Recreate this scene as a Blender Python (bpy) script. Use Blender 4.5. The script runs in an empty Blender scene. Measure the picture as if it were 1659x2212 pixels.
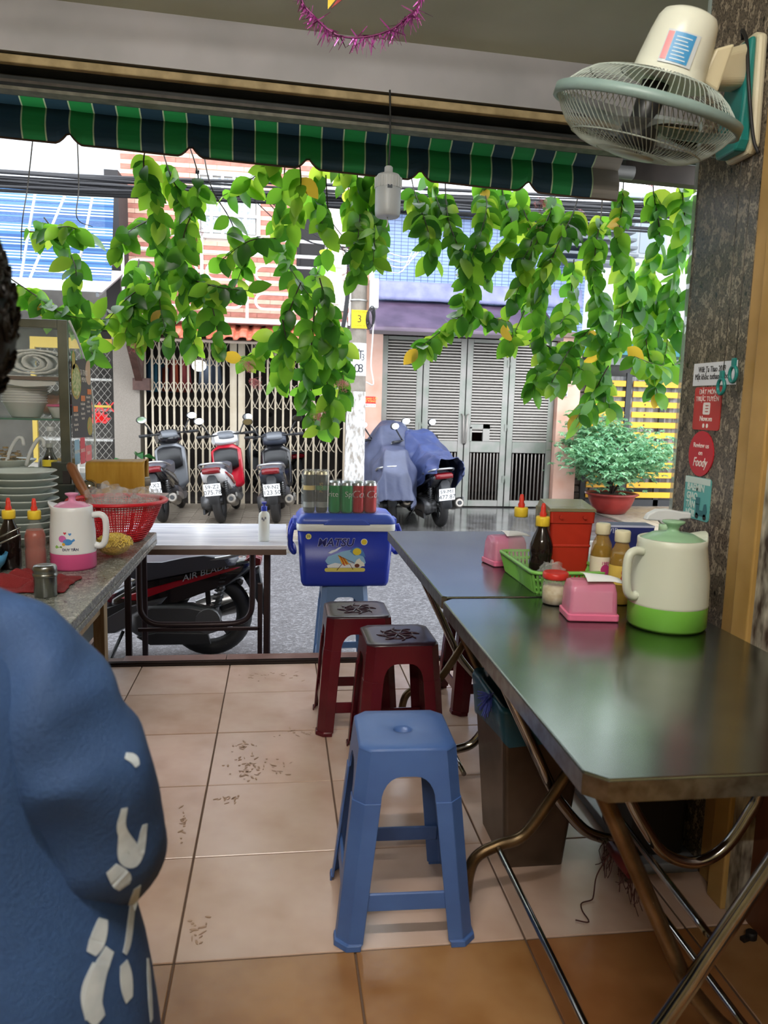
import bpy, bmesh, math, random
from mathutils import Vector, Matrix, noise
from math import sin, cos, pi, radians as RD
random.seed(7)
SC = bpy.context.scene
COL = SC.collection
# ------------------------------------------------ camera
FPX, YAW, PITCH, ROLL, CAMH = 1662.3, .1372, .1383, .0268, 1.227
_f = Vector((sin(YAW)*cos(PITCH), cos(YAW)*cos(PITCH), -sin(PITCH)))
_r0 = Vector((cos(YAW), -sin(YAW), 0)); _u0 = _r0.cross(_f)
_r = _r0*cos(ROLL)+_u0*sin(ROLL); _u = -_r0*sin(ROLL)+_u0*cos(ROLL)
cam = bpy.data.cameras.new('camera'); camo = bpy.data.objects.new('camera', cam); COL.objects.link(camo)
camo.matrix_world = Matrix(((_r.x, _u.x, -_f.x, 0), (_r.y, _u.y, -_f.y, 0), (_r.z, _u.z, -_f.z, CAMH), (0, 0, 0, 1)))
cam.sensor_fit = 'VERTICAL'; cam.sensor_height = 36; cam.lens = 36*FPX/2212; cam.clip_start = .02; cam.clip_end = 200
cam.dof.use_dof = True; cam.dof.focus_distance = 3.2; cam.dof.aperture_fstop = 6.5
SC.camera = camo
# ------------------------------------------------ sky and exposure (flat white overcast)
w = bpy.data.worlds.new('overcast'); SC.world = w; w.use_nodes = True
bg = w.node_tree.nodes['Background']; bg.inputs[0].default_value = (.90, .95, 1, 1); bg.inputs[1].default_value = 3.15
SC.view_settings.view_transform = 'Standard'; SC.view_settings.look = 'None'
SC.view_settings.exposure = 0.62; SC.view_settings.gamma = 1; SC.view_settings.use_curve_mapping = False
FILL_E = 205    # glow of each unseen tube added to brighten the eatery

SC.cycles.adaptive_threshold = .03; SC.cycles.max_bounces = 5; SC.cycles.diffuse_bounces = 3; SC.cycles.glossy_bounces = 3; SC.cycles.transmission_bounces = 4; SC.cycles.transparent_max_bounces = 12; SC.cycles.caustics_reflective = False; SC.cycles.caustics_refractive = False

def at(x, y, **k):
    "measured point of the photograph -> place in the room, given one known coordinate (X, Y or Z)"
    d = _r*((x-829.5)/FPX)-_u*((y-1106)/FPX)+_f
    (ax, v), = k.items(); i = 'XYZ'.index(ax)
    o = Vector((0, 0, CAMH)); return o+d*((v-o[i])/d[i])

# ------------------------------------------------ materials
MATS = {}
def srgb(c):
    if isinstance(c, str): c = tuple(int(c[i:i+2], 16)/255 for i in (0, 2, 4))
    return tuple((v/12.92 if v <= .04045 else ((v+.055)/1.055)**2.4) for v in c)+(1,)
def mat(name, c, rough=.5, metal=0, var=None, vs=8, bump=0, bs=60, spec=.5, alpha=1, trans=0, ior=1.45, coat=0, sub=None, emit=0, stretch=None):
    "principled material; var = second colour mixed in by noise of scale vs; bump = relief strength at scale bs"
    if name in MATS: return MATS[name]
    m = bpy.data.materials.new(name); m.use_nodes = True; nt = m.node_tree; N = nt.nodes; L = nt.links
    b = N['Principled BSDF']; MATS[name] = m
    b.inputs['Base Color'].default_value = srgb(c); b.inputs['Roughness'].default_value = rough; b.inputs['Metallic'].default_value = metal
    b.inputs['Specular IOR Level'].default_value = spec; b.inputs['IOR'].default_value = ior
    b.inputs['Transmission Weight'].default_value = trans; b.inputs['Alpha'].default_value = alpha; b.inputs['Coat Weight'].default_value = coat
    if emit: b.inputs['Emission Color'].default_value = srgb(c); b.inputs['Emission Strength'].default_value = emit
    m.diffuse_color = srgb(c)
    if var or bump:
        tc = N.new('ShaderNodeTexCoord'); co = tc.outputs['Object']
        if stretch:
            mp = N.new('ShaderNodeMapping'); mp.inputs['Scale'].default_value = stretch; L.new(co, mp.inputs[0]); co = mp.outputs[0]
    if var:
        n = N.new('ShaderNodeTexNoise'); n.inputs['Scale'].default_value = vs; n.inputs['Detail'].default_value = 3; L.new(co, n.inputs['Vector'])
        r = N.new('ShaderNodeValToRGB'); r.color_ramp.elements[0].position = .36; r.color_ramp.elements[1].position = .66
        r.color_ramp.elements[0].color = srgb(c); r.color_ramp.elements[1].color = srgb(var)
        L.new(n.outputs[0], r.inputs[0]); L.new(r.outputs[0], b.inputs['Base Color'])
    if bump:
        n2 = N.new('ShaderNodeTexNoise'); n2.inputs['Scale'].default_value = bs; n2.inputs['Detail'].default_value = 2; L.new(co, n2.inputs['Vector'])
        bp = N.new('ShaderNodeBump'); bp.inputs['Strength'].default_value = bump; bp.inputs['Distance'].default_value = .01
        L.new(n2.outputs[0], bp.inputs['Height']); L.new(bp.outputs[0], b.inputs['Normal'])
    return m
def film(name, c, a=.25, rough=.15, bump=.0, bs=30):
    "thin clear or milky sheet: glossy film over see-through"
    if name in MATS: return MATS[name]
    m = mat(name, c, rough, bump=bump, bs=bs); nt = m.node_tree; N = nt.nodes; L = nt.links
    out = N['Material Output']; b = N['Principled BSDF']; t = N.new('ShaderNodeBsdfTransparent'); mx = N.new('ShaderNodeMixShader')
    mx.inputs[0].default_value = a; L.new(t.outputs[0], mx.inputs[1]); L.new(b.outputs[0], mx.inputs[2]); L.new(mx.outputs[0], out.inputs[0])
    return m
def speckle(name, cols, scale, rough=.25, stretch=None, bump=0):
    "granite or terrazzo: voronoi grains in several colours"
    if name in MATS: return MATS[name]
    m = mat(name, cols[0], rough); nt = m.node_tree; N = nt.nodes; L = nt.links; b = N['Principled BSDF']
    tc = N.new('ShaderNodeTexCoord'); mp = N.new('ShaderNodeMapping'); mp.inputs['Scale'].default_value = stretch or (1, 1, 1); L.new(tc.outputs['Object'], mp.inputs[0])
    n = N.new('ShaderNodeTexNoise'); n.inputs['Scale'].default_value = scale; n.inputs['Detail'].default_value = 3; n.inputs['Roughness'].default_value = .75; L.new(mp.outputs[0], n.inputs['Vector'])
    r = N.new('ShaderNodeValToRGB'); L.new(n.outputs[0], r.inputs[0]); e = r.color_ramp.elements
    pos = [.34+.34*i/(len(cols)-1) for i in range(len(cols))]
    e[0].position = pos[0]; e[0].color = srgb(cols[0]); e[1].position = pos[-1]; e[1].color = srgb(cols[-1])
    for p, c in list(zip(pos, cols))[1:-1]:
        q = e.new(p); q.color = srgb(c)
    L.new(r.outputs[0], b.inputs['Base Color'])
    if bump:
        bp = N.new('ShaderNodeBump'); bp.inputs['Strength'].default_value = bump; bp.inputs['Distance'].default_value = .01; L.new(n.outputs[0], bp.inputs['Height']); L.new(bp.outputs[0], b.inputs['Normal'])
    return m
# ------------------------------------------------ mesh building
class MB:
    def __init__(s): s.v = []; s.f = []; s.m = []; s.s = []
    def add(s, vs, fs, m=0, sm=False):
        o = len(s.v); s.v += [tuple(v) for v in vs]
        for f in fs: s.f.append(tuple(i+o for i in f)); s.m.append(m); s.s.append(sm)
        return s
    def box(s, x0, x1, y0, y1, z0, z1, m=0):
        vs = [(x, y, z) for z in (z0, z1) for y in (y0, y1) for x in (x0, x1)]
        return s.add(vs, [(0, 2, 3, 1), (4, 5, 7, 6), (0, 1, 5, 4), (2, 6, 7, 3), (0, 4, 6, 2), (1, 3, 7, 5)], m)
    def hexa(s, b, t, m=0):
        "eight corners: four below, four above, same order"
        return s.add(list(b)+list(t), [(3, 2, 1, 0), (4, 5, 6, 7), (0, 1, 5, 4), (1, 2, 6, 5), (2, 3, 7, 6), (3, 0, 4, 7)], m)
    def bar(s, p0, p1, wd, ht, m=0, up=(0, 0, 1)):
        p0 = Vector(p0); p1 = Vector(p1); d = (p1-p0).normalized(); a = d.cross(Vector(up))
        if a.length < 1e-4: a = d.cross(Vector((1, 0, 0)))
        a.normalize(); b = a.cross(d); a = a*wd/2; b = b*ht/2
        return s.hexa([p0-a-b, p0+a-b, p0+a+b, p0-a+b], [p1-a-b, p1+a-b, p1+a+b, p1-a+b], m)
    def tube(s, pts, r, n=8, m=0, closed=False, cap=True, sm=True):
        P = [Vector(p) for p in pts]; k = len(P); R_ = r if isinstance(r, (list, tuple)) else [r]*k
        T = [(P[(i+1) % k]-P[i-1]) if closed else (P[min(i+1, k-1)]-P[max(i-1, 0)]) for i in range(k)]
        T = [t.normalized() if t.length > 1e-9 else Vector((0, 0, 1)) for t in T]
        a = T[0].orthogonal().normalized(); vs = []
        for i in range(k):
            a = a-T[i]*a.dot(T[i]); a = a.normalized() if a.length > 1e-6 else T[i].orthogonal().normalized(); b = T[i].cross(a)
            vs += [P[i]+(a*cos(2*pi*j/n)+b*sin(2*pi*j/n))*R_[i] for j in range(n)]
        fs = [(i % k*n+j, i % k*n+(j+1) % n, (i+1) % k*n+(j+1) % n, (i+1) % k*n+j) for i in range(k if closed else k-1) for j in range(n)]
        s.add(vs, fs, m, sm)
        if cap and not closed:
            o = len(s.v)-len(vs); s.f += [tuple(o+j for j in reversed(range(n))), tuple(o+(k-1)*n+j for j in range(n))]; s.m += [m, m]; s.s += [False, False]
        return s
    def cyl(s, p0, p1, r, n=12, m=0, sm=True): return s.tube([p0, p1], r, n, m, sm=sm)
    def loft(s, rings, m=0, sm=True, cap0=True, cap1=True, closed=True):
        n = len(rings[0]); vs = [p for r in rings for p in r]
        fs = [(i*n+j, i*n+(j+1) % n, (i+1)*n+(j+1) % n, (i+1)*n+j) for i in range(len(rings)-1) for j in range(n if closed else n-1)]
        o = len(s.v); s.add(vs, fs, m, sm)
        if cap0: s.f.append(tuple(o+j for j in reversed(range(n)))); s.m.append(m); s.s.append(False)
        if cap1: s.f.append(tuple(o+(len(rings)-1)*n+j for j in range(n))); s.m.append(m); s.s.append(False)
        return s
    def lathe(s, prof, n=24, c=(0, 0, 0), m=0, sm=True, cap0=False, cap1=False, mx=None):
        rings = [[Vector((r*cos(2*pi*j/n), r*sin(2*pi*j/n), z)) for j in range(n)] for r, z in prof]
        if mx is not None: rings = [[mx @ p for p in r] for r in rings]
        c = Vector(c); return s.loft([[p+c for p in r] for r in rings], m, sm, cap0, cap1)
    def grid(s, fn, nu, nv, m=0, sm=True, mf=None):
        vs = [fn(i/nu, j/nv) for i in range(nu+1) for j in range(nv+1)]
        o = len(s.v); s.v += [tuple(v) for v in vs]
        for i in range(nu):
            for j in range(nv):
                s.f.append((o+i*(nv+1)+j, o+(i+1)*(nv+1)+j, o+(i+1)*(nv+1)+j+1, o+i*(nv+1)+j+1)); s.m.append(mf(i, j) if mf else m); s.s.append(sm)
        return s
    def prism(s, poly, fn, t, m=0, sm=False):
        "2-D outline -> solid of thickness t; fn(a, b, c) places it"
        n = len(poly); vs = [fn(a, b, 0) for a, b in poly]+[fn(a, b, t) for a, b in poly]
        s.add(vs, [tuple(reversed(range(n))), tuple(range(n, 2*n))], m)
        o = len(s.v)-2*n
        for i in range(n): s.f.append((o+i, o+(i+1) % n, o+n+(i+1) % n, o+n+i)); s.m.append(m); s.s.append(sm)
        return s
    def ball(s, c, r, n=12, m=0, sc=(1, 1, 1)):
        k = n//2; rings = [[(c[0]+r*sc[0]*sin(pi*i/k)*cos(2*pi*j/n), c[1]+r*sc[1]*sin(pi*i/k)*sin(2*pi*j/n), c[2]-r*sc[2]*cos(pi*i/k)) for j in range(n)] for i in range(1, k)]
        return s.loft(rings, m)
    def mesh(s, name):
        me = bpy.data.meshes.new(name); me.from_pydata(s.v, [], s.f)
        me.polygons.foreach_set('material_index', s.m); me.polygons.foreach_set('use_smooth', s.s); me.update(); return me
    def build(s, name, mats, parent=None, loc=None, bevel=0, solid=0, sub=0, seg=2, off=-1):
        o = bpy.data.objects.new(name, s.mesh(name)); COL.objects.link(o)
        for m_ in (mats if isinstance(mats, (list, tuple)) else [mats]): o.data.materials.append(m_)
        if parent is not None: o.parent = parent
        if loc is not None: o.location = loc
        if sub: k = o.modifiers.new('s', 'SUBSURF'); k.levels = k.render_levels = sub
        if solid: k = o.modifiers.new('t', 'SOLIDIFY'); k.thickness = solid; k.offset = off
        if bevel: k = o.modifiers.new('b', 'BEVEL'); k.width = bevel; k.segments = seg; k.limit_method = 'ANGLE'; k.angle_limit = .6; k.harden_normals = False
        return o
def rring(w_, d_, r, z, n=4, c=(0, 0)):
    "rounded rectangle ring"
    r = min(r, w_/2-1e-4, d_/2-1e-4); out = []
    for q, (sx, sy) in enumerate(((1, 1), (-1, 1), (-1, -1), (1, -1))):
        for i in range(n+1):
            a = pi/2*q+pi/2*i/n; out.append(Vector((c[0]+sx*(w_/2-r)+r*cos(a), c[1]+sy*(d_/2-r)+r*sin(a), z)))
    return out
def arc(cx, cy, r, a0, a1, n=8): return [(cx+r*cos(a0+(a1-a0)*i/n), cy+r*sin(a0+(a1-a0)*i/n)) for i in range(n+1)]
def smooth(P, k=5):
    "Catmull-Rom through points"
    P = [Vector(p) for p in P]; Q = [P[0]*2-P[1]]+P+[P[-1]*2-P[-2]]; out = []
    for i in range(1, len(Q)-2):
        a, b, c, d = Q[i-1:i+3]
        for j in range(k):
            t = j/k; out.append(.5*((2*b)+(c-a)*t+(2*a-5*b+4*c-d)*t*t+(3*b-a-3*c+d)*t**3))
    return out+[P[-1]]
def tag(o, label, cat, group=None):
    o['label'] = label; o['category'] = cat
    if group: o['group'] = group
    return o
def thing(name, label, cat, loc=(0, 0, 0), rz=0, group=None):
    o = bpy.data.objects.new(name, None); COL.objects.link(o); o.empty_display_size = .05
    o.location = loc; o.rotation_euler = (0, 0, rz); return tag(o, label, cat, group)
def struct(o): o['kind'] = 'structure'; return o
def stuff(o): o['kind'] = 'stuff'; return o
def dup(o, parent=None, loc=None, rot=None):
    c = o.copy(); COL.objects.link(c)
    if parent is not None: c.parent = parent
    if loc is not None: c.location = loc
    if rot is not None: c.rotation_euler = rot
    return c
def dup_tree(o, parent=None):
    c = dup(o, parent)
    for ch in [x for x in bpy.data.objects if x.parent == o]: dup_tree(ch, c)
    return c
def text(name, s, size, m, parent, mx, ext=.0004, align='CENTER', sx=1, shear=0, bold=0):
    "flat lettering as a mesh; mx places its plane (x right, y up, z out)"
    cu = bpy.data.curves.new(name, 'FONT'); cu.body = s; cu.size = size; cu.align_x = align; cu.align_y = 'CENTER'; cu.extrude = ext; cu.shear = shear; cu.offset = bold; cu.resolution_u = 3
    t = bpy.data.objects.new(name, cu); COL.objects.link(t); bpy.context.view_layer.update()
    me = bpy.data.meshes.new_from_object(t.evaluated_get(bpy.context.evaluated_depsgraph_get())); bpy.data.objects.remove(t); bpy.data.curves.remove(cu)
    o = bpy.data.objects.new(name, me); COL.objects.link(o); me.materials.clear(); me.materials.append(m)
    if sx != 1: me.transform(Matrix.Diagonal((sx, 1, 1, 1)))
    me.transform(mx); o.parent = parent; return o
def plane(o, x, y):
    "4x4 frame with origin o, x and y axes"
    x = Vector(x).normalized(); y = Vector(y); z = x.cross(y).normalized(); y = z.cross(x); o = Vector(o)
    return Matrix(((x.x, y.x, z.x, o.x), (x.y, y.y, z.y, o.y), (x.z, y.z, z.z, o.z), (0, 0, 0, 1)))
def decal(name, poly, m, parent, mx, t=.0006):
    "thin printed patch in the frame mx"
    return MB().prism(poly, lambda a, b, c: mx @ Vector((a, b, c)), t).build(name, m, parent)
def ell(rx, ry, n=20, cx=0, cy=0): return [(cx+rx*cos(2*pi*i/n), cy+ry*sin(2*pi*i/n)) for i in range(n)]
def rect(x0, x1, y0, y1): return [(x0, y0), (x1, y0), (x1, y1), (x0, y1)]
FRONT = lambda o: plane(o, (1, 0, 0), (0, 0, 1))            # faces the camera side (-Y)
# ================================================ the room
white_paint = mat('grey_white_paint', 'b9b9bd', .7, var='a9aaad', vs=3)
olive_paint = mat('olive_ceiling_paint', 'c6cbb6', .75, var='b8bda8', vs=2)
cream_paint = mat('old_cream_paint', 'b9a67c', .6, var='97865f', vs=14)
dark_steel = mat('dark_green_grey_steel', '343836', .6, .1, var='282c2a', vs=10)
grout = mat('dirty_grout', '6a5446', .8)
tile_m = [mat('beige_tile_%d' % i, c, .22, var=v, vs=5, bump=.05, bs=30) for i, (c, v) in enumerate((('cbb0a0', 'bd9e8b'), ('cfb5a6', 'c2a492'), ('c8ab99', 'b99883')))]
tile_b = [mat('brown_tile_%d' % i, c, .25, var=v, vs=5, bump=.06, bs=30) for i, (c, v) in enumerate((('a37a50', '8d6238'), ('9c6b42', '875630'), ('a58560', '8a6a46')))]
fl = struct(MB().box(-2.6, 2.3, -3.2, 3.54, -.2, -.006).box(-2.6, -.93, 3.54, 4.1, -.5, -.006).build('floor', grout))
tmesh = {}
for i in range(-5, 6):
    for j in range(-14, 1):
        x0 = -.221+.4*i; y0 = 3.181+.4*j; dy = .4 if j < 0 else .357
        if x0 < -2.3: continue
        key = ((0 if j > -5 else 1), random.randrange(3), dy)
        if key not in tmesh:
            o = MB().box(.0025, .3975, .0025, dy-.0025, -.0055, 0).build('tile', (tile_b if key[0] else tile_m)[key[1]], fl, bevel=.0015, seg=1); tmesh[key] = o
        else: o = dup(tmesh[key], fl)
        o.location = (x0, y0, random.uniform(-.0006, .0006))
# dried dirt prints trodden onto the tiles
mb = MB()
for cx, cy, n, sx, sy, hz_ in ((532, 1655, 46, 30, 26, 1), (528, 1610, 16, 26, 16, 1), (590, 1460, 22, 70, 8, 1), (500, 1725, 16, 26, 10, 1), (600, 1660, 14, 30, 22, 1), (640, 1580, 16, 40, 14, 1), (395, 1790, 16, 8, 40, 1), (430, 2010, 14, 20, 24, 1)):
    for k in range(n):
        p = at(random.gauss(cx, sx*.6), random.gauss(cy, sy*.6), Z=.0004); a = random.uniform(0, 6.28); l = random.uniform(.003, .012); q = random.uniform(.0015, .004)
        d = Vector((cos(a)*l, sin(a)*l, 0)); e = Vector((-sin(a)*q, cos(a)*q, 0)); mb.prism([(-1, -.5), (-.2, -1), (.8, -.6), (1, .3), (.1, 1), (-.8, .6)], lambda u, v, c: p+d*u+e*v+Vector((0, 0, .0006+c)), .0004)
stuff(mb.build('dirt_prints', mat('dried_dirt', 'ae917c', .8), fl))
# sill with its roller-door track
sill = struct(MB().box(-.93, 2.3, 3.54, 3.70, -.36, -.012).build('trim_1', mat('sill_concrete', '7a6258', .6)))
for k, x in enumerate((-.93+.207-.002, -.245, .24, .72, 1.2, 1.68)):
    MB().box(x+.002, x+.478, 3.585, 3.695, -.012, .0).build('sill_tile', mat('sill_tile_red', '8f6f68', .35, var='7d5d55', vs=9), sill)
MB().box(-.93, 2.3, 3.541, 3.578, -.012, .008).box(-.93, 2.3, 3.549, 3.553, .008, .016).box(-.93, 2.3, 3.566, 3.570, .008, .016).build('door_track', mat('track_steel', '3a3230', .35, .7), sill)
# granite pillar, yellow door post, side walls
granite = speckle('brown_black_granite', ('26221e', '6d6355', '3c362f', '9a8d79', '4e473d'), 44, .22, (1, 1, .6))
pil = struct(MB().box(1.13, 1.5, 1.785, 2.085, 0, 2.95).build('wall_right', granite, bevel=.004))
MB().box(1.124, 1.13, 2.079, 2.088, .0, 2.6).build('edge_strip', film('glass_edge', '9fb0ac', .5, .15), pil)
yellow_post = mat('old_yellow_paint', 'b8965a', .55, var='9c7a3e', vs=4, bump=.15, bs=25)
ypd = struct(MB().box(1.128, 1.24, 1.70, 1.785, 0, 2.95).box(1.10, 1.24, 1.635, 1.70, 0, 2.95).build('door_1', yellow_post, bevel=.004))
MB().box(1.112, 1.2, 1.59, 1.634, 0, 2.95).build('peeling_strip', mat('peeling_white', 'c9c4b4', .7, var='3a2a20', vs=30, stretch=(1, 1, .35)), ypd)
MB().box(1.14, 1.2, .6, 1.59, 0, 2.1).build('door_leaf', mat('brown_wood_door', '6b3f25', .5, var='57301a', vs=6, stretch=(6, 6, .6)), ypd)
wallm = mat('yellow_wall_paint', 'a89b74', .7, var='9b8e69', vs=3)
struct(MB().box(1.2, 1.4, -3.2, .6, 0, 2.95).box(1.2, 1.4, .6, 1.59, 2.1, 2.95).build('wall_right_inner', wallm))
struct(MB().box(1.5, 2.3, 1.9, 2.0, 0, 2.95).box(2.2, 2.3, 2.0, 3.7, 0, 2.95).build('wall_right_recess', wallm))
struct(MB().box(-2.7, -2.6, -3.2, 4.1, 0, 2.95).build('wall_left', wallm))
struct(MB().box(-2.7, 1.4, -3.3, -3.2, 0, 2.95).build('wall_back', wallm))
# ceiling and the beam over the opening
TILT = .026
def sag(o, zp):
    "the header and ceiling hang a little lower at the right, pivoting about x = 0 at height zp"
    o.rotation_euler = (0, TILT, 0); o.location = (-zp*sin(TILT), 0, zp*(1-cos(TILT))); return o
sag(struct(MB().box(-2.8, 2.5, -3.3, 3.42, 2.735, 2.85).build('ceiling', olive_paint)), 2.735)
bm_ = struct(MB().box(-2.7, 2.3, 3.40, 3.62, 2.533, 3.2).build('beam', white_paint))
sag(bm_, 2.53)
MB().box(-2.7, 2.3, 3.40, 3.46, 2.491, 2.522).build('wooden_strip', cream_paint, bm_, bevel=.005)
MB().box(-2.7, 2.3, 3.43, 3.62, 2.49, 2.532).build('shadow_line_strip', dark_steel, bm_)  # dark strip stands in for the shadow line under the beam
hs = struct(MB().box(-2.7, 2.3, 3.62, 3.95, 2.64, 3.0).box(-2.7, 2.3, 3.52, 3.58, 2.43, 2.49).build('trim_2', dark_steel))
sag(hs, 2.45)
MB().box(-2.7, 2.3, 3.47, 3.52, 2.442, 2.454).build('rail', mat('rail_grey', '4f4a43', .6, var='3f3a34', vs=20), hs)
MB().box(-2.7, 1.5, 3.44, 3.5, 2.405, 2.418).build('pale_rail', mat('rail_pale', '77776a', .6, var='5c5c50', vs=20), hs)
MB().box(1.78, 2.6, 4.03, 4.1, at(1400, 393, Y=4.05).z+.05, at(1400, 393, Y=4.05).z+.25).build('lintel_board', mat('brown_board', '3d332c', .6, var='30271f', vs=8), hs)
# unseen tubes added behind and above the camera to brighten the room
def fill_tube(x, y, label):
    t = thing('unseen_fill_lamp', label, 'lamp', (x, y, 2.735), 0, 'added fill lamps')
    MB().box(-.62, .62, -.03, .03, -.05, 0).build('housing', mat('lamp_white', 'e8e8e8', .4), t, bevel=.006)
    MB().cyl((-.6, 0, -.068), (.6, 0, -.068), .014, 10).build('tube', mat('fill_glow', 'fff8f0', .3, emit=FILL_E), t)
fill_tube(-.2, .35, 'added unseen fill tube over the tables behind the view'); fill_tube(-.4, -1.7, 'added unseen fill tube at the back of the eatery')
# ================================================ the street
asphalt = speckle('wet_asphalt', ('2e2d30', '67666a', '454448', '8a8a8e', '56555a'), 40, .42, None, 1.0)
asphalt.node_tree.nodes['Principled BSDF'].inputs['Specular IOR Level'].default_value = .35
paving = mat('wet_concrete', '6b6a6a', .12, var='4d4b4a', vs=5, bump=.1, bs=40)
sidewalk_m = mat('sidewalk_block', '9b9184', .45, var='83796d', vs=14, bump=.3, bs=80)
S0, S1 = -.22, -.365
def SZ(Y): return S0+(S1-S0)*min(1, (Y-3.7)/.95)
struct(MB().grid(lambda u, v: (-14+28*u, 3.7+4.4*v, (S0+(S1-S0)*min(1, v*4.4/.95))+.004*noise.noise((28*u*1.5, v*9, 0))), 60, 26).build('street', asphalt))
struct(MB().box(-14, 14, 8.1, 8.22, -.5, -.235).build('trim_3', mat('kerb_stone', '8a8680', .5, var='6e6a64', vs=12)))
sw = struct(MB().box(-14, 14, 8.22, 12, -.5, -.236).build('pavement', mat('pavement_joint', '3f382f', .7)))
pm = None
for i in range(-10, 6):
    for j in range(0, 14):
        x0 = -.05+.2*i*1.0; y0 = 8.225+.19*j
        if x0 < -2.2 or x0 > 1.0: continue
        if pm is None:
            # interlocking zig-zag block
            zz = [(0, 0), (.05, .022), (.1, 0), (.15, .022), (.196, 0), (.196, .182), (.15, .204), (.1, .182), (.05, .204), (0, .182)]
            pm = MB().prism([(a, b-.008) for a, b in zz], lambda a, b, c: (a, b, c), .04).build('paving_block', sidewalk_m, sw); o = pm
        else: o = dup(pm, sw)
        o.location = (x0, y0, -.24+random.uniform(-.002, .002))
struct(MB().box(1.02, 4.4, 8.22, 10.85, -.45, -.205).build('driveway', paving))
dw = struct(MB().box(4.42, 9, 8.22, 11.4, -.45, -.212).build('pavement_right', mat('pavement_joint2', '3a332c', .7)))
for i in range(8):
    for j in range(7):
        o = MB().box(.004, .396, .004, .396, 0, .02).build('paving_slab', sidewalk_m, dw, (4.44+.4*i, 8.24+.4*j, -.215)) if (i, j) == (0, 0) else dup(o, dw, (4.44+.4*i, 8.24+.4*j, -.215+random.uniform(0, .003)))
# ================================================ houses across the street
def XZ(x, y, Y): p = at(x, y, Y=Y); return p.x, p.z
def pbox(mb, x0, y0, x1, y1, Y, d, m=0):
    "upright slab seen at the given spot, front face at Y, depth d"
    a = at(x0, y1, Y=Y); b = at(x1, y0, Y=Y); return mb.box(a.x, b.x, Y, Y+d, a.z, b.z, m)
GZ = -.235
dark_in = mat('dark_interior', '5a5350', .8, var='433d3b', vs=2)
# ---- house with the folding gate
YG = 10.95
hb = thing('brick_house', 'two storey house with peach striped brick wall above a cream folding gate', 'house', (0, YG, GZ))
def H(o): o.parent = hb; o.location = (0, -YG, -GZ); return o
xl = at(305, 1000, Y=YG).x; xr = at(748, 1000, Y=YG).x; zt = at(520, 742, Y=YG).z
grey_slate = mat('ledger_stone', 'a39a90', .7, var='8a8178', vs=30, stretch=(2, 2, 16), bump=.4, bs=40)
H(MB().box(xl-.34, xl, YG-.03, YG+.3, GZ, zt+.25).build('stone_pillar', grey_slate))
H(MB().box(xr, xr+.13, YG-.03, YG+.3, GZ, zt+.25).build('tiled_pillar', mat('white_ledger', 'c9c4bd', .6, var='b5b0a8', vs=30, stretch=(2, 2, 20))))
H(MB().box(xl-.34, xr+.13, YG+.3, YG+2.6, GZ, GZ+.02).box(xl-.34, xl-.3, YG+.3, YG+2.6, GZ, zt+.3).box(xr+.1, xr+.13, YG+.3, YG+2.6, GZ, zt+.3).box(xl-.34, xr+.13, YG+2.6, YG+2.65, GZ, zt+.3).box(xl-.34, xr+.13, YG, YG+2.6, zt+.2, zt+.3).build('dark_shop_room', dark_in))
H(MB().box(xl, xr, YG-.02, YG+.08, zt, zt+.22).build('lintel', mat('gate_lintel', '6f675e', .6)))
YU = 11.12
zu0 = at(500, 694, Y=YU).z; ux0 = at(262, 500, Y=YU).x; ux1 = at(757, 500, Y=YU).x; zu1 = zu0+2.75
H(MB().box(ux0, ux1, YU+.03, YU+.3, zu0-.1, zu1).build('wall', mat('mortar_pale', 'd8cfc4', .8)))
holes = [(at(424, 512, Y=YU), at(563, 378, Y=YU)), (at(640, 668, Y=YU), at(752, 395, Y=YU))]
bt = [mat('peach_brick', 'd9b09b', .7, var='cfa48f', vs=12), mat('terracotta_brick', 'b8796a', .7, var='a96b5d', vs=12)]
bh, bw = .062, .36; proto = {}
nrow = int((zu1-zu0)/bh)
for r_ in range(nrow):
    z = zu0+r_*bh; x = ux0+(0 if r_ % 2 else -bw/2); mi = (r_//1) % 2
    while x < ux1:
        a, b = max(x, ux0), min(x+bw, ux1); x += bw
        for lo, hi in holes:
            if z+bh > lo.z and z < hi.z:
                if a >= lo.x and b <= hi.x: a = b
                elif a < lo.x < b: b = lo.x
                elif a < hi.x < b: a = hi.x
        if b-a < .03: continue
        ln = round(b-a, 2); k = (mi, ln)
        if k not in proto:
            o = MB().box(.002, ln-.002, 0, .035, .002, bh-.002).build('brick', bt[mi], hb); proto[k] = o
        else: o = dup(proto[k], hb)
        o.location = (a, YU-.005+random.uniform(0, .004)-YG, z-GZ)
white_frame = mat('white_window_frame', 'e9e9ea', .5)
pane_m = mat('dim_glass', '8c9298', .12, var='b9bdbf', vs=30, spec=.6)
lo, hi = holes[0]
wd = H(MB().box(lo.x, hi.x, YU-.03, YU+.03, lo.z, lo.z+.05).box(lo.x, hi.x, YU-.03, YU+.03, hi.z-.05, hi.z).box(lo.x, lo.x+.05, YU-.03, YU+.03, lo.z, hi.z).box(hi.x-.05, hi.x, YU-.03, YU+.03, lo.z, hi.z).build('window', white_frame))
nc, nr = 5, 3; cw = (hi.x-lo.x-.1)/nc; ch = (hi.z-lo.z-.1)/nr
for i in range(nc):
    for j in range(nr):
        x = lo.x+.05+i*cw; z = lo.z+.05+j*ch
        MB().box(x+.018, x+cw-.018, YU+.0, YU+.01, z+.02, z+ch-.02).build('pane', pane_m, wd)
for i in range(1, nc): MB().box(lo.x+.05+i*cw-.018, lo.x+.05+i*cw+.018, YU-.025, YU+.02, lo.z+.05, hi.z-.05).build('glazing_bar', white_frame, wd)
for j in range(1, nr): MB().box(lo.x+.05, hi.x-.05, YU-.022, YU+.018, lo.z+.05+j*ch-.018, lo.z+.05+j*ch+.018).build('glazing_bar', white_frame, wd)
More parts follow.
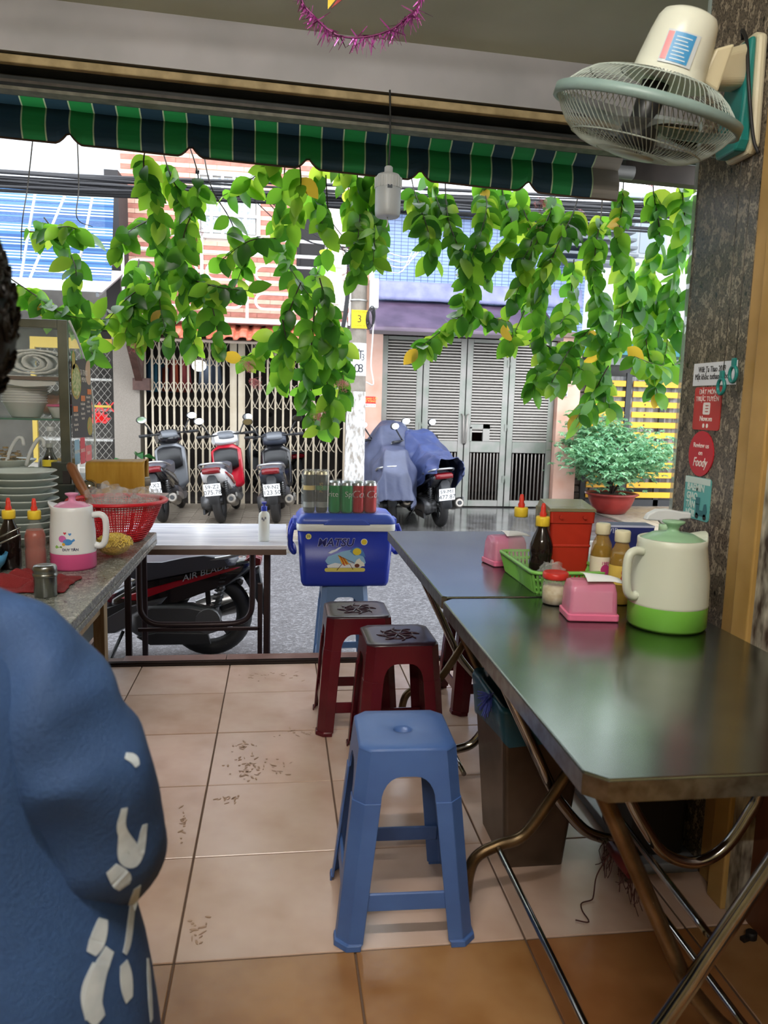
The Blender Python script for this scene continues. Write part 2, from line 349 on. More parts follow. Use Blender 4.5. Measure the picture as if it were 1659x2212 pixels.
lo, hi = holes[1]; xm = at(702, 500, Y=YU).x
H(MB().box(lo.x, xm, YU+.0, YU+.03, lo.z, hi.z).box(lo.x, lo.x+.04, YU-.02, YU+.03, lo.z, hi.z).build('doorway_dark_slab', mat('doorway_shade', '1d1a1b', .7)))  # dark slab instead of an opening, its shade put into the colour
cd = H(MB().box(xm, hi.x, YU-.03, YU+.02, lo.z, hi.z).build('balcony_door', mat('cream_door', 'd9d2c4', .5)))
for j in range(3):
    z = lo.z+.08+j*.5; MB().box(xm+.06, hi.x-.06, YU-.045, YU-.03, z, z+.42).build('door_panel', mat('cream_panel', 'cfc7b8', .45), cd, bevel=.012)
# balcony rails
YB = 10.45; rail_m = mat('white_rail', 'eef0f2', .4)
def rx(x, y): p = at(x, y, Y=YB); return Vector((p.x, YB, p.z))
zb = [rx(600, y).z for y in (519, 552, 576, 610, 636, 669, 692)]
bx0, bx1 = rx(262, 600).x, rx(748, 600).x
H(MB().box(bx0, bx1+.02, YB-.06, YU, zb[6]-.06, zb[6]).build('balcony_slab', mat('white_ledge', 'dcdde0', .6, var='c9c9cc', vs=4)))
for z in zb[:2]: H(MB().cyl((bx0, YB, z), (bx1, YB, z), .022, 8).build('top_rail', rail_m))
for x in (bx0+.02, bx0+1.0, rx(534, 600).x, bx1): H(MB().cyl((x, YB, zb[6]), (x, YB, zb[0]), .02, 8).build('rail_post', rail_m))
for a, b in ((bx0+.08, bx0+.94), (bx0+1.06, rx(534, 600).x-.06), (rx(552, 600).x, rx(735, 600).x)):
    for t, q in ((zb[2], zb[3]), (zb[4], zb[5])):
        r_ = (t-q)/2; c = (t+q)/2
        pts = [(x, YB, z) for x, z in arc(b-r_, c, r_, -pi/2, pi/2, 8)+arc(a+r_, c, r_, pi/2, 1.5*pi, 8)]
        H(MB().tube(pts, .016, 6, closed=True).build('rail_loop', rail_m))
        H(MB().cyl((b, YB, c), (b+.09, YB, c), .012, 6).build('loop_link', rail_m))
# clay tile roof over the gate
YE = 10.05
e0, e1 = at(238, 716, Y=YE), at(758, 741, Y=YE); ez = (e0.z+e1.z)/2-.02; rz_ = at(500, 697, Y=10.85).z
clay = [mat('clay_tile_%d' % i, c, .35, var=v, vs=9) for i, (c, v) in enumerate((('c2684f', 'a9553f'), ('cf7a60', 'b5634b'), ('b85f49', 'c4745c')))]
H(MB().hexa([(e0.x, YE+.06, ez-.05), (e1.x, YE+.06, ez-.05), (e1.x, 10.9, rz_-.05), (e0.x, 10.9, rz_-.05)], [(e0.x, YE+.06, ez-.02), (e1.x, YE+.06, ez-.02), (e1.x, 10.9, rz_-.02), (e0.x, 10.9, rz_-.02)]).build('roof_boarding', mat('roof_underside', '8d7f72', .7)))
nt_, tw = 18, (e1.x-e0.x)/18; tp = {}
for j in range(3):
    for i in range(nt_):
        k = random.randrange(3)
        if k not in tp:
            sl = math.atan2(rz_-ez, .85)
            prof = [(0, .0), (.05, .004), (.08, .034), (.12, .04), (.16, .034), (.18, .004), (tw, 0)]
            def put(a, b, c): return Vector((a, (c*cos(sl)-b*sin(sl)), b*cos(sl)+c*sin(sl)))
            o = MB().prism([(a, b) for a, b in prof]+[(a, b-.014) for a, b in reversed(prof)], put, .33).build('roof_tile', clay[k], hb); tp[k] = o
        else: o = dup(tp[k], hb)
        o.location = (e0.x+i*tw, YE+j*.29-YG, ez+(rz_-ez)*(j*.29/.85)+.012*(j % 2)*0+.004*j-GZ)
H(MB().bar((e0.x+.2, 10.9, ez-.55), (e0.x+.2, YE+.2, ez-.08), .09, .1).bar((e0.x+.2, 10.88, ez-.62), (e0.x+.2, 10.88, ez), .09, .1).box(e0.x+.12, e0.x+.34, 10.8, 10.95, ez-.66, ez-.5).build('roof_bracket', mat('brown_wood_bracket', '5a3f38', .6, var='48302a', vs=10)))
# folding gate
cream_g = mat('cream_gate_paint', 'cfc3ae', .45, var='c2b49c', vs=6)
gate = thing('folding_gate', 'cream metal folding gate with scissor lattice under the tiled roof', 'gate', (0, YG, GZ))
def G(o, x=0, z=0): o.parent = gate; o.location = (x, 0, z); return o
ht = zt-GZ
bar_o = None; bars = []
xc = at(513, 900, Y=YG).x
n1 = 12; n2 = 13
for k in range(n1+1): bars.append(xl+.07+(xc-.09-xl-.07)*k/n1)
for k in range(n2+1): bars.append(xc+.09+(xr-.04-xc-.09)*k/n2)
for x in bars:
    o = MB().box(-.013, .013, -.012, .012, .02, ht).build('gate_bar', cream_g) if bar_o is None else dup(bar_o); bar_o = bar_o or o; G(o, x)
for s_ in (-1, 1): G(MB().box(-.035, .035, -.02, .02, .0, ht).build('gate_stile', cream_g), xc+s_*.045)
G(MB().box(-.02, .02, -.03, -.02, .85, 1.05).build('lock_plate', mat('lock_steel', '9a9a98', .4, .6)), xc)
G(MB().box(xl, xr, -.03, .03, 0, .02).build('gate_track', mat('track_rust', '7a6a5c', .6)))
sp = (xc-.09-xl-.07)/n1
zs = [at(500, y, Y=YG).z-GZ for y in (1038, 946, 855, 766)]
def strip(sg):
    pts = [(sp*2*t, -.016*sg, sg*(.17*cos(pi*t)) + 0) for t in [i/8 for i in range(9)]]
    mb = MB()
    for a, b in zip(pts, pts[1:]): mb.bar(a, b, .009, .005, up=(0, 1, 0))
    return mb.mesh('lattice_strip')
sm_ = {1: strip(1), -1: strip(-1)}
for m_ in sm_.values(): m_.materials.append(cream_g)
for run in (bars[:n1+1], bars[n1+1:]):
    for i in range(len(run)-2):
        for z in zs:
            sg = 1
            for sg in (1, -1):
                o = bpy.data.objects.new('lattice_strip', sm_[sg]); COL.objects.link(o); o.parent = gate; o.location = (run[i], 0, z)
# inside the shop behind the gate
sl_ = thing('shop_lamp', 'round white lamp glowing inside behind the folding gate', 'lamp', tuple(at(430, 790, Y=12.4)))
MB().ball((0, 0, 0), .11, 16, 0, (1, 1, .8)).build('globe', mat('shop_globe', 'f4f4ee', .3, emit=5), sl_); MB().cyl((0, 0, .08), (0, 0, zt+.2-sl_.location.z), .006, 6).build('cord', dark_in, sl_)
for i, (px_, c, l) in enumerate(((330, '2f5a78', 'dark teal'), (348, '3f86a8', 'light blue'), (372, 'a8482f', 'rust red'), (388, '7a2f34', 'crimson'), (455, '4a5568', 'slate'))):
    p = at(px_, 812, Y=12.6); g = thing('hanging_garment', '%s garment hanging inside behind the folding gate' % l, 'garment', tuple(p), 0, 'hanging garments')
    MB().grid(lambda u, v: ((u-.5)*(.3+.1*v), .03*sin(u*14+i), .25-.5*v), 12, 4).build('cloth', mat('garment_%d' % i, c, .8), g, solid=.006); MB().tube([(-.12, 0, .24), (0, 0, .3), (.12, 0, .24)], .006, 5).build('hanger', dark_in, g)
# ---- house with steel louvre doors
YC = 10.75
hc = thing('blue_tiled_house', 'house with blue mosaic front, purple canopy and salmon pillars', 'house', (0, YC, GZ))
def HC(o): o.parent = hc; o.location = (0, -YC, -GZ); return o
salmon = mat('salmon_plaster', 'd3a18c', .6, var='dfb8a8', vs=3)
lx0, lx1 = at(785, 900, Y=YC).x, at(821, 900, Y=YC).x; rx0, rx1 = at(1196, 900, Y=YC).x, at(1243, 900, Y=YC).x
zc1 = at(1000, 722, Y=YC).z
p_l = HC(MB().box(lx0, lx1, YC-.12, YC+.4, GZ, zc1).build('pillar', salmon)); HC(MB().box(rx0, rx1, YC-.12, YC+.4, GZ, zc1).build('pillar', salmon))
HC(MB().box(lx0, rx1, YC-.2, YC+.4, zc1, zc1+.07).build('lintel', mat('brown_lintel', '7c6a60', .6, var='6a574d', vs=6)))
HC(MB().box(lx1, rx0, YC+2.2, YC+2.25, GZ, zc1).box(lx1, rx0, YC+.1, YC+2.2, GZ-.02, GZ+.02).box(lx1-.05, lx1, YC+.1, YC+2.25, GZ, zc1).box(rx0, rx0+.05, YC+.1, YC+2.25, GZ, zc1).box(lx1, rx0, YC, YC+2.25, zc1-.06, zc1).build('dark_garage_room', mat('brown_dark_room', '3b2c28', .8, var='54362f', vs=3)))
mos = mat('blue_mosaic', 'aab9d6', .25)
nt = mos.node_tree; br = nt.nodes.new('ShaderNodeTexBrick'); tcn = nt.nodes.new('ShaderNodeTexCoord'); mpn = nt.nodes.new('ShaderNodeMapping'); mpn.inputs['Rotation'].default_value = (pi/2, 0, 0)
br.offset = 0; br.inputs['Scale'].default_value = 1; br.inputs['Brick Width'].default_value = .095; br.inputs['Row Height'].default_value = .045; br.inputs['Mortar Size'].default_value = .004
br.inputs['Color1'].default_value = srgb('7c92be'); br.inputs['Color2'].default_value = srgb('889fc8'); br.inputs['Mortar'].default_value = srgb('46557c')
nt.links.new(tcn.outputs['Object'], mpn.inputs[0]); nt.links.new(mpn.outputs[0], br.inputs[0]); nt.links.new(br.outputs[0], nt.nodes['Principled BSDF'].inputs['Base Color'])
zm0, zm1 = at(1000, 655, Y=YC).z, at(1000, 470, Y=YC).z
HC(MB().box(lx0+.1, rx1, YC-.05, YC+.3, zc1, zm1).build('mosaic_wall', mos))
HC(MB().box(lx0+.1, rx1, YC+.2, YC+.4, zm1, zm1+1.6).build('upper_wall', mat('white_wall', 'dadbdf', .7)))
HC(MB().box(lx0+.1, rx1, YC-.35, YC+.2, zm1, zm1+.1).build('dark_ledge', mat('dark_ledge', '575a60', .6)))
# canopy
ca = [at(790, 718, Y=9.85), at(1216, 728, Y=9.85)]; zt_ = at(1000, 655, Y=YC-.1).z; zfr = (ca[0].z+ca[1].z)/2
purple = mat('wet_purple_sheet', '57465a', .3, var='453647', vs=4, bump=.1, bs=12)
can = HC(MB().grid(lambda u, v: (ca[0].x+.05+(ca[1].x-ca[0].x-.05)*u, 9.85+(YC-.07-9.85)*v, zfr+(zt_-zfr)*v+.012*noise.noise((u*9, v*3, 2))), 24, 6).build('canopy_sheet', purple, solid=.02))
HC(MB().box(ca[0].x+.05, ca[1].x, 9.82, 9.86, zfr-.035, zfr+.01).build('canopy_edge', mat('canopy_edge', '3b3236', .5)))
ztt = at(1000, 614, Y=YC-.1).z
HC(MB().grid(lambda u, v: (lx0+.15+(rx1-lx0-.2)*u, YC-.1-.05*(1-v)-.02*noise.noise((u*14, v*2, 0)), zt_+(ztt-zt_)*v), 40, 5).build('lavender_cloth', mat('lavender_cloth', '8a8db2', .6, var='73769c', vs=5), solid=.004))
# steel louvre doors
steel_old = mat('weathered_steel_door', '8e8b87', .38, .55, var='7b8078', vs=5)
slat_m = mat('louvre_slat', 'a59f99', .4, .4)
xs = [lx1, at(911, 900, Y=YC).x, at(1004, 900, Y=YC).x, at(1096, 900, Y=YC).x, rx0]
zmid0, zmid1 = at(1000, 972, Y=YC).z, at(1000, 960, Y=YC).z; ztop = zc1-.03; zd = GZ+.045
ld = thing('louvred_steel_door', 'wide grey steel door in four leaves, louvred above and barred below', 'door', (0, YC, GZ))
slp = {}
for k in range(4):
    a, b = xs[k]+.006, xs[k+1]-.006; fw = .085
    def D(o): o.parent = ld; o.location = (0, -YC, -GZ); return o
    lf = D(MB().box(a, a+fw, YC, YC+.05, zd, ztop).box(b-fw, b, YC, YC+.05, zd, ztop).box(a+fw, b-fw, YC, YC+.05, zd, zd+.09).box(a+fw, b-fw, YC, YC+.05, ztop-.08, ztop).box(a+fw, b-fw, YC, YC+.05, zmid0-.03, zmid1+.05).build('door_leaf', steel_old, bevel=.004, seg=1))
    n = 34; z0, z1 = zmid1+.05, ztop-.08; wl = b-a-2*fw
    for i in range(n):
        if k == 2 and i in (0, 1, 2): 
            xa = a+fw+.28; ww = round(wl-.28, 3)
        else: xa = a+fw; ww = round(wl, 3)
        if ww not in slp:
            o = MB().hexa([(0, 0, 0), (ww, 0, 0), (ww, .04, .03), (0, .04, .03)], [(0, 0, .019), (ww, 0, .019), (ww, .04, .034), (0, .04, .034)]).build('slat', slat_m, lf); slp[ww] = o
        else: o = dup(slp[ww], lf)
        o.location = (xa, YC+.002, z0+(z1-z0)*(i+.1)/n)
    nb = 9
    for i in range(nb):
        x = a+fw+(wl)*(i+.5)/nb
        o = MB().tube([(0, 0, 0), (0, 0, zmid0-.03-zd-.09-.025), (0, 0, zmid0-.03-zd-.09-.005)], [.011, .011, .006], 8).build('door_bar', slat_m, lf) if (k, i) == (0, 0) else dup(bo, lf)
        if (k, i) == (0, 0): bo = o
        o.location = (x, YC+.025, zd+.09)
    if k == 2:
        MB().box(a+fw-.01, a+fw+.02, YC-.01, YC+.05, z0, z0+.2).box(a+fw+.18, a+fw+.28, YC-.01, YC+.05, z0, z0+.24).box(a+fw-.01, a+fw+.28, YC-.01, YC+.05, z0+.18, z0+.24).build('hatch_frame', steel_old, lf)
    if k in (1, 2):
        sx = 1 if k == 1 else -1; xe = b if k == 1 else a
        MB().tube([(xe-sx*.045, YC-.01, z1-1.0), (xe-sx*.02, YC-.05, z1-1.02), (xe+sx*(-.012), YC-.05, z1-1.4), (xe-sx*.0, YC-.01, z1-1.42)], .011, 8).build('pull_handle', slat_m, lf)
    for z in ((z0+.15, z0+1.05, z1-.12, zd+.35) if k in (0, 2) else ()):
        MB().box(b-.03, b+.042, YC-.012, YC+.002, z, z+.1).cyl((b+.006, YC-.012, z), (b+.006, YC-.012, z+.1), .01, 8).build('hinge', steel_old, lf)
# notices on the salmon pillars
def notice(px, Y, name, label, cat):
    a = at(px[0], px[3], Y=Y); b = at(px[2], px[1], Y=Y); return thing(name, label, cat, ((a.x+b.x)/2, Y, (a.z+b.z)/2)), b.x-a.x, b.z-a.z
t, w_, h_ = notice((786, 857, 812, 879), YC-.124, 'red_notice', 'small red notice sticker on the salmon pillar beside the pole', 'sticker')
decal('sheet', rect(-w_/2, w_/2, -h_/2, h_/2), mat('notice_red', 'd6332e', .5), t, FRONT((0, 0, 0)))
decal('white_band', rect(-w_/2, w_/2, -h_/2, -h_*.18), mat('paper_white', 'e9e9e6', .6), t, FRONT((0, -.0008, 0)))
for i, (s_, z) in enumerate((('KHOAN CẮT', .3), ('BÊ TÔNG', .05))): text('lettering', s_, .038, mat('notice_yellow', 'f0d060', .5), t, FRONT((0, -.0012, h_*z)))
text('lettering', '0903.25.74', .034, mat('notice_red', '', .5), t, FRONT((0, -.002, -h_*.34)))
t, w_, h_ = notice((1196, 806, 1240, 832), YC-.124, 'house_number_plate', 'stone house number plate reading 51 on the right salmon pillar', 'number plate')
decal('plate', rect(-w_/2, w_/2, -h_/2, h_/2), mat('plate_stone', 'b49f8c', .4, var='a28c78', vs=20), t, FRONT((0, 0, 0)), .01)
text('numerals', '51', .12, mat('plate_ink', '4a4138', .5), t, FRONT((.05, -.011, .03))); text('lettering', 'TRẦN KẾ XƯƠNG', .03, mat('plate_ink', '', .5), t, FRONT((0, -.011, -h_*.33)))
t, w_, h_ = notice((1215, 842, 1226, 857), YC-.124, 'doorbell', 'small grey doorbell box under the house number plate', 'doorbell')
MB().box(-w_/2, w_/2, -.02, 0, -h_/2, h_/2).build('case', mat('bell_case', 'c2bdb5', .5), t, bevel=.006); MB().cyl((0, -.02, -.02), (0, -.028, -.02), .018, 12).build('button', mat('bell_button', '3a3a3a', .4), t)
# ---- right-hand neighbour: stone wall, yellow slatted gate, upper balcony
YD = 11.1
hd = thing('stone_fronted_house', 'grey house with rough stone wall and balcony grille behind the leaves', 'house', (0, YD, GZ))
def HD(o): o.parent = hd; o.location = (0, -YD, -GZ); return o
sx0, sx1 = at(1243, 900, Y=YD).x, at(1300, 900, Y=YD).x; zs1 = at(1270, 765, Y=YD).z
HD(MB().box(sx0, sx1, YD+.02, YD+.3, GZ, zs1).build('wall_core', mat('stone_mortar', '4c4744', .9)))
stm = [mat('field_stone_%d' % i, c, .7, var=v, vs=9, bump=.5, bs=20) for i, (c, v) in enumerate((('857f7c', '6b6462'), ('77706c', '5c5552'), ('948d88', '7a726d')))]
z = GZ+.02; r_ = 0
while z < zs1-.08:
    h_ = random.uniform(.08, .14); x = sx0
    while x < sx1-.03:
        w_ = min(random.uniform(.12, .24), sx1-x)
        o = MB().hexa([(.006, .02, .006), (w_-.006, .0, .01), (w_-.006, .06, .01), (.006, .06, .006)], [(.01, .012, h_-.006), (w_-.01, .005, h_-.01), (w_-.01, .06, h_-.01), (.01, .06, h_-.006)]).build('stone', random.choice(stm), hd, (x, -.02, z-GZ), bevel=.012, seg=1); x += w_
    z += h_
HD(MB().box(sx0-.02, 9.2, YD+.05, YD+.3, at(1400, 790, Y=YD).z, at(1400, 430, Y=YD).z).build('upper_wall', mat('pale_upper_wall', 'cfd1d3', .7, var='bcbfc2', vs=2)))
wz = at(1300, 520, Y=YD).z
for i in range(2):
    x = sx0+.35+i*1.5; wdo = HD(MB().box(x, x+.9, YD, YD+.06, wz-.2, wz+.7).build('window', mat('grey_frame', '8f9499', .5)))
    for k in range(2): MB().box(x+.05+.42*k, x+.43+.42*k, YD-.01, YD, wz-.14, wz+.64).build('pane', mat('neighbour_glass', '7d878f', .15), wdo)
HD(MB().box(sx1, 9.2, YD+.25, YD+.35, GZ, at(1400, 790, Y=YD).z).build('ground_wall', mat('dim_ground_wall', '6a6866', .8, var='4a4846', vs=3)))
# slanted louvres at the top and white balcony grille
for i in range(7):
    a = at(1185+i*2, 470+i*17, Y=10.6); HD(MB().box(a.x, a.x+1.1, 10.3, 10.62, a.z, a.z+.035).build('grey_louvre', mat('dark_louvre', '5f656c', .5)))
a, b = at(1280, 715, Y=10.4), at(1490, 610, Y=10.4)
for i in range(11): HD(MB().cyl((a.x+(b.x-a.x)*i/10, 10.4, a.z), (a.x+(b.x-a.x)*i/10, 10.1, b.z), .014, 6).build('grille_bar', rail_m))
for i in range(5): HD(MB().cyl((a.x, 10.4-.3*i/4, a.z+(b.z-a.z)*i/4), (b.x, 10.4-.3*i/4, a.z+(b.z-a.z)*i/4), .014, 6).build('grille_rail', rail_m))
HD(MB().box(a.x-.1, 9.2, 10.35, YD, a.z-.12, a.z-.02).build('balcony_slab', mat('white_ledge', '', .6)))
ta, tb = at(1248, 765, Y=10.7), at(1420, 738, Y=10.7)
HD(MB().box(ta.x, tb.x+1.2, 10.5, YD, ta.z, tb.z).build('teal_beam', mat('teal_paint', '2f7d86', .4, var='276a73', vs=4)))
# yellow slatted gate
YY = 10.95
yg = thing('slatted_gate', 'bright yellow gate of horizontal boards on black frame behind the potted shrub', 'gate', (0, YY, GZ))
gx0, gx1 = at(1258, 1000, Y=YY).x, at(1462, 950, Y=YY).x+.25; gz1 = at(1420, 815, Y=YY).z-GZ
blk = mat('black_gate_steel', '2b2c2f', .4)
for x in (gx0, gx0+.62, (gx0+.62+gx1)/2, gx1-.06): MB().box(x, x+.08, .02, .06, 0, gz1+.05).build('post', blk, yg)
MB().box(gx0, gx1, .02, .06, 0, .14).build('kick_plate', blk, yg)
ys = mat('yellow_board', 'efb02c', .4); bo_ = mat('bolt', '5a4a2a', .4, .6); nsl = 12; ow = gx0+.66-0
for i in range(nsl):
    for k, (xa, xb) in enumerate(((gx0+.08, gx0+.6), (gx0+.72, gx1-.04))):
        z = .17+(gz1-.17)*i/nsl
        if i == 0: 
            o = MB().box(xa, xb, 0, .022, 0, .085).build('board', ys, yg, bevel=.003, seg=1)
            if k == 0: o0 = o
            else: o1 = o
        else: o = dup(o0 if k == 0 else o1, yg)
        o.location = (0, 0, z)
        for bx_ in (xa+.2, xb-.2):
            if (i, k) == (0, 0) and bx_ == xa+.2: b0 = MB().cyl((0, .001, 0), (0, -.006, 0), .013, 8).build('bolt', bo_, o); q = b0
            else: q = dup(b0, o)
            q.location = (bx_, 0, .042)
cur = thing('hanging_curtain', 'white striped curtain seen through gaps of the yellow gate', 'curtain', (0, YY+.12, GZ))
MB().grid(lambda u, v: (gx0+.1+(gx1-gx0-.1)*u, .02*sin(u*60), .3+(gz1-.3)*v), 80, 2).build('cloth', mat('curtain_white', 'c9c5c8', .7, var='77726f', vs=10, stretch=(2, 1, .2)), cur, solid=.004)
# ---- left neighbour: blue striped blind, chain-link shop front
YA = 11.0
ha = thing('corner_shop_house', 'pale house with chain-link shop front at the left of the striped brick house', 'house', (0, YA, GZ))
def HA(o): o.parent = ha; o.location = (0, -YA, -GZ); return o
hx1 = xl-.34
pale_w = mat('pale_blue_white_wall', 'd5d8dc', .7, var='c4c8ce', vs=2)
HA(MB().box(-6.5, ux0-.02, YA+.4, YA+.6, at(100, 420, Y=YA).z-.3, at(100, 270, Y=YA).z+1).build('upper_wall', pale_w))
a, b = at(0, 300, Y=YA+.38), at(85, 370, Y=YA+.38); HA(MB().box(b.x+.9, b.x+1.9, YA+.36, YA+.41, b.z-.2, a.z+.5).build('shutter_panel', mat('white_shutter', 'e4e6e8', .5, var='cfd2d6', vs=20, stretch=(10, 1, .3))))
HA(MB().box(-6.5, hx1, YA+2, YA+2.05, GZ, GZ+4).box(-6.5, hx1, YA, YA+2, GZ-.02, GZ+.03).box(-6.5, hx1, YA+.4, YA+2, GZ+2.5, GZ+2.6).build('shop_room', mat('shop_gloom', '6a6661', .8, var='4a4744', vs=2)))
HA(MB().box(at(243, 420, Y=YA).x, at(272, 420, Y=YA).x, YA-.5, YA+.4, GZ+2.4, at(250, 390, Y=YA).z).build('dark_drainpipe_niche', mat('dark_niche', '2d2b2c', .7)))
ax0, ax1 = at(150, 740, Y=YA).x, hx1
zk = at(230, 1000, Y=YA).z; zf = at(230, 752, Y=YA).z
HA(MB().box(-6.5, hx1, YA, YA+.1, GZ, zk).build('base_wall', mat('sign_wall', 'a29c94', .6)))
text('painted_lettering', 'DỊCH VỤ NHÀ Ở', .19, mat('sign_ink', 'd8d4cc', .6), ha, FRONT((at(228, 1005, Y=YA).x, -.002, at(228, 1012, Y=YA).z-GZ)))
HA(MB().box(ax0-.5, hx1-.02, YA-.02, YA+.1, zf-.02, zf+.12).build('yellow_lintel', mat('yellow_frame', 'c2a53c', .5)))
for x in (at(258, 800, Y=YA).x, ax0-.5): HA(MB().box(x, x+.06, YA-.03, YA+.03, zk, zf).build('yellow_upright', mat('yellow_frame', '', .5)))
HA(MB().box(ax0-.5, hx1-.05, YA-.02, YA+.02, (zk+zf)/2-.02, (zk+zf)/2+.01).build('yellow_rail', mat('yellow_frame', '', .5)))
mb = MB(); n = 22; wdt = hx1-.05-(ax0-.5); hh = zf-zk
for i in range(-n, n):
    for sg in (1, -1):
        # diagonal wires clipped to the frame
        c = i*.09*1.0; p = []
        for t in (0, 1):
            zz = zk+hh*t; xx = ax0-.5+c+(t if sg > 0 else 1-t)*hh*.8+ (0)
            p.append((xx, zz))
        (xa, za), (xb, zb_) = p; lo_, hi_ = ax0-.5, hx1-.05
        def cl(xa, za, xb, zb_):
            pts = []
            for q in range(2):
                pass
            if xa == xb: return None
            t0, t1 = 0, 1
            for bound, s2 in ((lo_, 1), (hi_, -1)):
                d = xb-xa; v0 = (bound-xa)/d
                if (d > 0) == (s2 > 0): t0 = max(t0, v0)
                else: t1 = min(t1, v0)
            if t1 <= t0: return None
            return (xa+(xb-xa)*t0, za+(zb_-za)*t0), (xa+(xb-xa)*t1, za+(zb_-za)*t1)
        r2 = cl(xa, za, xb, zb_)
        if r2: mb.tube([(r2[0][0], YA-.01*sg, r2[0][1]), (r2[1][0], YA-.01*sg, r2[1][1])], .0035, 4, cap=False)
stuff(HA(mb.build('chain_link_mesh', mat('galvanised_wire', 'a5a29a', .4, .6))))
for i in range(3):
    zsh = zk+.28+.42*i; HA(MB().box(ax0-.6, hx1-.1, YA+.3, YA+.7, zsh, zsh+.03).build('shop_shelf', mat('shelf_white', 'd6d6d2', .5)))
lt = thing('lotus_sign', 'red lotus light sign inside the chain-link shop', 'sign', (at(215, 905, Y=YA+.3).x, YA+.28, at(215, 912, Y=YA+.28).z))
for i in range(7):
    a_ = -1.2+2.4*i/6; MB().prism([(0, 0), (.05, .07), (0, .17), (-.05, .07)], lambda a, b, c: (a*cos(a_)+b*sin(a_), c, b*cos(a_)-a*sin(a_)), .015).build('petal', mat('lotus_red', 'd2383a', .4, emit=.35), lt)
sg_ = thing('red_shop_sign', 'red block letters on the shelf inside the chain-link shop', 'sign', (at(215, 880, Y=YA+.3).x, YA+.27, at(215, 880, Y=YA+.27).z))
text('lettering', 'MAX', .2, mat('lotus_red', '', .4), sg_, FRONT((0, 0, 0)), ext=.01)
# blue striped blind with its slanted poles
bl = thing('striped_blind', 'blue and white striped slat blind hanging slanted above the shop', 'blind', tuple(at(120, 605, Y=9.7)))
o_ = bl.location; tl = at(0, 398, Y=9.95); tr = at(246, 410, Y=9.95); zb0 = o_.z; bxl = tl.x-1.2; bxr = (tr.x+at(240, 605, Y=9.7).x)/2
cols_b = [mat('blind_navy', '2a5690', .6), mat('blind_blue', '4377ae', .6), mat('blind_white', 'c3d0d4', .6), mat('blind_mint', 'a3c4b8', .6)]
seq = [0, 0, 1, 0, 0, 2, 0, 3, 0, 2, 1, 1, 0, 1, 2, 1, 2, 1, 2, 0, 1, 0, 0, 3, 0, 3, 0, 2, 0, 0, 1, 1, 2, 1, 2, 1, 2, 1, 0, 0]
mb = MB(); ns = 64; dz = (tl.z+tr.z)/2-zb0
for i in range(ns):
    t = i/ns; z = dz*t; y = .25*t
    mb.box(bxl-o_.x, bxr-o_.x, y, y+.008, z+.002, z+dz/ns-.002, seq[i % len(seq)])
stuff(mb.build('slats', cols_b, bl))
for px_ in ((45, 600, 80, 395), (65, 600, 150, 400), (165, 600, 205, 400)):
    a = at(px_[0], px_[1], Y=9.5); b = at(px_[2], px_[3], Y=9.8); MB().cyl(a-o_, b-o_, .017, 6).build('support_pole', mat('alu_pole', 'b9bcc2', .35, .6), bl)
aw = thing('white_shop_awning', 'bright white sheet awning under the striped blind', 'awning', tuple(at(110, 650, Y=9.9)))
o_ = aw.location
MB().grid(lambda u, v: (-2.4+3.15*u, -.75+1.3*v, .05+.42*v-.02*cos(u*40)*0), 6, 4).build('sheet', mat('white_sheet', 'eceff0', .4), aw, solid=.02)
for k in range(5): MB().bar((-2.3+.75*k, -.75, .0), (-2.3+.75*k, .55, .42), .03, .04).build('rafter', mat('grey_rafter', '6f7376', .5), aw)
# house further left behind the cart
struct(MB().box(-14, -6.5, 11, 13.8, -.4, 7).build('wall_far_left', pale_w)); struct(MB().box(9.2, 16, 11, 13.8, -.4, 7).build('wall_far_right', pale_w))
# ---- utility pole
pt, pb = at(778, 560, Y=8.5), at(764, 1060, Y=8.5)
dirp = (pt-pb).normalized(); base = pb-dirp*((pb.z-(-.236))/dirp.z)
up = thing('utility_pole', 'leaning concrete utility pole with white painted foot and yellow plate', 'utility pole', tuple(base))
conc = mat('pole_concrete', '8d857c', .75, var='756d64', vs=8, bump=.3, bs=30)
whitew = mat('flaking_whitewash', 'd6d6d8', .7, var='8d857c', vs=26, stretch=(1, 1, .5))
def pp(t, r): return [dirp*t+Vector((r*cos(2*pi*j/24), r*sin(2*pi*j/24), 0)) for j in range(24)]
def prad(t): return .118-.0115*t
def tz(y): p = at(770, y, Y=8.5); return (p.z-base.z)/dirp.z
MB().loft([pp(t, prad(t)) for t in (0, 2, 4, 7)]).build('shaft', conc, up)
MB().loft([pp(t, prad(t)+.002) for t in (.02, tz(846))], cap0=False, cap1=False).build('white_foot', whitew, up)
def wrap(t0, t1, a0, a1, off, n=8, ragged=0):
    rings = []
    for i in range(7):
        t = t0+(t1-t0)*i/6; e = ragged*noise.noise((i*3.1, t0, 0)); rings.append([dirp*t+Vector(((prad(t)+off)*cos(a), (prad(t)+off)*sin(a), 0)) for a in [a0-e+(a1-a0+2*e)*j/n for j in range(n+1)]])
    return MB().loft(rings, cap0=False, cap1=False, closed=False)
wrap(tz(812), tz(742), -pi+.25, -.35, .003, ragged=.25).build('white_patch', mat('pole_white_paint', 'dcdde0', .7), up)
for s_, xx, yy, sz in (('T', 768, 765, .13), ('T', 777, 768, .13), ('3', 782, 773, .1), ('0', 769, 797, .13), ('8', 777, 797, .13)):
    t = tz(yy); p = at(xx, yy, Y=8.5)-base; aa = max(-.95, min(.95, (p.x-(dirp*t).x)/prad(t))); an = math.asin(aa)
    text('painted_mark', s_, sz, mat('black_paint', '2c2c30', .6), up, plane(dirp*t+Vector(((prad(t)+.004)*sin(an), -(prad(t)+.004)*cos(an), 0)), (cos(an), sin(an), 0), (0, 0, 1)))
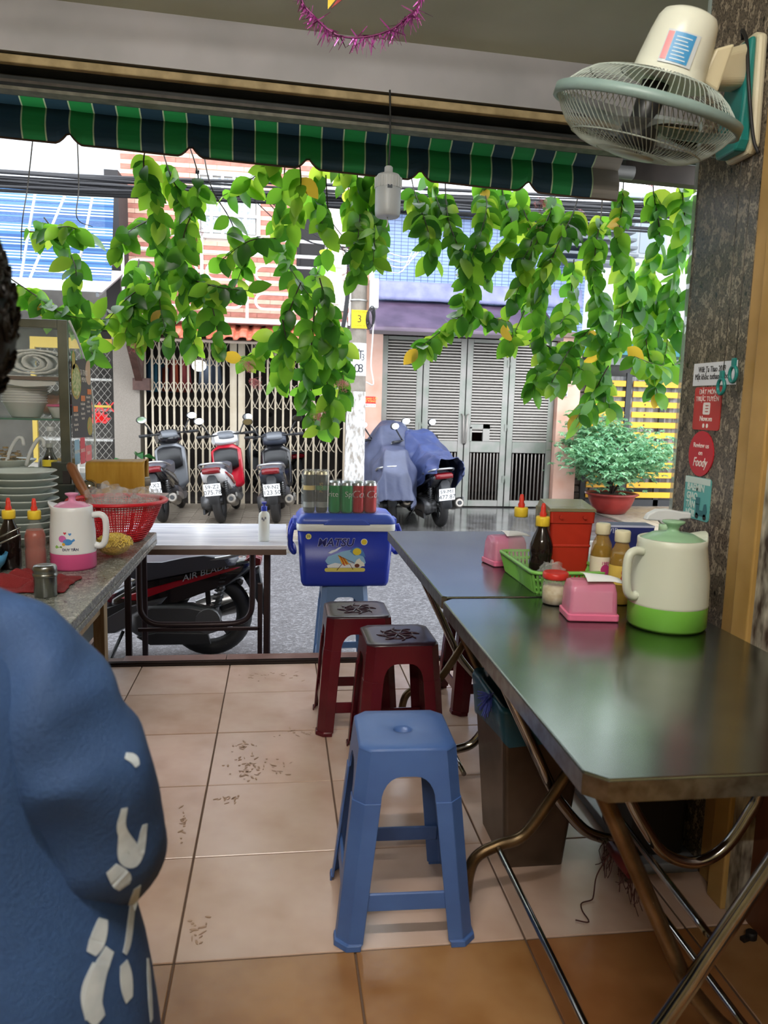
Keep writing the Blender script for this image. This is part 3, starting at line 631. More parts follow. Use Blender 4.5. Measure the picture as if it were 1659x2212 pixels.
t0, t1 = tz(711), tz(672); pc = dirp*((t0+t1)/2)+Vector((0, -prad(2.6)-.012, 0)); hw, hh_ = .085, (t1-t0)/2
pl = decal('number_plaque', rect(-hw, hw, -hh_, hh_), mat('yellow_plaque', 'f2c81e', .4), up, FRONT(pc), .008)
text('numeral', '3', .11, mat('plaque_ink', '3a3010', .5), pl, FRONT(pc+Vector((0, -.0085, 0)))); text('lettering', 'CX HỒNG VIỆN 3', .02, mat('plaque_ink', '', .5), pl, FRONT(pc+Vector((0, -.0085, hh_*.8)))); text('lettering', 'CX HỒNG 28', .02, mat('plaque_ink', '', .5), pl, FRONT(pc+Vector((0, -.0085, -hh_*.72))))
for y in (613, 650): MB().tube([dirp*tz(y)+Vector(((prad(3)+.006)*cos(2*pi*j/16), (prad(3)+.006)*sin(2*pi*j/16), 0)) for j in range(16)], .012, 4, closed=True).build('steel_band', mat('band_steel', 'b9bab8', .4, .7), up)
ba, bb = at(797, 667, Y=8.45)-base, at(817, 604, Y=8.45)-base
MB().box(ba.x, bb.x, -.14, .06, ba.z, bb.z).build('meter_box', mat('meter_grey', 'd3d5d3', .5), up, bevel=.01)
MB().box(ba.x-.05, ba.x+.0, -.04, .04, ba.z-.05, bb.z+.15).build('back_plank', mat('salmon_plank', 'b08a76', .6), up)
cb = mat('black_cable', '232327', .5)
for i in range(3):
    MB().tube(smooth([dirp*tz(560)+Vector((-prad(3)-.02-.015*i, -.03, 0)), dirp*tz(650)+Vector((-prad(2.6)-.03-.014*i, -.05, 0)), dirp*tz(760)+Vector((-prad(2)-.1-.012*i, -.02, 0)), dirp*tz(960)+Vector((-.33-.02*i, .2, 0))]), .011, 6).build('down_cable', cb, up)
MB().tube(smooth([ba+Vector((.05, -.05, 0)), ba+Vector((.04, -.06, -.3)), ba+Vector((.03, -.06, -.6)), ba+Vector((.06, -.06, -.8)), ba+Vector((-.02, -.05, -.78))]), .008, 6).build('loose_wire', mat('white_wire', 'c9c6c2', .5), up)
for i in range(5): MB().tube([ba+Vector((-.0+.035*cos(2*pi*j/14)+.006*i, -.06-.008*i, -.12+.1*sin(2*pi*j/14)+.01*i)) for j in range(14)], .005, 5, closed=True).build('wire_coil', cb, up)
# ---- overhead cables
oc = thing('overhead_cables', 'thick bundle of black overhead cables along the street', 'cables', (0, 8.3, 3.5))
for i in range(16):
    zl = at(0, 372+i*2.4, Y=8.3).z; zr = at(1450, 440+(i*37 % 60), Y=8.3).z; y = random.uniform(-.12, .12); sag = random.uniform(.05, .3)
    MB().tube([(-9+19*t, y+.03*sin(t*9+i), (zl+(zr-zl)*((-9+19*t+1.9)/5.3) if -1.9 < -9+19*t < 6 else (zl if t < .5 else zr+.0))-3.5-sag*.25*sin(t*21+i)*.3) for t in [k/60 for k in range(61)]], random.choice((.008, .012, .017)), 5).build('cable', cb, oc)
for i in range(7):
    a = at(760+random.uniform(-10, 20), 575+random.uniform(-60, 0), Y=8.35); b = at(random.uniform(480, 700), random.uniform(380, 440), Y=8.3)
    MB().tube(smooth([a-Vector((0, 8.3, 3.5)), (a+b)/2-Vector((0, 8.3, 3.5+random.uniform(.05, .3))), b-Vector((0, 8.3, 3.5))]), .006, 4).build('service_wire', cb, oc)
for i in range(4):
    a = at(785, 560-i*12, Y=8.4); b = at(890+i*20, 545-i*25, Y=8.4); c = at(860+i*10, 590-i*12, Y=8.4)
    MB().tube(smooth([p-Vector((0, 8.3, 3.5)) for p in (a, c, b)]), .007, 4).build('loop_wire', mat('white_wire', '', .5), oc)
# ================================================ plastic stools
def stool(name, label, m, loc, rz=0, base=.155, top=.112, h=.455, hole=True, group=None, pattern=None, seatm=None):
    t = thing(name, label, 'stool', loc, rz, group); c = .026; fl = .036
    def hs(z): return base+(top-base)*z/h
    zl = h-.125
    for sx in (1, -1):
        for sy in (1, -1):
            rings = []
            for z in (0, .012, .0125, zl):
                q = hs(z)+(.004 if z < .0122 else 0); f_ = fl if z > .1 else fl-.004
                rings.append([Vector(p) for p in ((sx*q, sy*(q-c-f_), z), (sx*q, sy*(q-c), z), (sx*(q-c), sy*q, z), (sx*(q-c-f_), sy*q, z))])
            if sx*sy < 0: rings = [r[::-1] for r in rings]
            MB().loft(rings, sm=False, cap0=False, cap1=False, closed=False).build('leg', m, t, solid=.005, off=1 if 0 else 0, bevel=.0012, seg=1)
    # arched aprons
    for k in range(4):
        a_ = pi/2*k; ca, sa = cos(a_), sin(a_); o_in = hs(zl)-c-fl; r = .045
        prof = [(-(hs(zl)-c), zl), (-o_in, zl)]+[(-o_in+r+r*cos(pi-t_), zl+.06*sin(t_)) for t_ in [pi/2*i/6 for i in range(1, 7)]]+[(o_in-r+r*cos(t_), zl+.06*sin(t_)) for t_ in [pi/2-pi/2*i/6 for i in range(0, 6)]]+[(o_in, zl), (hs(zl)-c, zl), (hs(h)-c, h-.006), (-(hs(h)-c), h-.006)]
        MB().prism(prof, lambda a, b, d: (a*ca+(hs(b)-d)*sa, a*sa-(hs(b)-d)*ca, b), .005).build('apron', m, t)
        a2 = a_+pi/4; q0, q1 = hs(zl), hs(h)
        P = [Vector((q0, q0-c, zl)), Vector((q0-c, q0, zl)), Vector((q1-c, q1, h-.006)), Vector((q1, q1-c, h-.006))]
        Rz = Matrix.Rotation(a_, 3, 'Z'); MB().add([Rz @ p for p in P], [(0, 1, 2, 3)]).build('corner', m, t, solid=.005)
        zr = .105; o2 = hs(zr)-.028
        MB().add([], []).hexa([(x*ca+y*sa, x*sa-y*ca, z) for x, y, z in ((-o2, hs(zr)-.002, zr-.02-.006*0), (o2, hs(zr)-.002, zr-.02), (o2, hs(zr)-.010, zr-.02), (-o2, hs(zr)-.010, zr-.02))], [(x*ca+y*sa, x*sa-y*ca, z) for x, y, z in ((-o2, hs(zr)-.006, zr+.02), (o2, hs(zr)-.006, zr+.02), (o2, hs(zr)-.014, zr+.02), (-o2, hs(zr)-.014, zr+.02))]).build('rung', m, t, bevel=.002, seg=1)
    # seat: cut-corner slab with rolled edge, optional hole
    def ring(q, z, cc, n=24, circ=None):
        out = []
        oct_ = [(q, q-cc), (q-cc, q), (-q+cc, q), (-q, q-cc), (-q, -q+cc), (-q+cc, -q), (q-cc, -q), (q, -q+cc)]
        for i in range(8):
            a, b = Vector(oct_[i]), Vector(oct_[(i+1) % 8]); m_ = 1 if i % 2 == 0 else 5
            for j in range(m_): p = a.lerp(b, j/m_); out.append(Vector((p.x, p.y, z)))
        return out
    rr = [ring(hs(h-.008), h-.008, c), ring(hs(h)-.001, h-.003, c), ring(hs(h)-.006, h, c-.003), ring(hs(h)-.03, h-.0005, c-.01), ring(.035, h-.002, .014)]
    n = len(rr[0])
    if hole:
        ang = [math.atan2(p.y, p.x) for p in rr[0]]
        rr += [[Vector((.026*cos(a), .026*sin(a), h-.004)) for a in ang], [Vector((.022*cos(a), .015*sin(a), h-.005)) for a in ang], [Vector((.02*cos(a), .013*sin(a), h-.03)) for a in ang]]
    MB().loft(rr, cap0=False, cap1=not hole).build('seat', seatm or m, t, sub=0)
    if pattern:
        for i in range(8):
            a_ = 2*pi*i/8; pts = [(.075*s_*cos(a_+.35*sin(pi*s_)), .075*s_*sin(a_+.35*sin(pi*s_)), h+.0002) for s_ in [j/8 for j in range(9)]]
            MB().tube(pts, [.0015]+[.003]*7+[.001], 6).build('relief_line', pattern, t)
        MB().tube([(.05*cos(2*pi*i/24), .05*sin(2*pi*i/24), h-.0005) for i in range(24)], .0025, 6, closed=True).build('relief_ring', pattern, t)
    return t
blue_p = mat('blue_plastic', '4a6ba8', .42, var='42609a', vs=6)
maroon_p = mat('maroon_plastic', '5a1620', .22, var='48111a', vs=4)
maroon_top = mat('dark_maroon_seat', '2f1c26', .3); relief_m = mat('seat_relief', '3d2833', .3)
greyblue_p = mat('faded_blue_plastic', '58749c', .45)
stool('plastic_stool', 'blue plastic stool with oval hole in the seat, nearest in the aisle', blue_p, (.30, 1.735, 0), -.03, .158, .112, .46)
stool('plastic_stool', 'dark maroon plastic stool standing right behind the blue stool', maroon_p, (.41, 2.535, 0), .02, .152, .12, .447, False, 'maroon stools', relief_m, maroon_top)
stool('plastic_stool', 'dark maroon plastic stool nearest the cooler box', maroon_p, (.30, 2.87, 0), .0, .152, .12, .447, False, 'maroon stools', relief_m, maroon_top)
stool('plastic_stool', 'maroon plastic stool tucked under the far steel table', maroon_p, (.845, 3.03, 0), .06, .152, .12, .447, False, 'maroon stools', relief_m, maroon_top)
stool('plastic_stool', 'faded blue plastic stool carrying the cooler box in the street', greyblue_p, (.37, 4.31, SZ(4.31)), .0, .165, .125, .222-SZ(4.31), True)
stool('plastic_stool', 'slate blue plastic stool cut off at the right edge of the view', mat('slate_plastic', '3b4a60', .45), (1.02, .62, 0), .1, .155, .115, .455)
# ================================================ stainless steel folding tables
inox = mat('worn_stainless', '8f9792', .2, 1, var='818984', vs=5, bump=.035, bs=5)
inox_edge = mat('stainless_edge', '8d8f8c', .3, 1, var='6f6a64', vs=40)
chrome = mat('chrome_tube', 'a9a8a6', .14, 1, var='8f8b86', vs=12)
rusty = mat('tarnished_tube', '7d6a50', .35, .85, var='57452f', vs=14)
def steel_table(name, label, x0, x1, y0, y1, z, ch):
    t = thing(name, label, 'table', ((x0+x1)/2, (y0+y1)/2, 0), 0, 'steel tables'); ox, oy = t.location.x, t.location.y
    out = [(x0+ch, y0), (x1-ch, y0), (x1, y0+ch), (x1, y1-ch), (x1-ch, y1), (x0+ch, y1), (x0, y1-ch), (x0, y0+ch)]
    out = [(a-ox, b-oy) for a, b in out]
    MB().prism(out, lambda a, b, c: (a, b, z-.006+c), .006).build('tabletop', inox, t, bevel=.003)
    n = len(out); mb = MB()
    for i in range(n):
        a, b = out[i], out[(i+1) % n]; mb.hexa([(a[0], a[1], z-.035), (b[0], b[1], z-.035), (b[0]*.992, b[1]*.992, z-.035), (a[0]*.992, a[1]*.992, z-.035)], [(a[0], a[1], z-.004), (b[0], b[1], z-.004), (b[0]*.992, b[1]*.992, z-.004), (a[0]*.992, a[1]*.992, z-.004)])
    mb.build('apron', inox_edge, t)
    MB().box(x0-ox+.02, x1-ox-.02, y0-oy+.02, y1-oy-.02, z-.03, z-.012).build('underboard', mat('table_underboard', '5a4a3a', .7), t)
    def leg(pts, m, nm='leg', r=.0145): 
        return MB().tube([Vector(p)-Vector((ox, oy, 0)) for p in smooth(pts, 6)], r, 10).build(nm, m, t)
    xa, xb = x0+.045, x1-.06
    for y, m1, m2 in ((y0+(.16 if y0 < 1.5 else .32), rusty, chrome), (y1-.20, chrome, rusty)):
        # crossing legs with swan-neck feet
        A_ = ((.05, z-.02), (.124, .552), (.191, .417), (.259, .279), (.293, .227), (.352, .161), (.404, .135), (.455, .12), (.48, .08), (.488, .012))
        leg([(x0+a, y, b) for a, b in A_], m1); y2 = y-.034
        B_ = ((.485, z-.02), (.42, .56), (.296, .354), (.248, .271), (.182, .175), (.117, .151), (.065, .125), (.046, .083), (.04, .012))
        leg([(x0+a, y2, b) for a, b in B_], m2)
    leg([(x0+.114, y0+.13, .15), (x0+.114, (y0+y1)/2, .15), (x0+.114, y1-.23, .15)], chrome, 'stretcher', .0075)
    leg([(x0+.41, y0+.16, .135), (x0+.41, (y0+y1)/2, .135), (x0+.41, y1-.20, .135)], chrome, 'stretcher', .0075)
    leg([(x0+.295, y0+.135, .355), (x0+.34, (y0+y1)/2, .31), (x0+.38, y1-.20, .275)], chrome, 'diagonal_bar', .0075)
    leg([(x0+.2, y0+.44, z-.03), (x0+.27, y0+.44, .476), (x0+.334, y0+.44, .362), (x0+.379, y0+.44, .312), (x0+.443, y0+.44, .293), (x0+.503, y0+.44, .321), (x0+.55, y0+.44, .392), (x0+.575, y0+.44, .463), (x0+.59, y0+.44, z-.03)], chrome, 'brace', .012)
    for x in (xa+.04, xb-.02): MB().bar((x-ox, y0+.2-oy, z-.03), (x-ox, y1-.2-oy, z-.03), .02, .02).build('frame_rail', rusty, t)
    return t
T1 = steel_table('steel_table', 'stainless folding table nearest the viewer with the white and green jug', .43, 1.05, .955, 1.957, .72, .028)
T2 = steel_table('steel_table', 'stainless folding table next to the street with the green basket', .436, 1.10, 1.968, 3.045, .722, .012)
# tape and raffia tied round a leg of the near table
ox, oy = T1.location.x, T1.location.y
mb = MB().tube([(.84-ox, 1.72-oy, .135), (.84-ox, 1.66-oy, .135), (.84-ox, 1.60-oy, .135)], [.013, .016, .013], 10); mb.build('red_tape', mat('red_tape', '5e1a1c', .5), T1)
mb = MB()
for i in range(46):
    y = random.uniform(1.56, 1.75); a = random.uniform(-1, 1); l = random.uniform(.02, .07)
    mb.tube(smooth([(.84-ox+.012*a, y-oy, .13), (.84-ox+.02*a, y-oy+random.uniform(-.02, .02), .12-l*.5), (.84-ox+.03*a, y-oy+random.uniform(-.03, .03), .125-l)], 2), .0011, 4, cap=False)
mb.tube(smooth([(.83-ox, 1.7-oy, .125), (.80-ox, 1.70-oy, .07), (.80-ox, 1.71-oy, .012), (.79-ox, 1.70-oy, .003), (.76-ox, 1.69-oy, .003), (.75-ox, 1.66-oy, .003), (.75-ox, 1.62-oy, .003), (.72-ox, 1.63-oy, .003)], 4), .0018, 5)
stuff(mb.build('raffia_fibres', mat('raffia', '4a2622', .8), T1))
# ================================================ under the tables
bn = thing('waste_bin', 'tall brown steel waste bin lined with a blue plastic bag under the table', 'waste bin', (.692, 1.975, 0))
brown_st = mat('brown_stained_steel', '6a5c50', .35, .6, var='54483e', vs=6)
MB().loft([rring(.165, .235, .012, .0), rring(.235, .30, .014, .44)], sm=False, cap1=False).build('shell', brown_st, bn, solid=.004)
MB().loft([[Vector((p.x, p.y, .345+.035*sin(5*math.atan2(p.y, p.x)+1))) for p in rring(.232, .297, .02, .36)], rring(.242, .308, .02, .40), rring(.252, .316, .02, .448), rring(.242, .307, .02, .466), rring(.198, .28, .02, .448), rring(.17, .24, .02, .2)], cap0=False).build('bag_liner', [film('blue_bag', '2f6d8c', .72, .3, .5, 18)], bn)
mb = MB()
for i in range(60): a = random.uniform(0, 6.3); p = Vector((-.126, -.06, .455)); q = p+Vector((random.uniform(-.03, .01), random.uniform(-.035, .035), random.uniform(-.05, .02))); mb.tube([p, (p+q)/2+Vector((0, 0, .006)), q], .0018, 4, cap=False)
stuff(mb.build('torn_bag_fringe', mat('fringe_blue', '4a58b8', .5), bn))
bb_ = thing('dark_storage_box', 'black box standing under the table against the wall', 'box', (1.03, 1.93, .03))
MB().loft([rring(.15, .2, .01, 0), rring(.16, .21, .01, .48)], sm=False).build('body', mat('black_box', '1f1d1c', .5), bb_, bevel=.004); MB().loft([rring(.17, .22, .01, .48), rring(.17, .22, .01, .52)], sm=False).build('lid', mat('black_lid', '292625', .45), bb_, bevel=.004)
cap = thing('black_cap', 'small black plastic cap lying on the floor near the yellow post', 'cap', (1.115, 1.53, 0), .3); MB().lathe([(.012, 0), (.013, .002), (.013, .016), (.011, .018)], 16, cap0=True, cap1=True).build('shell', mat('black_cap', '171515', .5), cap); MB().box(-.03, -.01, -.006, .006, 0, .01).build('tab', mat('black_cap', '', .5), cap)
pth = struct(MB().box(.955, 1.13, 1.79, 2.42, 0, .03).box(1.13, 1.5, 2.085, 2.42, 0, .03).build('granite_plinth', mat('grey_plinth', '6f7276', .3, var='5d6064', vs=10), bevel=.004))
# ================================================ things on the steel tables
def lid_ring(r, z, n=24): return [Vector((r*cos(2*pi*j/n), r*sin(2*pi*j/n), z)) for j in range(n)]
def jug(label, loc, rz, body, base, lid, H_=.2, R0=.091, R1=.079, decals=None):
    t = thing('thermal_jug', label, 'jug', loc, rz); hb_ = H_*.27
    MB().lathe([(R0*.93, 0), (R0, .008), (R0*1.0, hb_)], 40, cap0=True).build('base_band', base, t)
    def spout(p, z):
        k = max(0, (z-H_*.9)/(H_*.1)); a = math.atan2(p.y, p.x); s_ = max(0, cos(a))**14; return Vector((p.x*(1+.22*k*s_), p.y, p.z+.012*k*s_))
    rings = [[spout(Vector((r*cos(2*pi*j/40), r*sin(2*pi*j/40), z)), z) for j in range(40)] for r, z in ((R0, hb_), (R0*1.012, hb_+.003), (R0*1.005, hb_+.006), (R0*.985, H_*.6), (R1, H_*.93), (R1*1.0, H_), (R1*.96, H_+.002), (R1*.95, H_-.012))]
    MB().loft(rings, cap0=False, cap1=False).build('body', body, t)
    ld_ = MB().lathe([(R1*.95, H_-.012), (R1*.94, H_-.002), (R1*.6, H_+.012), (R1*.2, H_+.016), (R1*.16, H_+.024), (R1*.2, H_+.032), (R1*.33, H_+.038), (R1*.33, H_+.042), (R1*.1, H_+.044)], 32, cap1=True).build('lid', lid, t)
    hp = [(-R1*1.0, 0, H_*.86), (-R1-.025, 0, H_*.87), (-R1-.04, 0, H_*.8), (-R1-.042, 0, H_*.6), (-R1-.036, 0, H_*.42), (-R1-.022, 0, H_*.36), (-R0*.97, 0, H_*.38)]
    MB().tube(smooth(hp, 4), .0105, 8).build('handle', body, t)
    return t
jug_w = mat('off_white_plastic', 'd6dccb', .35, var='cdd4c2', vs=3)
jug('large off-white thermal jug with green base and lid on the near steel table', (.925, 1.69, .72), .18, jug_w, mat('green_plastic', '7cc34a', .35), film('mint_lid', '9cc9a2', .85, .25), .212)
pink_clear = film('pink_clear_plastic', 'f08fb4', .62, .12)
pink_solid = mat('pink_base_plastic', 'e8789f', .3)
def napkin_box(label, loc, rz, top=True):
    t = thing('napkin_box', label, 'napkin box', loc, rz, 'pink napkin boxes')
    MB().loft([rring(.122, .092, .006, 0), rring(.126, .096, .008, .004), rring(.126, .096, .008, .018)], sm=False).build('base_tray', pink_solid, t, bevel=.002, seg=1)
    MB().loft([rring(.118, .088, .008, .018), rring(.114, .084, .01, .07), rring(.106, .072, .012, .09), rring(.1, .03, .01, .096)], cap0=False).build('cover', pink_clear, t)
    MB().loft([rring(.098, .066, .002, .02), rring(.096, .062, .002, .07)], sm=False).build('napkin_stack', mat('napkin_paper', 'f0e6ea', .8, var='d9c6cf', vs=40, stretch=(1, 1, 12)), t)
    if top: MB().grid(lambda u, v: (-.02+.09*u, -.045+.075*v+.01*u, .1+.012*(1-u)*v-.02*max(0, u-.7)+.006*sin(4*v)), 8, 6).build('pulled_napkin', mat('napkin_white', 'eef0f2', .8), t, solid=.001)
    return t
napkin_box('pink see-through napkin box with a white napkin, beside the jug', (.762, 1.768, .72), -.12)
napkin_box('pink see-through napkin box behind the green basket', (.735, 2.40, .722), .2)
def jar(label, loc):
    t = thing('garlic_jar', label, 'jar', loc)
    MB().lathe([(.028, 0), (.033, .004), (.034, .05), (.031, .062), (.03, .07)], 24, cap0=True).build('glass', film('clear_plastic', 'e8e6df', .25, .1), t)
    MB().lathe([(.03, .003), (.0315, .02), (.031, .045), (.02, .05)], 20, cap0=True, cap1=True).build('pickled_garlic', mat('garlic', 'd9cdae', .6, var='bfae85', vs=60), t)
    MB().lathe([(.033, .068), (.034, .07), (.034, .082), (.031, .085)], 24, cap0=True, cap1=True).build('lid', mat('red_lid', 'c8342c', .35), t)
jar('small clear jar of pickled garlic with a red lid', (.722, 1.90, .72))
yellow_cap = mat('yellow_cap', 'e8c93a', .4); red_tip = mat('red_tip', 'd43a2c', .4)
def sauce(name, label, loc, liquid, glass, lv, s=1, group=None, wrapm=None):
    t = thing(name, label, 'sauce bottle', loc, 0, group)
    pr = [(.03, 0), (.033, .005), (.033, .06), (.031, .07), (.033, .08), (.033, .105), (.027, .125), (.016, .15), (.0135, .165)]
    pr = [(r*s, z*s) for r, z in pr]
    MB().lathe(pr, 24, cap0=True).build('bottle', glass, t)
    q = [(r*.93, z+.002) for r, z in pr if z <= lv*s]; MB().lathe(q, 24, cap0=True, cap1=True).build('sauce', liquid, t)
    MB().lathe([(.0185*s, .16*s), (.02*s, .162*s), (.02*s, .184*s), (.0185*s, .188*s)], 20, cap0=True, cap1=True).build('cap', yellow_cap, t)
    MB().lathe([(.009*s, .188*s), (.0105*s, .196*s), (.007*s, .203*s), (.0075*s, .212*s), (.0045*s, .226*s)], 14, cap1=True).build('nozzle', red_tip, t)
    if wrapm: MB().lathe([(r*1.05, z) for r, z in pr if z <= .12*s], 24).build('plastic_wrap', wrapm, t)
    return t
soy_l = mat('soy_sauce', '1a0e0a', .15); chili_l = mat('chili_sauce', '96341f', .3, var='842a18', vs=6); thin_l = mat('yellow_dregs', 'c9b53c', .3)
clear = film('clear_bottle', 'e6ebe6', .1, .08)
sauce('soy_sauce_bottle', 'dark soy sauce bottle with yellow cap inside the green basket', (.75, 2.10, .735), soy_l, mat('soy_glass', '1c1412', .12), .13)
sauce('sauce_bottle', 'nearly empty clear squeeze bottle with yellow cap in the green basket', (.73, 2.24, .735), thin_l, clear, .05, 1.04)
# green slotted basket
gb = thing('slotted_basket', 'green plastic basket with slotted sides holding sauces', 'basket', (.795, 2.145, .722))
green_b = mat('lime_green_plastic', '7fc25a', .4)
w0, d0, w1, d1, hh = .185, .30, .215, .335, .062
MB().loft([rring(w0, d0, .02, 0), rring(w0, d0, .02, .006)], sm=False).build('bottom', green_b, gb)
MB().loft([rring(w1-.012, d1-.012, .024, hh-.004), rring(w1+.006, d1+.006, .028, hh-.006), rring(w1+.008, d1+.008, .028, hh+.002), rring(w1-.01, d1-.01, .024, hh+.004), rring(w1-.012, d1-.012, .024, hh-.004)], cap0=False, cap1=False).build('rim', green_b, gb)
b0, b1 = rring(w0, d0, .02, .004, 3), rring(w1, d1, .024, hh, 3)
mb = MB(); per = []
def along(ring, t):
    L_ = [(ring[i]-ring[(i+1) % len(ring)]).length for i in range(len(ring))]; T_ = sum(L_); d = t*T_
    for i, l in enumerate(L_):
        if d <= l: return ring[i].lerp(ring[(i+1) % len(ring)], d/max(l, 1e-6))
        d -= l
    return ring[0]
for i in range(84): mb.bar(along(b0, i/84), along(b1, i/84), .0042, .0025, up=(0, 0, 1))
for t_ in (.12, .52, .92):
    ring = [a.lerp(b, t_) for a, b in zip(b0, b1)]; ring2 = [a.lerp(b, min(1, t_+.16)) for a, b in zip(b0, b1)]; mb.loft([ring, ring2], cap0=False, cap1=False)
stuff(mb.build('slotted_wall', green_b, gb, solid=.002))
# red chopstick box with smoked lid
rb = thing('chopstick_box', 'tall red plastic chopstick box with a smoky clear lid in the basket', 'box', (.845, 2.17, .73), -.03)
red_p = mat('red_box_plastic', 'b8321f', .4, var='a62a1a', vs=5)
MB().loft([rring(.112, .10, .008, 0), rring(.12, .108, .008, .10), rring(.124, .112, .008, .101), rring(.124, .112, .008, .106), rring(.12, .108, .008, .107), rring(.128, .116, .008, .18)], sm=False).build('body', red_p, rb, bevel=.001, seg=1)
MB().loft([rring(.134, .122, .008, .172), rring(.136, .124, .008, .205)], sm=False).build('collar', mat('red_collar', 'a82c1c', .35), rb)
MB().hexa([(-.07, -.064, .205), (.07, -.064, .205), (.07, .066, .205), (-.07, .066, .205)], [(-.068, -.062, .214), (.068, -.062, .214), (.066, .05, .23), (-.066, .05, .23)]).box(-.073, -.069, -.064, .066, .14, .208).build('smoked_lid', film('smoky_plastic', '8f8a6a', .7, .2), rb, bevel=.003)
for x in (-.035, .035): MB().cyl((x, -.063, .19), (x, -.067, .19), .006, 12).build('rivet', mat('red_collar', '', .35), rb)
pbg = thing('plastic_bag', 'crumpled clear plastic bag stuffed at the basket corner', 'plastic bag', (.752, 2.015, .77))
def crumple(o, r, amp, f_, sc=(1, 1, 1), seed=0, n=22):
    mb = MB(); k = n//2; rings = []
    for i in range(1, k):
        ring = []
        for j in range(n):
            a = pi*i/k; b = 2*pi*j/n; d = Vector((sin(a)*cos(b)*sc[0], sin(a)*sin(b)*sc[1], -cos(a)*sc[2])); q = 1+amp*noise.noise(Vector((d.x*f_+seed, d.y*f_, d.z*f_)))*1.6
            ring.append(Vector(o)+d*r*q)
        rings.append(ring)
    return mb.loft(rings)
crumple((0, 0, 0), .036, .35, 3.2, (1, .8, 1.05)).build('film', film('bag_film', 'f4f6f6', .2, .18, 1.0, 50), pbg)
def amber(label, loc, lab, text_, lc):
    t = thing('sauce_bottle', label, 'sauce bottle', loc, 0, 'amber sauce bottles')
    MB().lathe([(.028, 0), (.03, .004), (.03, .03), (.0285, .034), (.03, .038), (.03, .115), (.026, .14), (.017, .16), (.0165, .175)], 24, cap0=True).build('bottle', film('amber_glass', 'b8923c', .55, .1), t)
    MB().lathe([(.028, .003), (.0285, .11), (.02, .135)], 24, cap0=True, cap1=True).build('sauce', mat('dark_fish_sauce', '4a2a14', .2), t)
    MB().lathe([(.0303, .055), (.0303, .105)], 24).build('label_band', lab, t); MB().lathe([(.0305, .062), (.0305, .098)], 24).build('label_panel', mat('cream_label', 'efe6c4', .5), t) if 0 else None
    text('lettering', text_, .012, lc, t, FRONT((0, -.031, .088))); decal('label_mark', ell(.013, .015), lc, t, FRONT((.0, -.0306, .07)), .0005)
    MB().lathe([(.019, .165), (.0205, .168), (.0205, .192), (.018, .196)], 20, cap0=True, cap1=True).build('cap', mat('cream_cap', 'ddd6b4', .4), t)
amber('amber sauce bottle with cream cap and pink printed label, left of the pair', (.893, 2.01, .722), mat('label_white', 'e9dfc9', .5), '1989', mat('label_magenta', 'c03a7a', .5))
amber('amber sauce bottle with cream cap and yellow ringed label beside the jug', (.90, 1.90, .72), mat('label_yellow', 'e2c25a', .5), 'BÚN', mat('label_red', 'b8402c', .5))
nv = thing('card_display_box', 'navy blue counter card box behind the jug on the far table', 'display box', (1.03, 2.16, .722), -.08)
MB().loft([rring(.15, .07, .004, 0), rring(.15, .07, .004, .172)], sm=False).build('carton', mat('navy_card', '27306e', .45), nv, bevel=.002, seg=1); text('lettering', 'VIB', .022, mat('card_print', 'c9cfe8', .5), nv, FRONT((-.05, -.0355, .155)))
MB().box(-.075, .075, -.0356, -.035, .166, .172).build('pale_edge', mat('card_print', '', .5), nv)
spb = thing('spray_bottle', 'white spray bottle with trigger head peeking over the jug', 'spray bottle', (1.02, 1.905, .722), -.1)
sp_w = mat('spray_white', 'dfe6ea', .35)
MB().lathe([(.034, 0), (.036, .005), (.036, .12), (.03, .15), (.014, .175), (.013, .19)], 24, cap0=True).build('bottle', sp_w, spb)
MB().lathe([(.017, .185), (.017, .21), (.014, .212)], 16, cap0=True, cap1=True).build('collar', mat('mint_collar', 'a8cfa8', .4), spb)
MB().prism([(-.06, .222), (-.052, .238), (-.03, .25), (.0, .252), (.035, .246), (.062, .244), (.064, .228), (.036, .226), (.016, .212), (-.014, .212), (-.02, .22)], lambda a, b, c: (a, -.012+c, b), .024).build('trigger_head', sp_w, spb, bevel=.004)
MB().prism([(.02, .224), (.03, .224), (.034, .2), (.026, .178), (.022, .2)], lambda a, b, c: (a, -.006+c, b), .012).build('trigger', mat('trigger_grey', 'b9c0c2', .4), spb)
lf_ = thing('paper_leaflet', 'pale blue and green printed leaflet lying behind the red box', 'leaflet', (1.0, 2.50, .723), .15)
MB().box(-.07, .07, -.1, .1, 0, .002).build('sheet', mat('leaflet_paper', 'c4d4d2', .4, var='8fb58a', vs=14), lf_); MB().box(-.06, .06, .02, .08, .002, .0025).build('blue_heading', mat('leaflet_blue', '9cb8cc', .4), lf_)
# ================================================ notices on the granite pillar
WALL = lambda o: plane(o, (0, -1, 0), (0, 0, 1))          # faces -X
def wallcard(name, label, y0, y1, z0, z1, cat='sign'):
    return thing(name, label, cat, (1.1299, (y0+y1)/2, (z0+z1)/2)), (y0-y1), (z1-z0)
ink = mat('black_ink', '2a2a2c', .6); wh = mat('white_print', 'efe9e4', .5)
t, w_, h_ = wallcard('wifi_notice', 'white paper notice with wifi password above the red card', 2.02, 1.815, 1.301, 1.361, 'notice')
decal('paper', rect(-w_/2, w_/2, -h_/2, h_/2), mat('glossy_paper', 'dfe3ea', .25), t, WALL((0, 0, 0)))
text('lettering', 'Wifi: Ta Thao 2019', .022, ink, t, WALL((-.0012, .012, h_*.2)), sx=.75); text('lettering', 'Mật khẩu: tuthaophobo', .022, ink, t, WALL((-.0012, .012, -h_*.12)), sx=.75)
t, w_, h_ = wallcard('red_order_card', 'red card reading DAT MON TRUC TUYEN under the wifi paper', 2.002, 1.872, 1.183, 1.297)
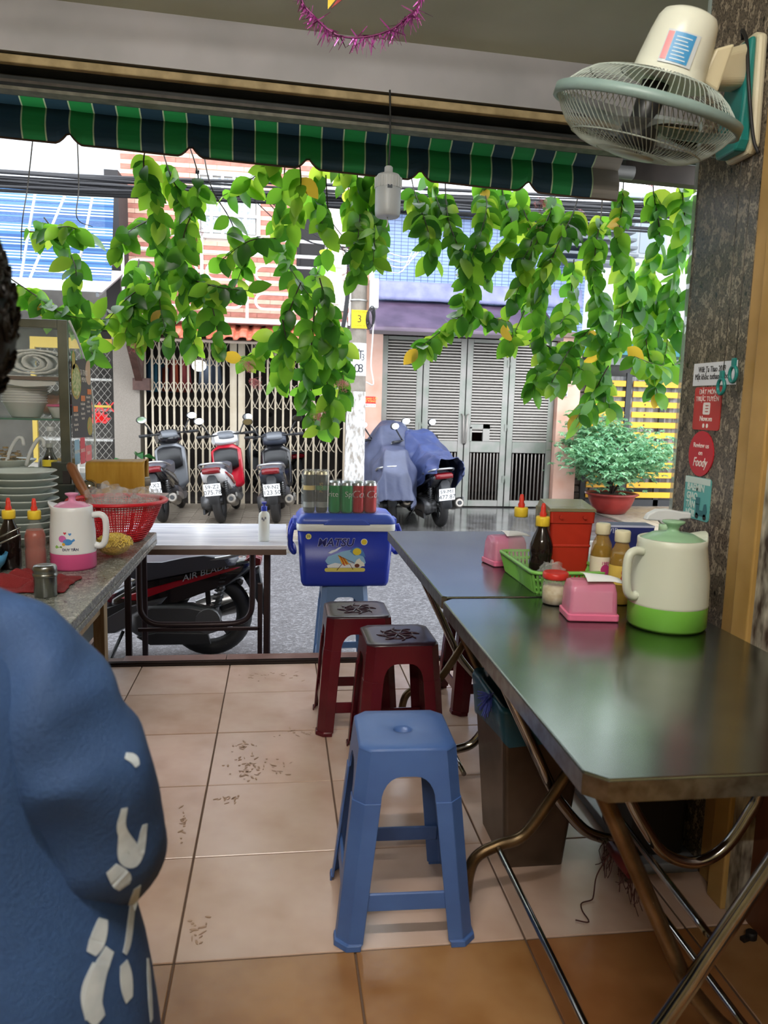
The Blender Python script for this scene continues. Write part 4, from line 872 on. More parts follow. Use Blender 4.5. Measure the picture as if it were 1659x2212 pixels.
rr_ = [(p.x, p.y) for p in rring(w_, h_, .008, 0)]; red_c = mat('card_red', 'b8302c', .3)
decal('card', rr_, red_c, t, WALL((0, 0, 0)), .002)
text('lettering', 'ĐẶT MÓN', .018, wh, t, WALL((-.0024, 0, h_*.38))); text('lettering', 'TRỰC TUYẾN', .018, wh, t, WALL((-.0024, 0, h_*.22))); text('lettering', 'Now.vn', .019, wh, t, WALL((-.0024, 0, -h_*.24)), bold=.0003)
decal('phone_mark', [(p.x, p.y) for p in rring(.034, .032, .005, 0)], wh, t, WALL((-.0022, 0, 0)))
for k in range(3): decal('phone_line', rect(-.004, .010, -.001, .001), red_c, t, WALL((-.003, 0, .008-.008*k)))
for k in (-1, 1): decal('store_mark', ell(.005, .006, 12), wh, t, WALL((-.0022, -k*.009, -h_*.4)))
t, w_, h_ = wallcard('round_review_sign', 'round red sign reading Review us on Foody', 2.008, 1.886, 1.058, 1.180)
decal('disc', ell(.061, .061, 40), mat('disc_red', 'c01c2c', .3), t, WALL((0, 0, 0)), .003)
text('lettering', 'Review us', .019, wh, t, WALL((-.0034, 0, .022))); text('lettering', 'on', .019, wh, t, WALL((-.0034, 0, .002))); text('lettering', 'Foody', .034, wh, t, WALL((-.0034, 0, -.024)), shear=.25, sx=.8, bold=.0004)
t, w_, h_ = wallcard('teal_delivery_card', 'teal card reading BAEMIN GIAO TAN NOI with a small scooter', 2.014, 1.884, .94, 1.055)
teal = mat('card_teal', '5fb0ae', .35)
decal('card', [(p.x, p.y) for p in rring(w_, h_, .01, 0)], teal, t, WALL((0, 0, 0)), .002); decal('pale_top', rect(-w_/2, w_/2-.004, h_/2-.018, h_/2-.001), mat('card_pale', 'cfe2dc', .4), t, WALL((-.0021, 0, 0)))
for k, s_ in enumerate(('BAEMIN', 'GIAO', 'TẬN', 'NƠI!')): text('lettering', s_, .026, mat('card_pale', '', .4), t, WALL((-.0026, .052, .028-.024*k)), align='LEFT', sx=.95 if k == 0 else .85, bold=.0008)
# scooter drawing
for nm, P_, m_ in (('scooter_print', [(.002, -.045), (.05, -.045), (.056, -.03), (.05, -.01), (.04, -.012), (.036, -.03), (.018, -.03), (.016, -.014), (.0, -.014)], mat('card_deep_teal', '2c6c74', .4)), ('wheel_print', ell(.008, .008, 14, .008, -.046), ink), ('wheel_print', ell(.008, .008, 14, .046, -.046), ink), ('box_print', rect(-.002, .018, -.016, .004), mat('card_deep_teal', '', .4))):
    decal(nm, P_, m_, t, WALL((-.003, 0, 0)))
# ================================================ in front of the sill: white table, cooler, cans
wt = thing('white_folding_table', 'white marble-pattern folding table with dark steel legs outside the sill', 'table', (-.4, 4.2, SZ(4.2)))
zt0 = .51; bz = SZ(4.2)
marble = mat('white_marble_top', 'e3e5ee', .18, var='c3c6d6', vs=5, stretch=(.6, 4, 1)); brown_leg = mat('dark_brown_steel', '33272a', .4, .4)
def W(mb, nm, m, bevel=0): o = mb.build(nm, m, wt, bevel=bevel); o.location = (.4, -4.2, -bz); return o
W(MB().box(-.86, .045, 3.86, 4.56, zt0-.022, zt0), 'tabletop', marble, .003)
W(MB().box(-.855, .04, 3.865, 3.885, zt0-.05, zt0-.022), 'apron', mat('apron_brown', '5b4a42', .5)); W(MB().box(-.855, .04, 4.535, 4.555, zt0-.05, zt0-.022), 'apron', mat('apron_brown', '', .5))
yl = 3.97
for x in (-.06, -.76):
    W(MB().box(x-.015, x+.015, yl-.015, yl+.015, SZ(yl)+.1, zt0-.03), 'leg', brown_leg, .003); W(MB().box(x-.018, x+.018, yl-.018, yl+.018, SZ(yl), SZ(yl)+.12), 'leg_sleeve', mat('grey_sleeve', '8f9092', .4, .5), .002)
    W(MB().box(x-.015, x+.015, 4.45-.015, 4.45+.015, SZ(4.45), zt0-.03), 'leg', brown_leg, .003)
W(MB().tube(smooth([(-.135, yl+.04, zt0-.03), (-.135, yl+.04, .2), (-.15, yl+.04, .11), (-.2, yl+.04, .07), (-.30, yl+.04, .06), (-.55, yl+.04, .06), (-.65, yl+.04, .07), (-.7, yl+.04, .12), (-.71, yl+.04, .2), (-.71, yl+.04, zt0-.03)], 5), .016, 8), 'folding_loop', brown_leg)
W(MB().box(-.107, -.082, yl+.03, yl+.05, -.17, .28), 'short_post', brown_leg, .003)
for z, a, b in ((.035, -.72, -.095), (-.145, -.72, -.1), (-.205, -.78, -.06)): W(MB().box(a, b, yl+.03, yl+.045, z-.009, z+.009), 'cross_bar', brown_leg, .002)
W(MB().box(-.68, -.24, yl+.01, yl+.03, -.178, -.157), 'pale_slat', mat('pale_slat', '9f9c8c', .5, var='5e5448', vs=20), .002)
pbm = thing('pump_bottle', 'white pump bottle with blue pump head on the white table', 'pump bottle', (-.075, 3.99, zt0))
MB().lathe([(.026, 0), (.029, .006), (.029, .13), (.026, .145), (.014, .155), (.013, .162)], 24, cap0=True).build('bottle', mat('milky_bottle', 'dfe3de', .35), pbm)
MB().lathe([(.016, .158), (.016, .182), (.006, .184), (.006, .2)], 16, cap1=True).box(-.012, .012, -.03, .008, .197, .206).build('pump', mat('pump_blue', '3247b8', .35), pbm, bevel=.001)
for a, b in ((-.3, .115), (.25, .118), (-.05, .108)): MB().box(.029*sin(a)-.004, .029*sin(a)+.004, -.0298*cos(a)-.001, -.0285*cos(a), b, b+.012).build('print_mark', mat('print_grey', '7d8390', .5), pbm)
# ---- cooler box
CX, CY, CZ = .37, 4.31, .222
ck = thing('cooler_box', 'blue cooler box with white rim and beach print standing on a stool', 'cooler', (CX, CY, CZ))
cblue = mat('cooler_blue', '2137a8', .35, var='1e33a0', vs=3); clid = mat('cooler_lid_blue', '3f58b4', .35); crim = mat('cooler_white_rim', 'dfe3df', .4)
MB().loft([rring(.47, .27, .03, 0), rring(.49, .285, .035, .02), rring(.53, .31, .035, .315)]).build('body', cblue, ck)
MB().loft([rring(.54, .318, .036, .312), rring(.545, .322, .036, .316), rring(.545, .322, .036, .348), rring(.54, .318, .036, .352)]).build('rim', crim, ck)
MB().loft([rring(.542, .32, .036, .352), rring(.546, .324, .036, .356), rring(.54, .32, .036, .375), rring(.50, .285, .04, .402), rring(.46, .25, .04, .408)]).build('lid', clid, ck)
MB().prism([(-.13, .348), (.13, .348), (.1, .374), (.085, .378), (-.085, .378), (-.1, .374)], lambda a, b, c: (a, -.168+c, b), .02).build('lid_latch', clid, ck, bevel=.004)
for s_ in (-1, 1):
    MB().box(s_*.27-.022, s_*.27+.022, -.05, .05, .30, .372).build('handle_lug', clid, ck, bevel=.008)
    MB().tube(smooth([(s_*.285, -.1, .345), (s_*.302, -.1, .30), (s_*.305, -.1, .22), (s_*.285, -.1, .185), (s_*.285, .1, .185), (s_*.305, .1, .22), (s_*.302, .1, .30), (s_*.285, .1, .345)], 4), .014, 8).build('handle', cblue, ck)
tilt = math.atan2(.0125, .295); CF = plane((0, -.1475, .165), (1, 0, 0), (0, -sin(tilt), cos(tilt)))
def cp(x, y): return (x-.0, y)
cdec = lambda nm, poly, c, k=0: decal(nm, poly, mat('print_'+c, c, .45), ck, CF @ Matrix.Translation((0, 0, .0012+.0005*k)), .0003)
cdec('sticker', ell(.016, .016, 20, -.208, .118), 'e3dc7a'); text('sticker_number', '35', .02, mat('ink2', '202028', .5), ck, CF @ Matrix.Translation((-.208, .118, .0022)))
text('brand_outline', 'MATSU', .062, mat('print_white', 'e8ecf4', .45), ck, CF @ Matrix.Translation((-.06, .083, .0016)), shear=.2, bold=.0024); text('brand_lettering', 'MATSU', .062, mat('print_navy', '15206a', .45), ck, CF @ Matrix.Translation((-.06, .083, .0026)), shear=.2, bold=.0012)
cdec('sun_halo', ell(.0185, .0185, 20, .098, .088), 'f1f3ee'); cdec('sun', ell(.0155, .0155, 20, .098, .088), 'e2c938', 1)
cdec('sky_patch', [(-.115, -.02), (-.1, .005), (-.06, .02), (-.02, .035), (.03, .045), (.06, .04), (.1, .0), (.11, -.03), (.1, -.045), (.04, -.04), (-.02, -.045), (-.07, -.035), (-.1, -.04)], '8fc0e4')
cdec('cloud', [(-.1, .025), (-.08, .04), (-.06, .045), (-.04, .058), (-.025, .06), (-.05, .038), (-.085, .022)], 'dfeaf4', 1); cdec('cloud', [(-.105, -.045), (-.06, -.03), (-.02, -.038), (.02, -.028), (.09, -.05), (.08, -.058), (-.1, -.058)], 'e9eff4', 1)
cdec('sand', [(p.x, p.y) for p in rring(.225, .022, .011, 0, 4, (-.005, -.07))], 'd9cf6a', 1)
for i in range(5): cdec('chair_stripe', [(-.045+.008*i, .012-.004*i), (-.038+.008*i, .014-.004*i), (-.015+.008*i, -.035), (-.022+.008*i, -.037)], ('e0b23a', 'c2502c')[i % 2], 2)
for i in range(5): cdec('chair_stripe', [(-.02+.011*i, -.036), (-.012+.011*i, -.034), (-.0+.012*i, -.045+.004*i), (-.008+.012*i, -.047+.004*i)], ('c2502c', 'e0b23a')[i % 2], 2)
for a, b in (((-.02, -.035), (-.05, -.072)), ((.02, -.035), (.04, -.068)), ((-.045, .012), (.045, -.03))):
    p, q = CF @ Vector((a[0], a[1], .003)), CF @ Vector((b[0], b[1], .003)); MB().tube([p, q], .0016, 5).build('chair_leg_print', mat('print_brown', '6a3a22', .5), ck)
cdec('parasol', [(.02, .035), (.035, .052), (.06, .06), (.085, .05), (.1, .025), (.108, .002), (.07, .015), (.045, .012)], '4f86c8', 2); cdec('parasol_panel', ell(.024, .02, 16, .06, .033), 'e4cf3e', 3)
cdec('white_bush', [(.045, -.05), (.05, -.03), (.06, -.012), (.075, -.004), (.085, -.02), (.1, -.03), (.105, -.05)], 'eef0e4', 3); cdec('coconut', ell(.014, .011, 14, .062, -.046), '6a3a2c', 4)
# ---- cans on the cooler
alu = mat('can_aluminium', 'b9bcbe', .3, .9)
def can(label, loc, m, brand, bc, rz, r=.035, h=.168, top=alu, sz=.04, sh=0, rot=0, group=None):
    t = thing('drink_can', label, 'can', loc, rz, group)
    MB().lathe([(r*.8, 0), (r*.97, .008), (r, .014), (r, h-.016)], 28, cap0=True).build('body', m, t)
    MB().lathe([(r, h-.016), (r*.86, h-.004), (r*.86, h), (r*.8, h), (r*.78, h-.004)], 28, cap1=True).build('top', top, t)
    if brand:
        o = text('lettering', brand, sz, bc, t, Matrix.Identity(4), ext=.0002, shear=sh)
        for v in o.data.vertices:
            x, y = v.co.x, v.co.y
            if rot: x, y = -y, x
            a = x/r; v.co = ((r+.0004)*sin(a), -(r+.0004)*cos(a), h*.62+y)
    return t
zc = CZ+.4085; cw_ = mat('can_white', 'f2eeee', .4)
cr = mat('cola_red', 'b01824', .25, .3); cg = mat('soda_green', '0f8a44', .25, .3); ct = mat('tea_black', '1e2420', .3, .2)
can('red cola can, left of the front two by the pole', (0.435, 4.215, zc), cr, 'Cola', cw_, .35, sz=.06, sh=.3, group='cola cans'); can('red cola can at the right end of the can row', (0.504, 4.222, zc), cr, 'Cola', cw_, .75, sz=.06, sh=.3, group='cola cans')
can('red cola can behind the front red pair, left one', (0.440, 4.285, zc), cr, None, cw_, 0, group='cola cans'); can('red cola can behind the front red pair, right one', (0.510, 4.29, zc), cr, None, cw_, 0, group='cola cans')
can('bright green soda can next to the wrapped tea cans', (0.305, 4.215, zc), cg, 'Sprite', cw_, -.9, sz=.042, group='soda cans'); can('bright green soda can beside the red cola cans', (0.373, 4.212, zc), cg, 'Sprite', cw_, 1.0, sz=.042, group='soda cans')
can('green soda can hidden behind the front green pair, left one', (0.310, 4.285, zc), cg, None, cw_, 0, group='soda cans'); can('green soda can hidden behind the front green pair, right one', (0.378, 4.282, zc), cg, None, cw_, 0, group='soda cans')
tgm = mat('tea_green', '2f7a3a', .3, .2)
for i, (x, y, l) in enumerate(((.165, 4.22, 'tall black tea can at the left end inside the plastic wrap'), (.233, 4.222, 'tall black tea can, second from the left inside the wrap'))):
    t = can(l, (x, y, zc), ct, 'TEA' if i == 0 else 'PLUS', mat('tea_gold', 'c9b060', .4), .2-.3*i, r=.033, h=.225, top=mat('can_gold', 'b8ab8a', .3, .8), sz=.026, rot=i, group='tea cans')
    MB().lathe([(.0333, .03), (.0333, .06)], 28).build('label_band', mat('tea_silver', '9aa09c', .3, .5), t); MB().lathe([(.0333, .125), (.0333, .15)], 28).build('leaf_band', tgm if i else mat('tea_gold', '', .4), t)
for l, (x0, x1, y0, y1, h_, s_) in (('crinkled clear wrap around the two tall tea cans', (.122, .276, 4.17, 4.268, .235, 1)), ('clear wrap around the green soda cans', (.266, .412, 4.172, 4.325, .176, 2)), ('clear shrink wrap around the red cola cans', (.398, .547, 4.172, 4.33, .172, 3))):
    wr = thing('plastic_wrap', l, 'wrap', ((x0+x1)/2, (y0+y1)/2, zc), 0, 'can wraps'); rings = []
    for z in [h_*i/9 for i in range(10)]:
        k = 1-.1*max(0, (z/h_-.85)/.15); rings.append([Vector((p.x*k*(1+.03*noise.noise((p.x*30+s_, z*30, p.y*30))), p.y*k*(1+.03*noise.noise((p.x*25, z*40+s_, p.y*25))), z)) for p in rring(x1-x0, y1-y0, .034, z, 5)])
    MB().loft(rings, cap0=False).build('film', film('shrink_film', 'e6ecec', .09, .15, .6, 45) if s_ > 1 else film('crinkled_film', 'dfe6e4', .16, .2, 1.0, 40), wr)
# ================================================ scooters
def bulge(mb, poly, w, k=.86, m=0, y0=0):
    "side outline -> body of half width w with softened flanks"
    n = len(poly); cx = sum(p[0] for p in poly)/n; cz = sum(p[1] for p in poly)/n
    def R_(y, s): return [Vector((cx+(a-cx)*s, y0+y, cz+(b-cz)*s)) for a, b in poly]
    return mb.loft([R_(-w, k*.92), R_(-w*.85, k*1.02), R_(-w*.5, 1), R_(w*.5, 1), R_(w*.85, k*1.02), R_(w, k*.92)], m, True)
rubber = mat('tyre_rubber', '1e1d1e', .6); alloy = mat('dark_alloy', '3a3b3d', .35, .7); blackp = mat('black_plastic', '1f2023', .35); matt_blk = mat('matt_black_plastic', '2a2b2e', .55); engine_m = mat('engine_casting', '4a4a4c', .45, .6); silver = mat('silver_trim', 'a9abad', .3, .8); exh = mat('exhaust_shield', '8b8680', .3, .8)
seat_m = mat('scooter_seat_vinyl', '4a4b54', .32); plate_w = mat('plate_white', 'e6e8ea', .5); plate_k = mat('plate_black', '22232a', .5); lens_r = mat('tail_lens_red', '6a1018', .15); mirror_g = mat('mirror_glass', 'd6dde0', .05, 1)
def scooter(label, loc, rz, lean, body, accent, plate, steer=.45, front_part=True, name='scooter', group='parked scooters', low=.085, seat_w=.125):
    t = thing(name, label, 'scooter', loc, rz, group); t.rotation_euler = (lean, 0, rz)
    def B(mb, nm, m, bevel=0):
        if nm in ('tail_body', 'accent_stripe', 'seat', 'grab_rail', 'tail_light', 'plate_mudguard'): mb.v = [(x, y, z-low*min(1, max(0, (.75-x)/.3))*min(1, max(0, (z-.2)/.25))) for x, y, z in mb.v]
        return mb.build(nm, m, t, bevel=bevel)
    R0 = .262
    def wheel(x, par=None, mx=None):
        def C(p): return Vector((x+p[0], p[2], R0+p[1])) if mx is None else mx @ Vector((p[0], p[2], p[1]))
        w1 = MB().tube([C(((R0-.05)*cos(2*pi*i/36), (R0-.05)*sin(2*pi*i/36), 0)) for i in range(36)], .05, 10, closed=True).build('tyre', rubber, t)
        mb = MB()
        mb.tube([C(((R0-.088)*cos(2*pi*i/36), (R0-.088)*sin(2*pi*i/36), 0)) for i in range(36)], .014, 8, closed=True)
        mb.cyl(C((0, 0, -.05)), C((0, 0, .05)), .045, 14)
        for i in range(5):
            a = 2*pi*i/5; mb.bar(C((.03*cos(a), .03*sin(a), 0)), C(((R0-.085)*cos(a+.2), (R0-.085)*sin(a+.2), 0)), .03, .024, up=(0, 1, 0))
        mb.build('wheel_rim', alloy, t)
    wheel(0)
    # rear: hugger, engine, shocks, exhaust
    B(MB().prism([(cos(a)*.27, R0+sin(a)*.27) for a in [pi*.30+pi*.45*i/8 for i in range(9)]]+[(cos(a)*.285, R0+sin(a)*.285) for a in [pi*.75-pi*.45*i/8 for i in range(9)]], lambda a, b, c: (a, -.055+c, b), .11), 'rear_hugger', matt_blk)
    B(bulge(MB(), [(-.08, .2), (-.03, .33), (.1, .36), (.36, .36), (.46, .30), (.46, .2), (.36, .13), (.1, .14)], .06, .9, y0=.13), 'engine_cover', engine_m)
    B(MB().cyl((0, .05, R0), (0, .2, R0), .075, 16), 'drive_cap', mat('drive_cap', '5a5a5c', .4, .6))
    B(MB().prism([(-.02, .12), (.34, .12), (.42, .17), (.3, .2), (.0, .19)], lambda a, b, c: (a, .17+c, b), .03), 'engine_side_plate', mat('engine_dark', '2e2e30', .45, .4), .006)
    B(MB().tube([(.42, -.1, .3), (.25, -.13, .2), (.05, -.16, .22)], [.02, .022, .04], 10).tube([(.12, -.165, .225), (-.02, -.175, .255), (-.22, -.18, .30), (-.25, -.18, .307)], [.05, .06, .06, .045], 14), 'exhaust', exh)
    B(MB().prism([(.1, .24), (-.2, .32), (-.22, .37), (.02, .33), (.12, .29)], lambda a, b, c: (a, -.25+c, b), .02), 'exhaust_guard', silver, .004); B(MB().cyl((-.25, -.18, .307), (-.262, -.18, .31), .025, 12), 'exhaust_tip', matt_blk)
    for y in (.11, -.11):
        B(MB().tube([(-.03, y, R0+.02), (-.08, y, .46), (-.1, y, .60)], .018, 8), 'shock_absorber', silver)
        mb = MB(); mb.tube([(-.045-.05*i/40+.03*cos(i*1.3)*.0, y+.03*cos(i*.9), R0+.06+.2*i/60) if 0 else (-.04-.055*i/60+.028*cos(i*.9), y+.028*sin(i*.9), R0+.07+.22*i/60) for i in range(61)], .006, 5); mb.build('spring', matt_blk, t)
    # body
    B(bulge(MB(), [(-.30, .74), (-.27, .68), (-.18, .60), (.05, .52), (.2, .46), (.42, .38), (.5, .33), (.62, .33), (.62, .44), (.5, .56), (.42, .62), (.2, .66), (0, .70), (-.15, .75)], .135, .88), 'tail_body', body)
    B(bulge(MB(), [(-.24, .715), (-.2, .695), (.2, .575), (.46, .48), (.56, .47), (.5, .52), (.2, .615), (-.1, .69)], .15, .9), 'accent_stripe', accent)
    B(bulge(MB(), [(-.2, .71), (-.17, .755), (-.02, .785), (.12, .77), (.28, .735), (.42, .735), (.52, .76), (.56, .72), (.52, .62), (.4, .6), (.1, .66)], seat_w, .88), 'seat', seat_m)
    B(MB().tube(smooth([(.06, .15, .735), (-.12, .155, .765), (-.24, .13, .80), (-.29, .07, .81), (-.30, 0, .812), (-.29, -.07, .81), (-.24, -.13, .80), (-.12, -.155, .765), (.06, -.15, .735)], 4), .012, 8), 'grab_rail', silver)
    B(bulge(MB(), [(-.315, .70), (-.32, .745), (-.25, .765), (-.2, .73), (-.22, .68)], .1, .9), 'tail_light', lens_r)
    B(bulge(MB(), [(-.30, .68), (-.33, .52), (-.36, .30), (-.33, .30), (-.27, .5), (-.2, .62)], .055, .9), 'plate_mudguard', matt_blk)
    if plate:
        d = Vector((-.12, 0, 1)).normalized(); pc_ = Vector((-.35, 0, .545-low*1.3)); pf = plane(pc_, (0, -1, 0), (-.16, 0, 1))
        pl_ = MB().prism(rect(-.095, .095, -.07, .07), lambda a, b, c: pf @ Vector((a, b, c)), .004).build('number_plate', plate_w, t, bevel=.002, seg=1)
        text('plate_number', plate[0], .062, plate_k, pl_, pf @ Matrix.Translation((0, .033, .0045)), sx=1.05); text('plate_number', plate[1], .07, plate_k, pl_, pf @ Matrix.Translation((0, -.03, .0045)), sx=1.05)
    # floor and front
    B(bulge(MB(), [(.42, .40), (.46, .24), (.6, .2), (.98, .22), (1.02, .3), (.98, .33), (.66, .31)], .15, .9), 'footboard', matt_blk)
    B(bulge(MB(), [(.2, .42), (.3, .30), (.55, .17), (.8, .16), (.98, .2), (.9, .26), (.6, .28), (.46, .36)], .165, .86), 'side_skirt', mat('grey_skirt', '55555a', .35))
    if not front_part: return t
    wheel(1.27)
    B(MB().prism([(cos(a)*.285, sin(a)*.285) for a in [pi*.15+pi*.7*i/8 for i in range(9)]]+[(cos(a)*.30, sin(a)*.30) for a in [pi*.85-pi*.7*i/8 for i in range(9)]], lambda a, b, c: (1.27+a, -.065+c, R0+b), .13), 'front_fender', accent, .004)
    B(MB().tube([(1.27, .07, R0), (1.16, .07, .58)], .02, 8).tube([(1.27, -.07, R0), (1.16, -.07, .58)], .02, 8), 'fork', silver)
    B(bulge(MB(), [(.92, .28), (1.0, .3), (1.08, .55), (1.06, .80), (1.0, .88), (.94, .86), (.96, .6), (.9, .36)], .19, .82), 'front_shield', accent)
    B(bulge(MB(), [(1.04, .32), (1.12, .5), (1.14, .72), (1.04, .88), (1.02, .6)], .17, .8), 'front_cowl', body)
    B(bulge(MB(), [(.9, .55), (.96, .62), (.95, .84), (.88, .80), (.87, .62)], .15, .84), 'inner_pocket', blackp)
    # steering head, turned
    h = Matrix.Translation((1.0, 0, 0)) @ Matrix.Rotation(steer, 4, 'Z') @ Matrix.Translation((-1.0, 0, 0))
    def HB(mb, nm, m, bevel=0):
        o = mb.build(nm, m, t, bevel=bevel); o.data.transform(h); return o
    HB(bulge(MB(), [(.9, .90), (.93, .99), (1.0, 1.05), (1.1, 1.0), (1.14, .9), (1.02, .86)], .15, .8), 'handlebar_cowl', body); HB(bulge(MB(), [(.905, .95), (.93, 1.0), (.985, 1.045), (1.02, 1.0), (.95, .95)], .1, .85), 'dashboard', mat('dash_glass', '6d7178', .1))
    HB(MB().cyl((.95, -.37, 1.0), (.97, .37, 1.0), .012, 8), 'handlebar', alloy)
    for s_ in (1, -1):
        HB(MB().cyl((.955, s_*.25, 1.0), (.935, s_*.38, 1.0), .018, 10), 'grip', matt_blk); HB(MB().tube([(.97, s_*.2, .99), (1.0, s_*.26, .985), (.99, s_*.37, .985)], .007, 6), 'brake_lever', silver)
        HB(MB().tube(smooth([(.97, s_*.2, 1.01), (.98, s_*.25, 1.1), (.97, s_*.3, 1.17)], 3), .01, 6), 'mirror_stalk', matt_blk)
        o = HB(MB().ball((.965, s_*.32, 1.2), .065, 14, 0, (.25, 1.05, .72)), 'mirror', matt_blk); HB(MB().prism(ell(.058, .038, 18), lambda a, b, c: (.946-c, s_*.32+a, 1.2+b), .004), 'mirror_glass', mirror_g)
    B(MB().tube([(.5, .16, .2), (.56, .24, .05), (.57, .26, .02)], .011, 6), 'side_stand', alloy)
    return t
red_b = mat('scooter_red', 'b5142a', .2, coat=.5); blk_b = mat('scooter_black', '1a1a1e', .15, coat=.6); grey_b = mat('scooter_grey', '74777d', .25, .3); slate_b = mat('scooter_slate', '353a46', .3); white_b = mat('scooter_white', 'd9dade', .2)
near = scooter('black scooter with red stripes parked side-on behind the white table', (-.42, 4.80, SZ(4.8)), pi, .03, blk_b, red_b, ('59-Y1', '385.26'), steer=.2, low=.115, seat_w=.165)
text('side_lettering', 'AIR BLADE', .05, mat('side_letters', 'b9bcc2', .3), near, plane((.02, .1535, .555), (-1, 0, .30), (0, 0, 1)), ext=.003, shear=.3, sx=1.2)
scooter('black and grey scooter with plate ending 37, left of three by the gate', (-1.33, 9.15, -.2), pi/2-.04, -.12, blk_b, grey_b, ('59-X2', '468.37'))
scooter('red and white scooter with plate 59-Z2, middle of three by the gate', (-.66, 9.1, -.2), pi/2-.08, -.12, white_b, red_b, ('59-Z2', '075.78'))
scooter('dark slate scooter with plate 59-N2, right of three by the gate', (-.02, 9.15, -.2), pi/2-.05, -.10, slate_b, blk_b, ('59-N2', '123.50'), steer=.1)
scooter('dark scooter hidden under the left navy rain cover', (1.37, 9.1, -.205), pi/2-.1, -.10, blk_b, grey_b, None)
scooter('black scooter with plate 59-M1 under the right rain cover', (1.92, 8.95, -.205), pi/2+.10, -.10, blk_b, matt_blk, ('59-M1', '477.87'))
inn = scooter('dim scooter standing inside behind the folding gate', (.2, 11.9, -.21), pi/2+.5, -.1, blk_b, grey_b, None, front_part=True)
# rain covers
navy_t = mat('navy_rain_cover', '4a506a', .4, var='3d4259', vs=4, bump=.35, bs=14); navy_t2 = mat('blue_rain_cover', '414d7a', .38, var='353f66', vs=4, bump=.35, bs=14)
def cover(label, loc, rz, secs, m, seed):
    t = thing('rain_cover', label, 'cover', loc, rz, 'scooter rain covers'); n = 30
    def fn(u, v):
        s_ = u*(len(secs)-1); i = min(int(s_), len(secs)-2); f_ = s_-i; f_ = f_*f_*(3-2*f_); a, b = secs[i], secs[i+1]
        x, zt_, hw, zb_, pk = [a[k]+(b[k]-a[k])*f_ for k in range(5)]
        q = (v-.5)*2; aq = abs(q); y = hw*(1 if q > 0 else -1)*(min(1, aq*1.9)**(.75+pk)); drop = max(0, (aq-.28)/.72); z = zt_-(zt_-zb_)*drop**(1.0-.25*pk)-.0
        y *= 1+.12*drop; w_ = .035*noise.noise((x*5+seed, v*7, z*4))+.028*drop*sin(u*31+seed+q*4)+.045*(.35-abs(noise.noise((u*9+q*2, v*9-u*5, seed))))+.022*(.35-abs(noise.noise((u*24, v*20+u*9, seed+3))))
        return Vector((x+w_*.6, y+w_*(1 if q > 0 else -1), z+w_*.8))
    MB().grid(fn, 44, 40).build('sheet', m, t, solid=.003, sub=1)
    return t
cover('navy rain cover draped tall over the left covered scooter', (1.37, 9.1, -.205), pi/2-.1, [(-.44, .34, .17, .27, 0), (-.38, .66, .19, .26, 0), (-.1, .9, .22, .22, .2), (.3, .86, .23, .24, .2), (.62, .9, .27, .3, .2), (.9, 1.16, .42, .35, .6), (1.05, 1.22, .43, .35, .9), (1.3, 1.0, .3, .3, .3), (1.56, .75, .16, .35, 0)], navy_t, 3)
cover('blue rain cover bunched over the front of the right covered scooter', (1.92, 8.95, -.205), pi/2+.10, [(-.3, .83, .15, .66, 0), (.0, .86, .2, .55, .2), (.35, .88, .22, .3, .2), (.6, .95, .25, .28, .3), (.9, 1.08, .4, .35, .6), (1.05, 1.12, .42, .35, .8), (1.3, .98, .26, .3, .3), (1.5, .75, .15, .4, 0)], navy_t2, 9)
# ================================================ potted shrub
pot = thing('potted_shrub', 'leafy green shrub in a wide red clay bowl before the yellow gate', 'potted plant', tuple(at(1318, 1108, Z=-.19)))
psc = (pot.location.y)/1662
clay_p = mat('red_glazed_pot', '8f2f2a', .3, var='7a2622', vs=6)
MB().lathe([(.17, 0), (.2, .01), (.27, .1), (.31, .2), (.32, .245), (.36, .262), (.362, .285), (.33, .29), (.3, .27)], 36, cap0=True).build('bowl', clay_p, pot)
MB().lathe([(.0, .275), (.16, .28), (.3, .265)], 24).build('soil', mat('dark_soil', '3a2c22', .9), pot)
bark = mat('dark_bark', '3a3028', .8); tips = []
for i in range(15):
    a = 2*pi*i/15+random.uniform(-.2, .2); l = random.uniform(.7, 1.15); el = random.uniform(.35, 1.35); d = Vector((cos(a)*cos(el), sin(a)*cos(el), sin(el)))
    pts = smooth([(0, 0, .26), Vector((0, 0, .3))+d*l*.35+Vector((0, 0, .06)), Vector((0, 0, .28))+d*l*.7+Vector((0, 0, .08)), Vector((0, 0, .25))+d*l], 4)
    MB().tube(pts, [.014*(1-.8*k/len(pts)) for k in range(len(pts))], 6).build('branch', bark, pot); tips += pts[4:]
mb = MB()
for i in range(2600):
    p = random.choice(tips)+Vector((random.gauss(-.05, .17), random.gauss(0, .11), random.gauss(.06, .1)))
    if p.z < .3: p.z = .3+random.random()*.2
    a = random.uniform(0, 2*pi)
    for k in range(5):
        b = a-1.0+.5*k; d = Vector((cos(b)*.8, sin(b)*.8, -.35+random.uniform(-.3, .3))).normalized(); s_ = d.cross(Vector((0, 0, 1))).normalized()*.019; L_ = random.uniform(.06, .1)
        mb.add([p, p+d*L_*.5+s_+Vector((0, 0, .008)), p+d*L_, p+d*L_*.5-s_+Vector((0, 0, .008))], [(0, 1, 2, 3)], random.choice((0, 0, 1)))
def leafmat(name, c, tc, tr=.5, rough=.4):
    if name in MATS: return MATS[name]
    m = mat(name, c, rough); N = m.node_tree.nodes; L = m.node_tree.links; b = N['Principled BSDF']; t = N.new('ShaderNodeBsdfTranslucent'); t.inputs[0].default_value = srgb(tc)
    mx = N.new('ShaderNodeMixShader'); mx.inputs[0].default_value = tr; L.new(b.outputs[0], mx.inputs[1]); L.new(t.outputs[0], mx.inputs[2]); L.new(mx.outputs[0], N['Material Output'].inputs[0]); return m
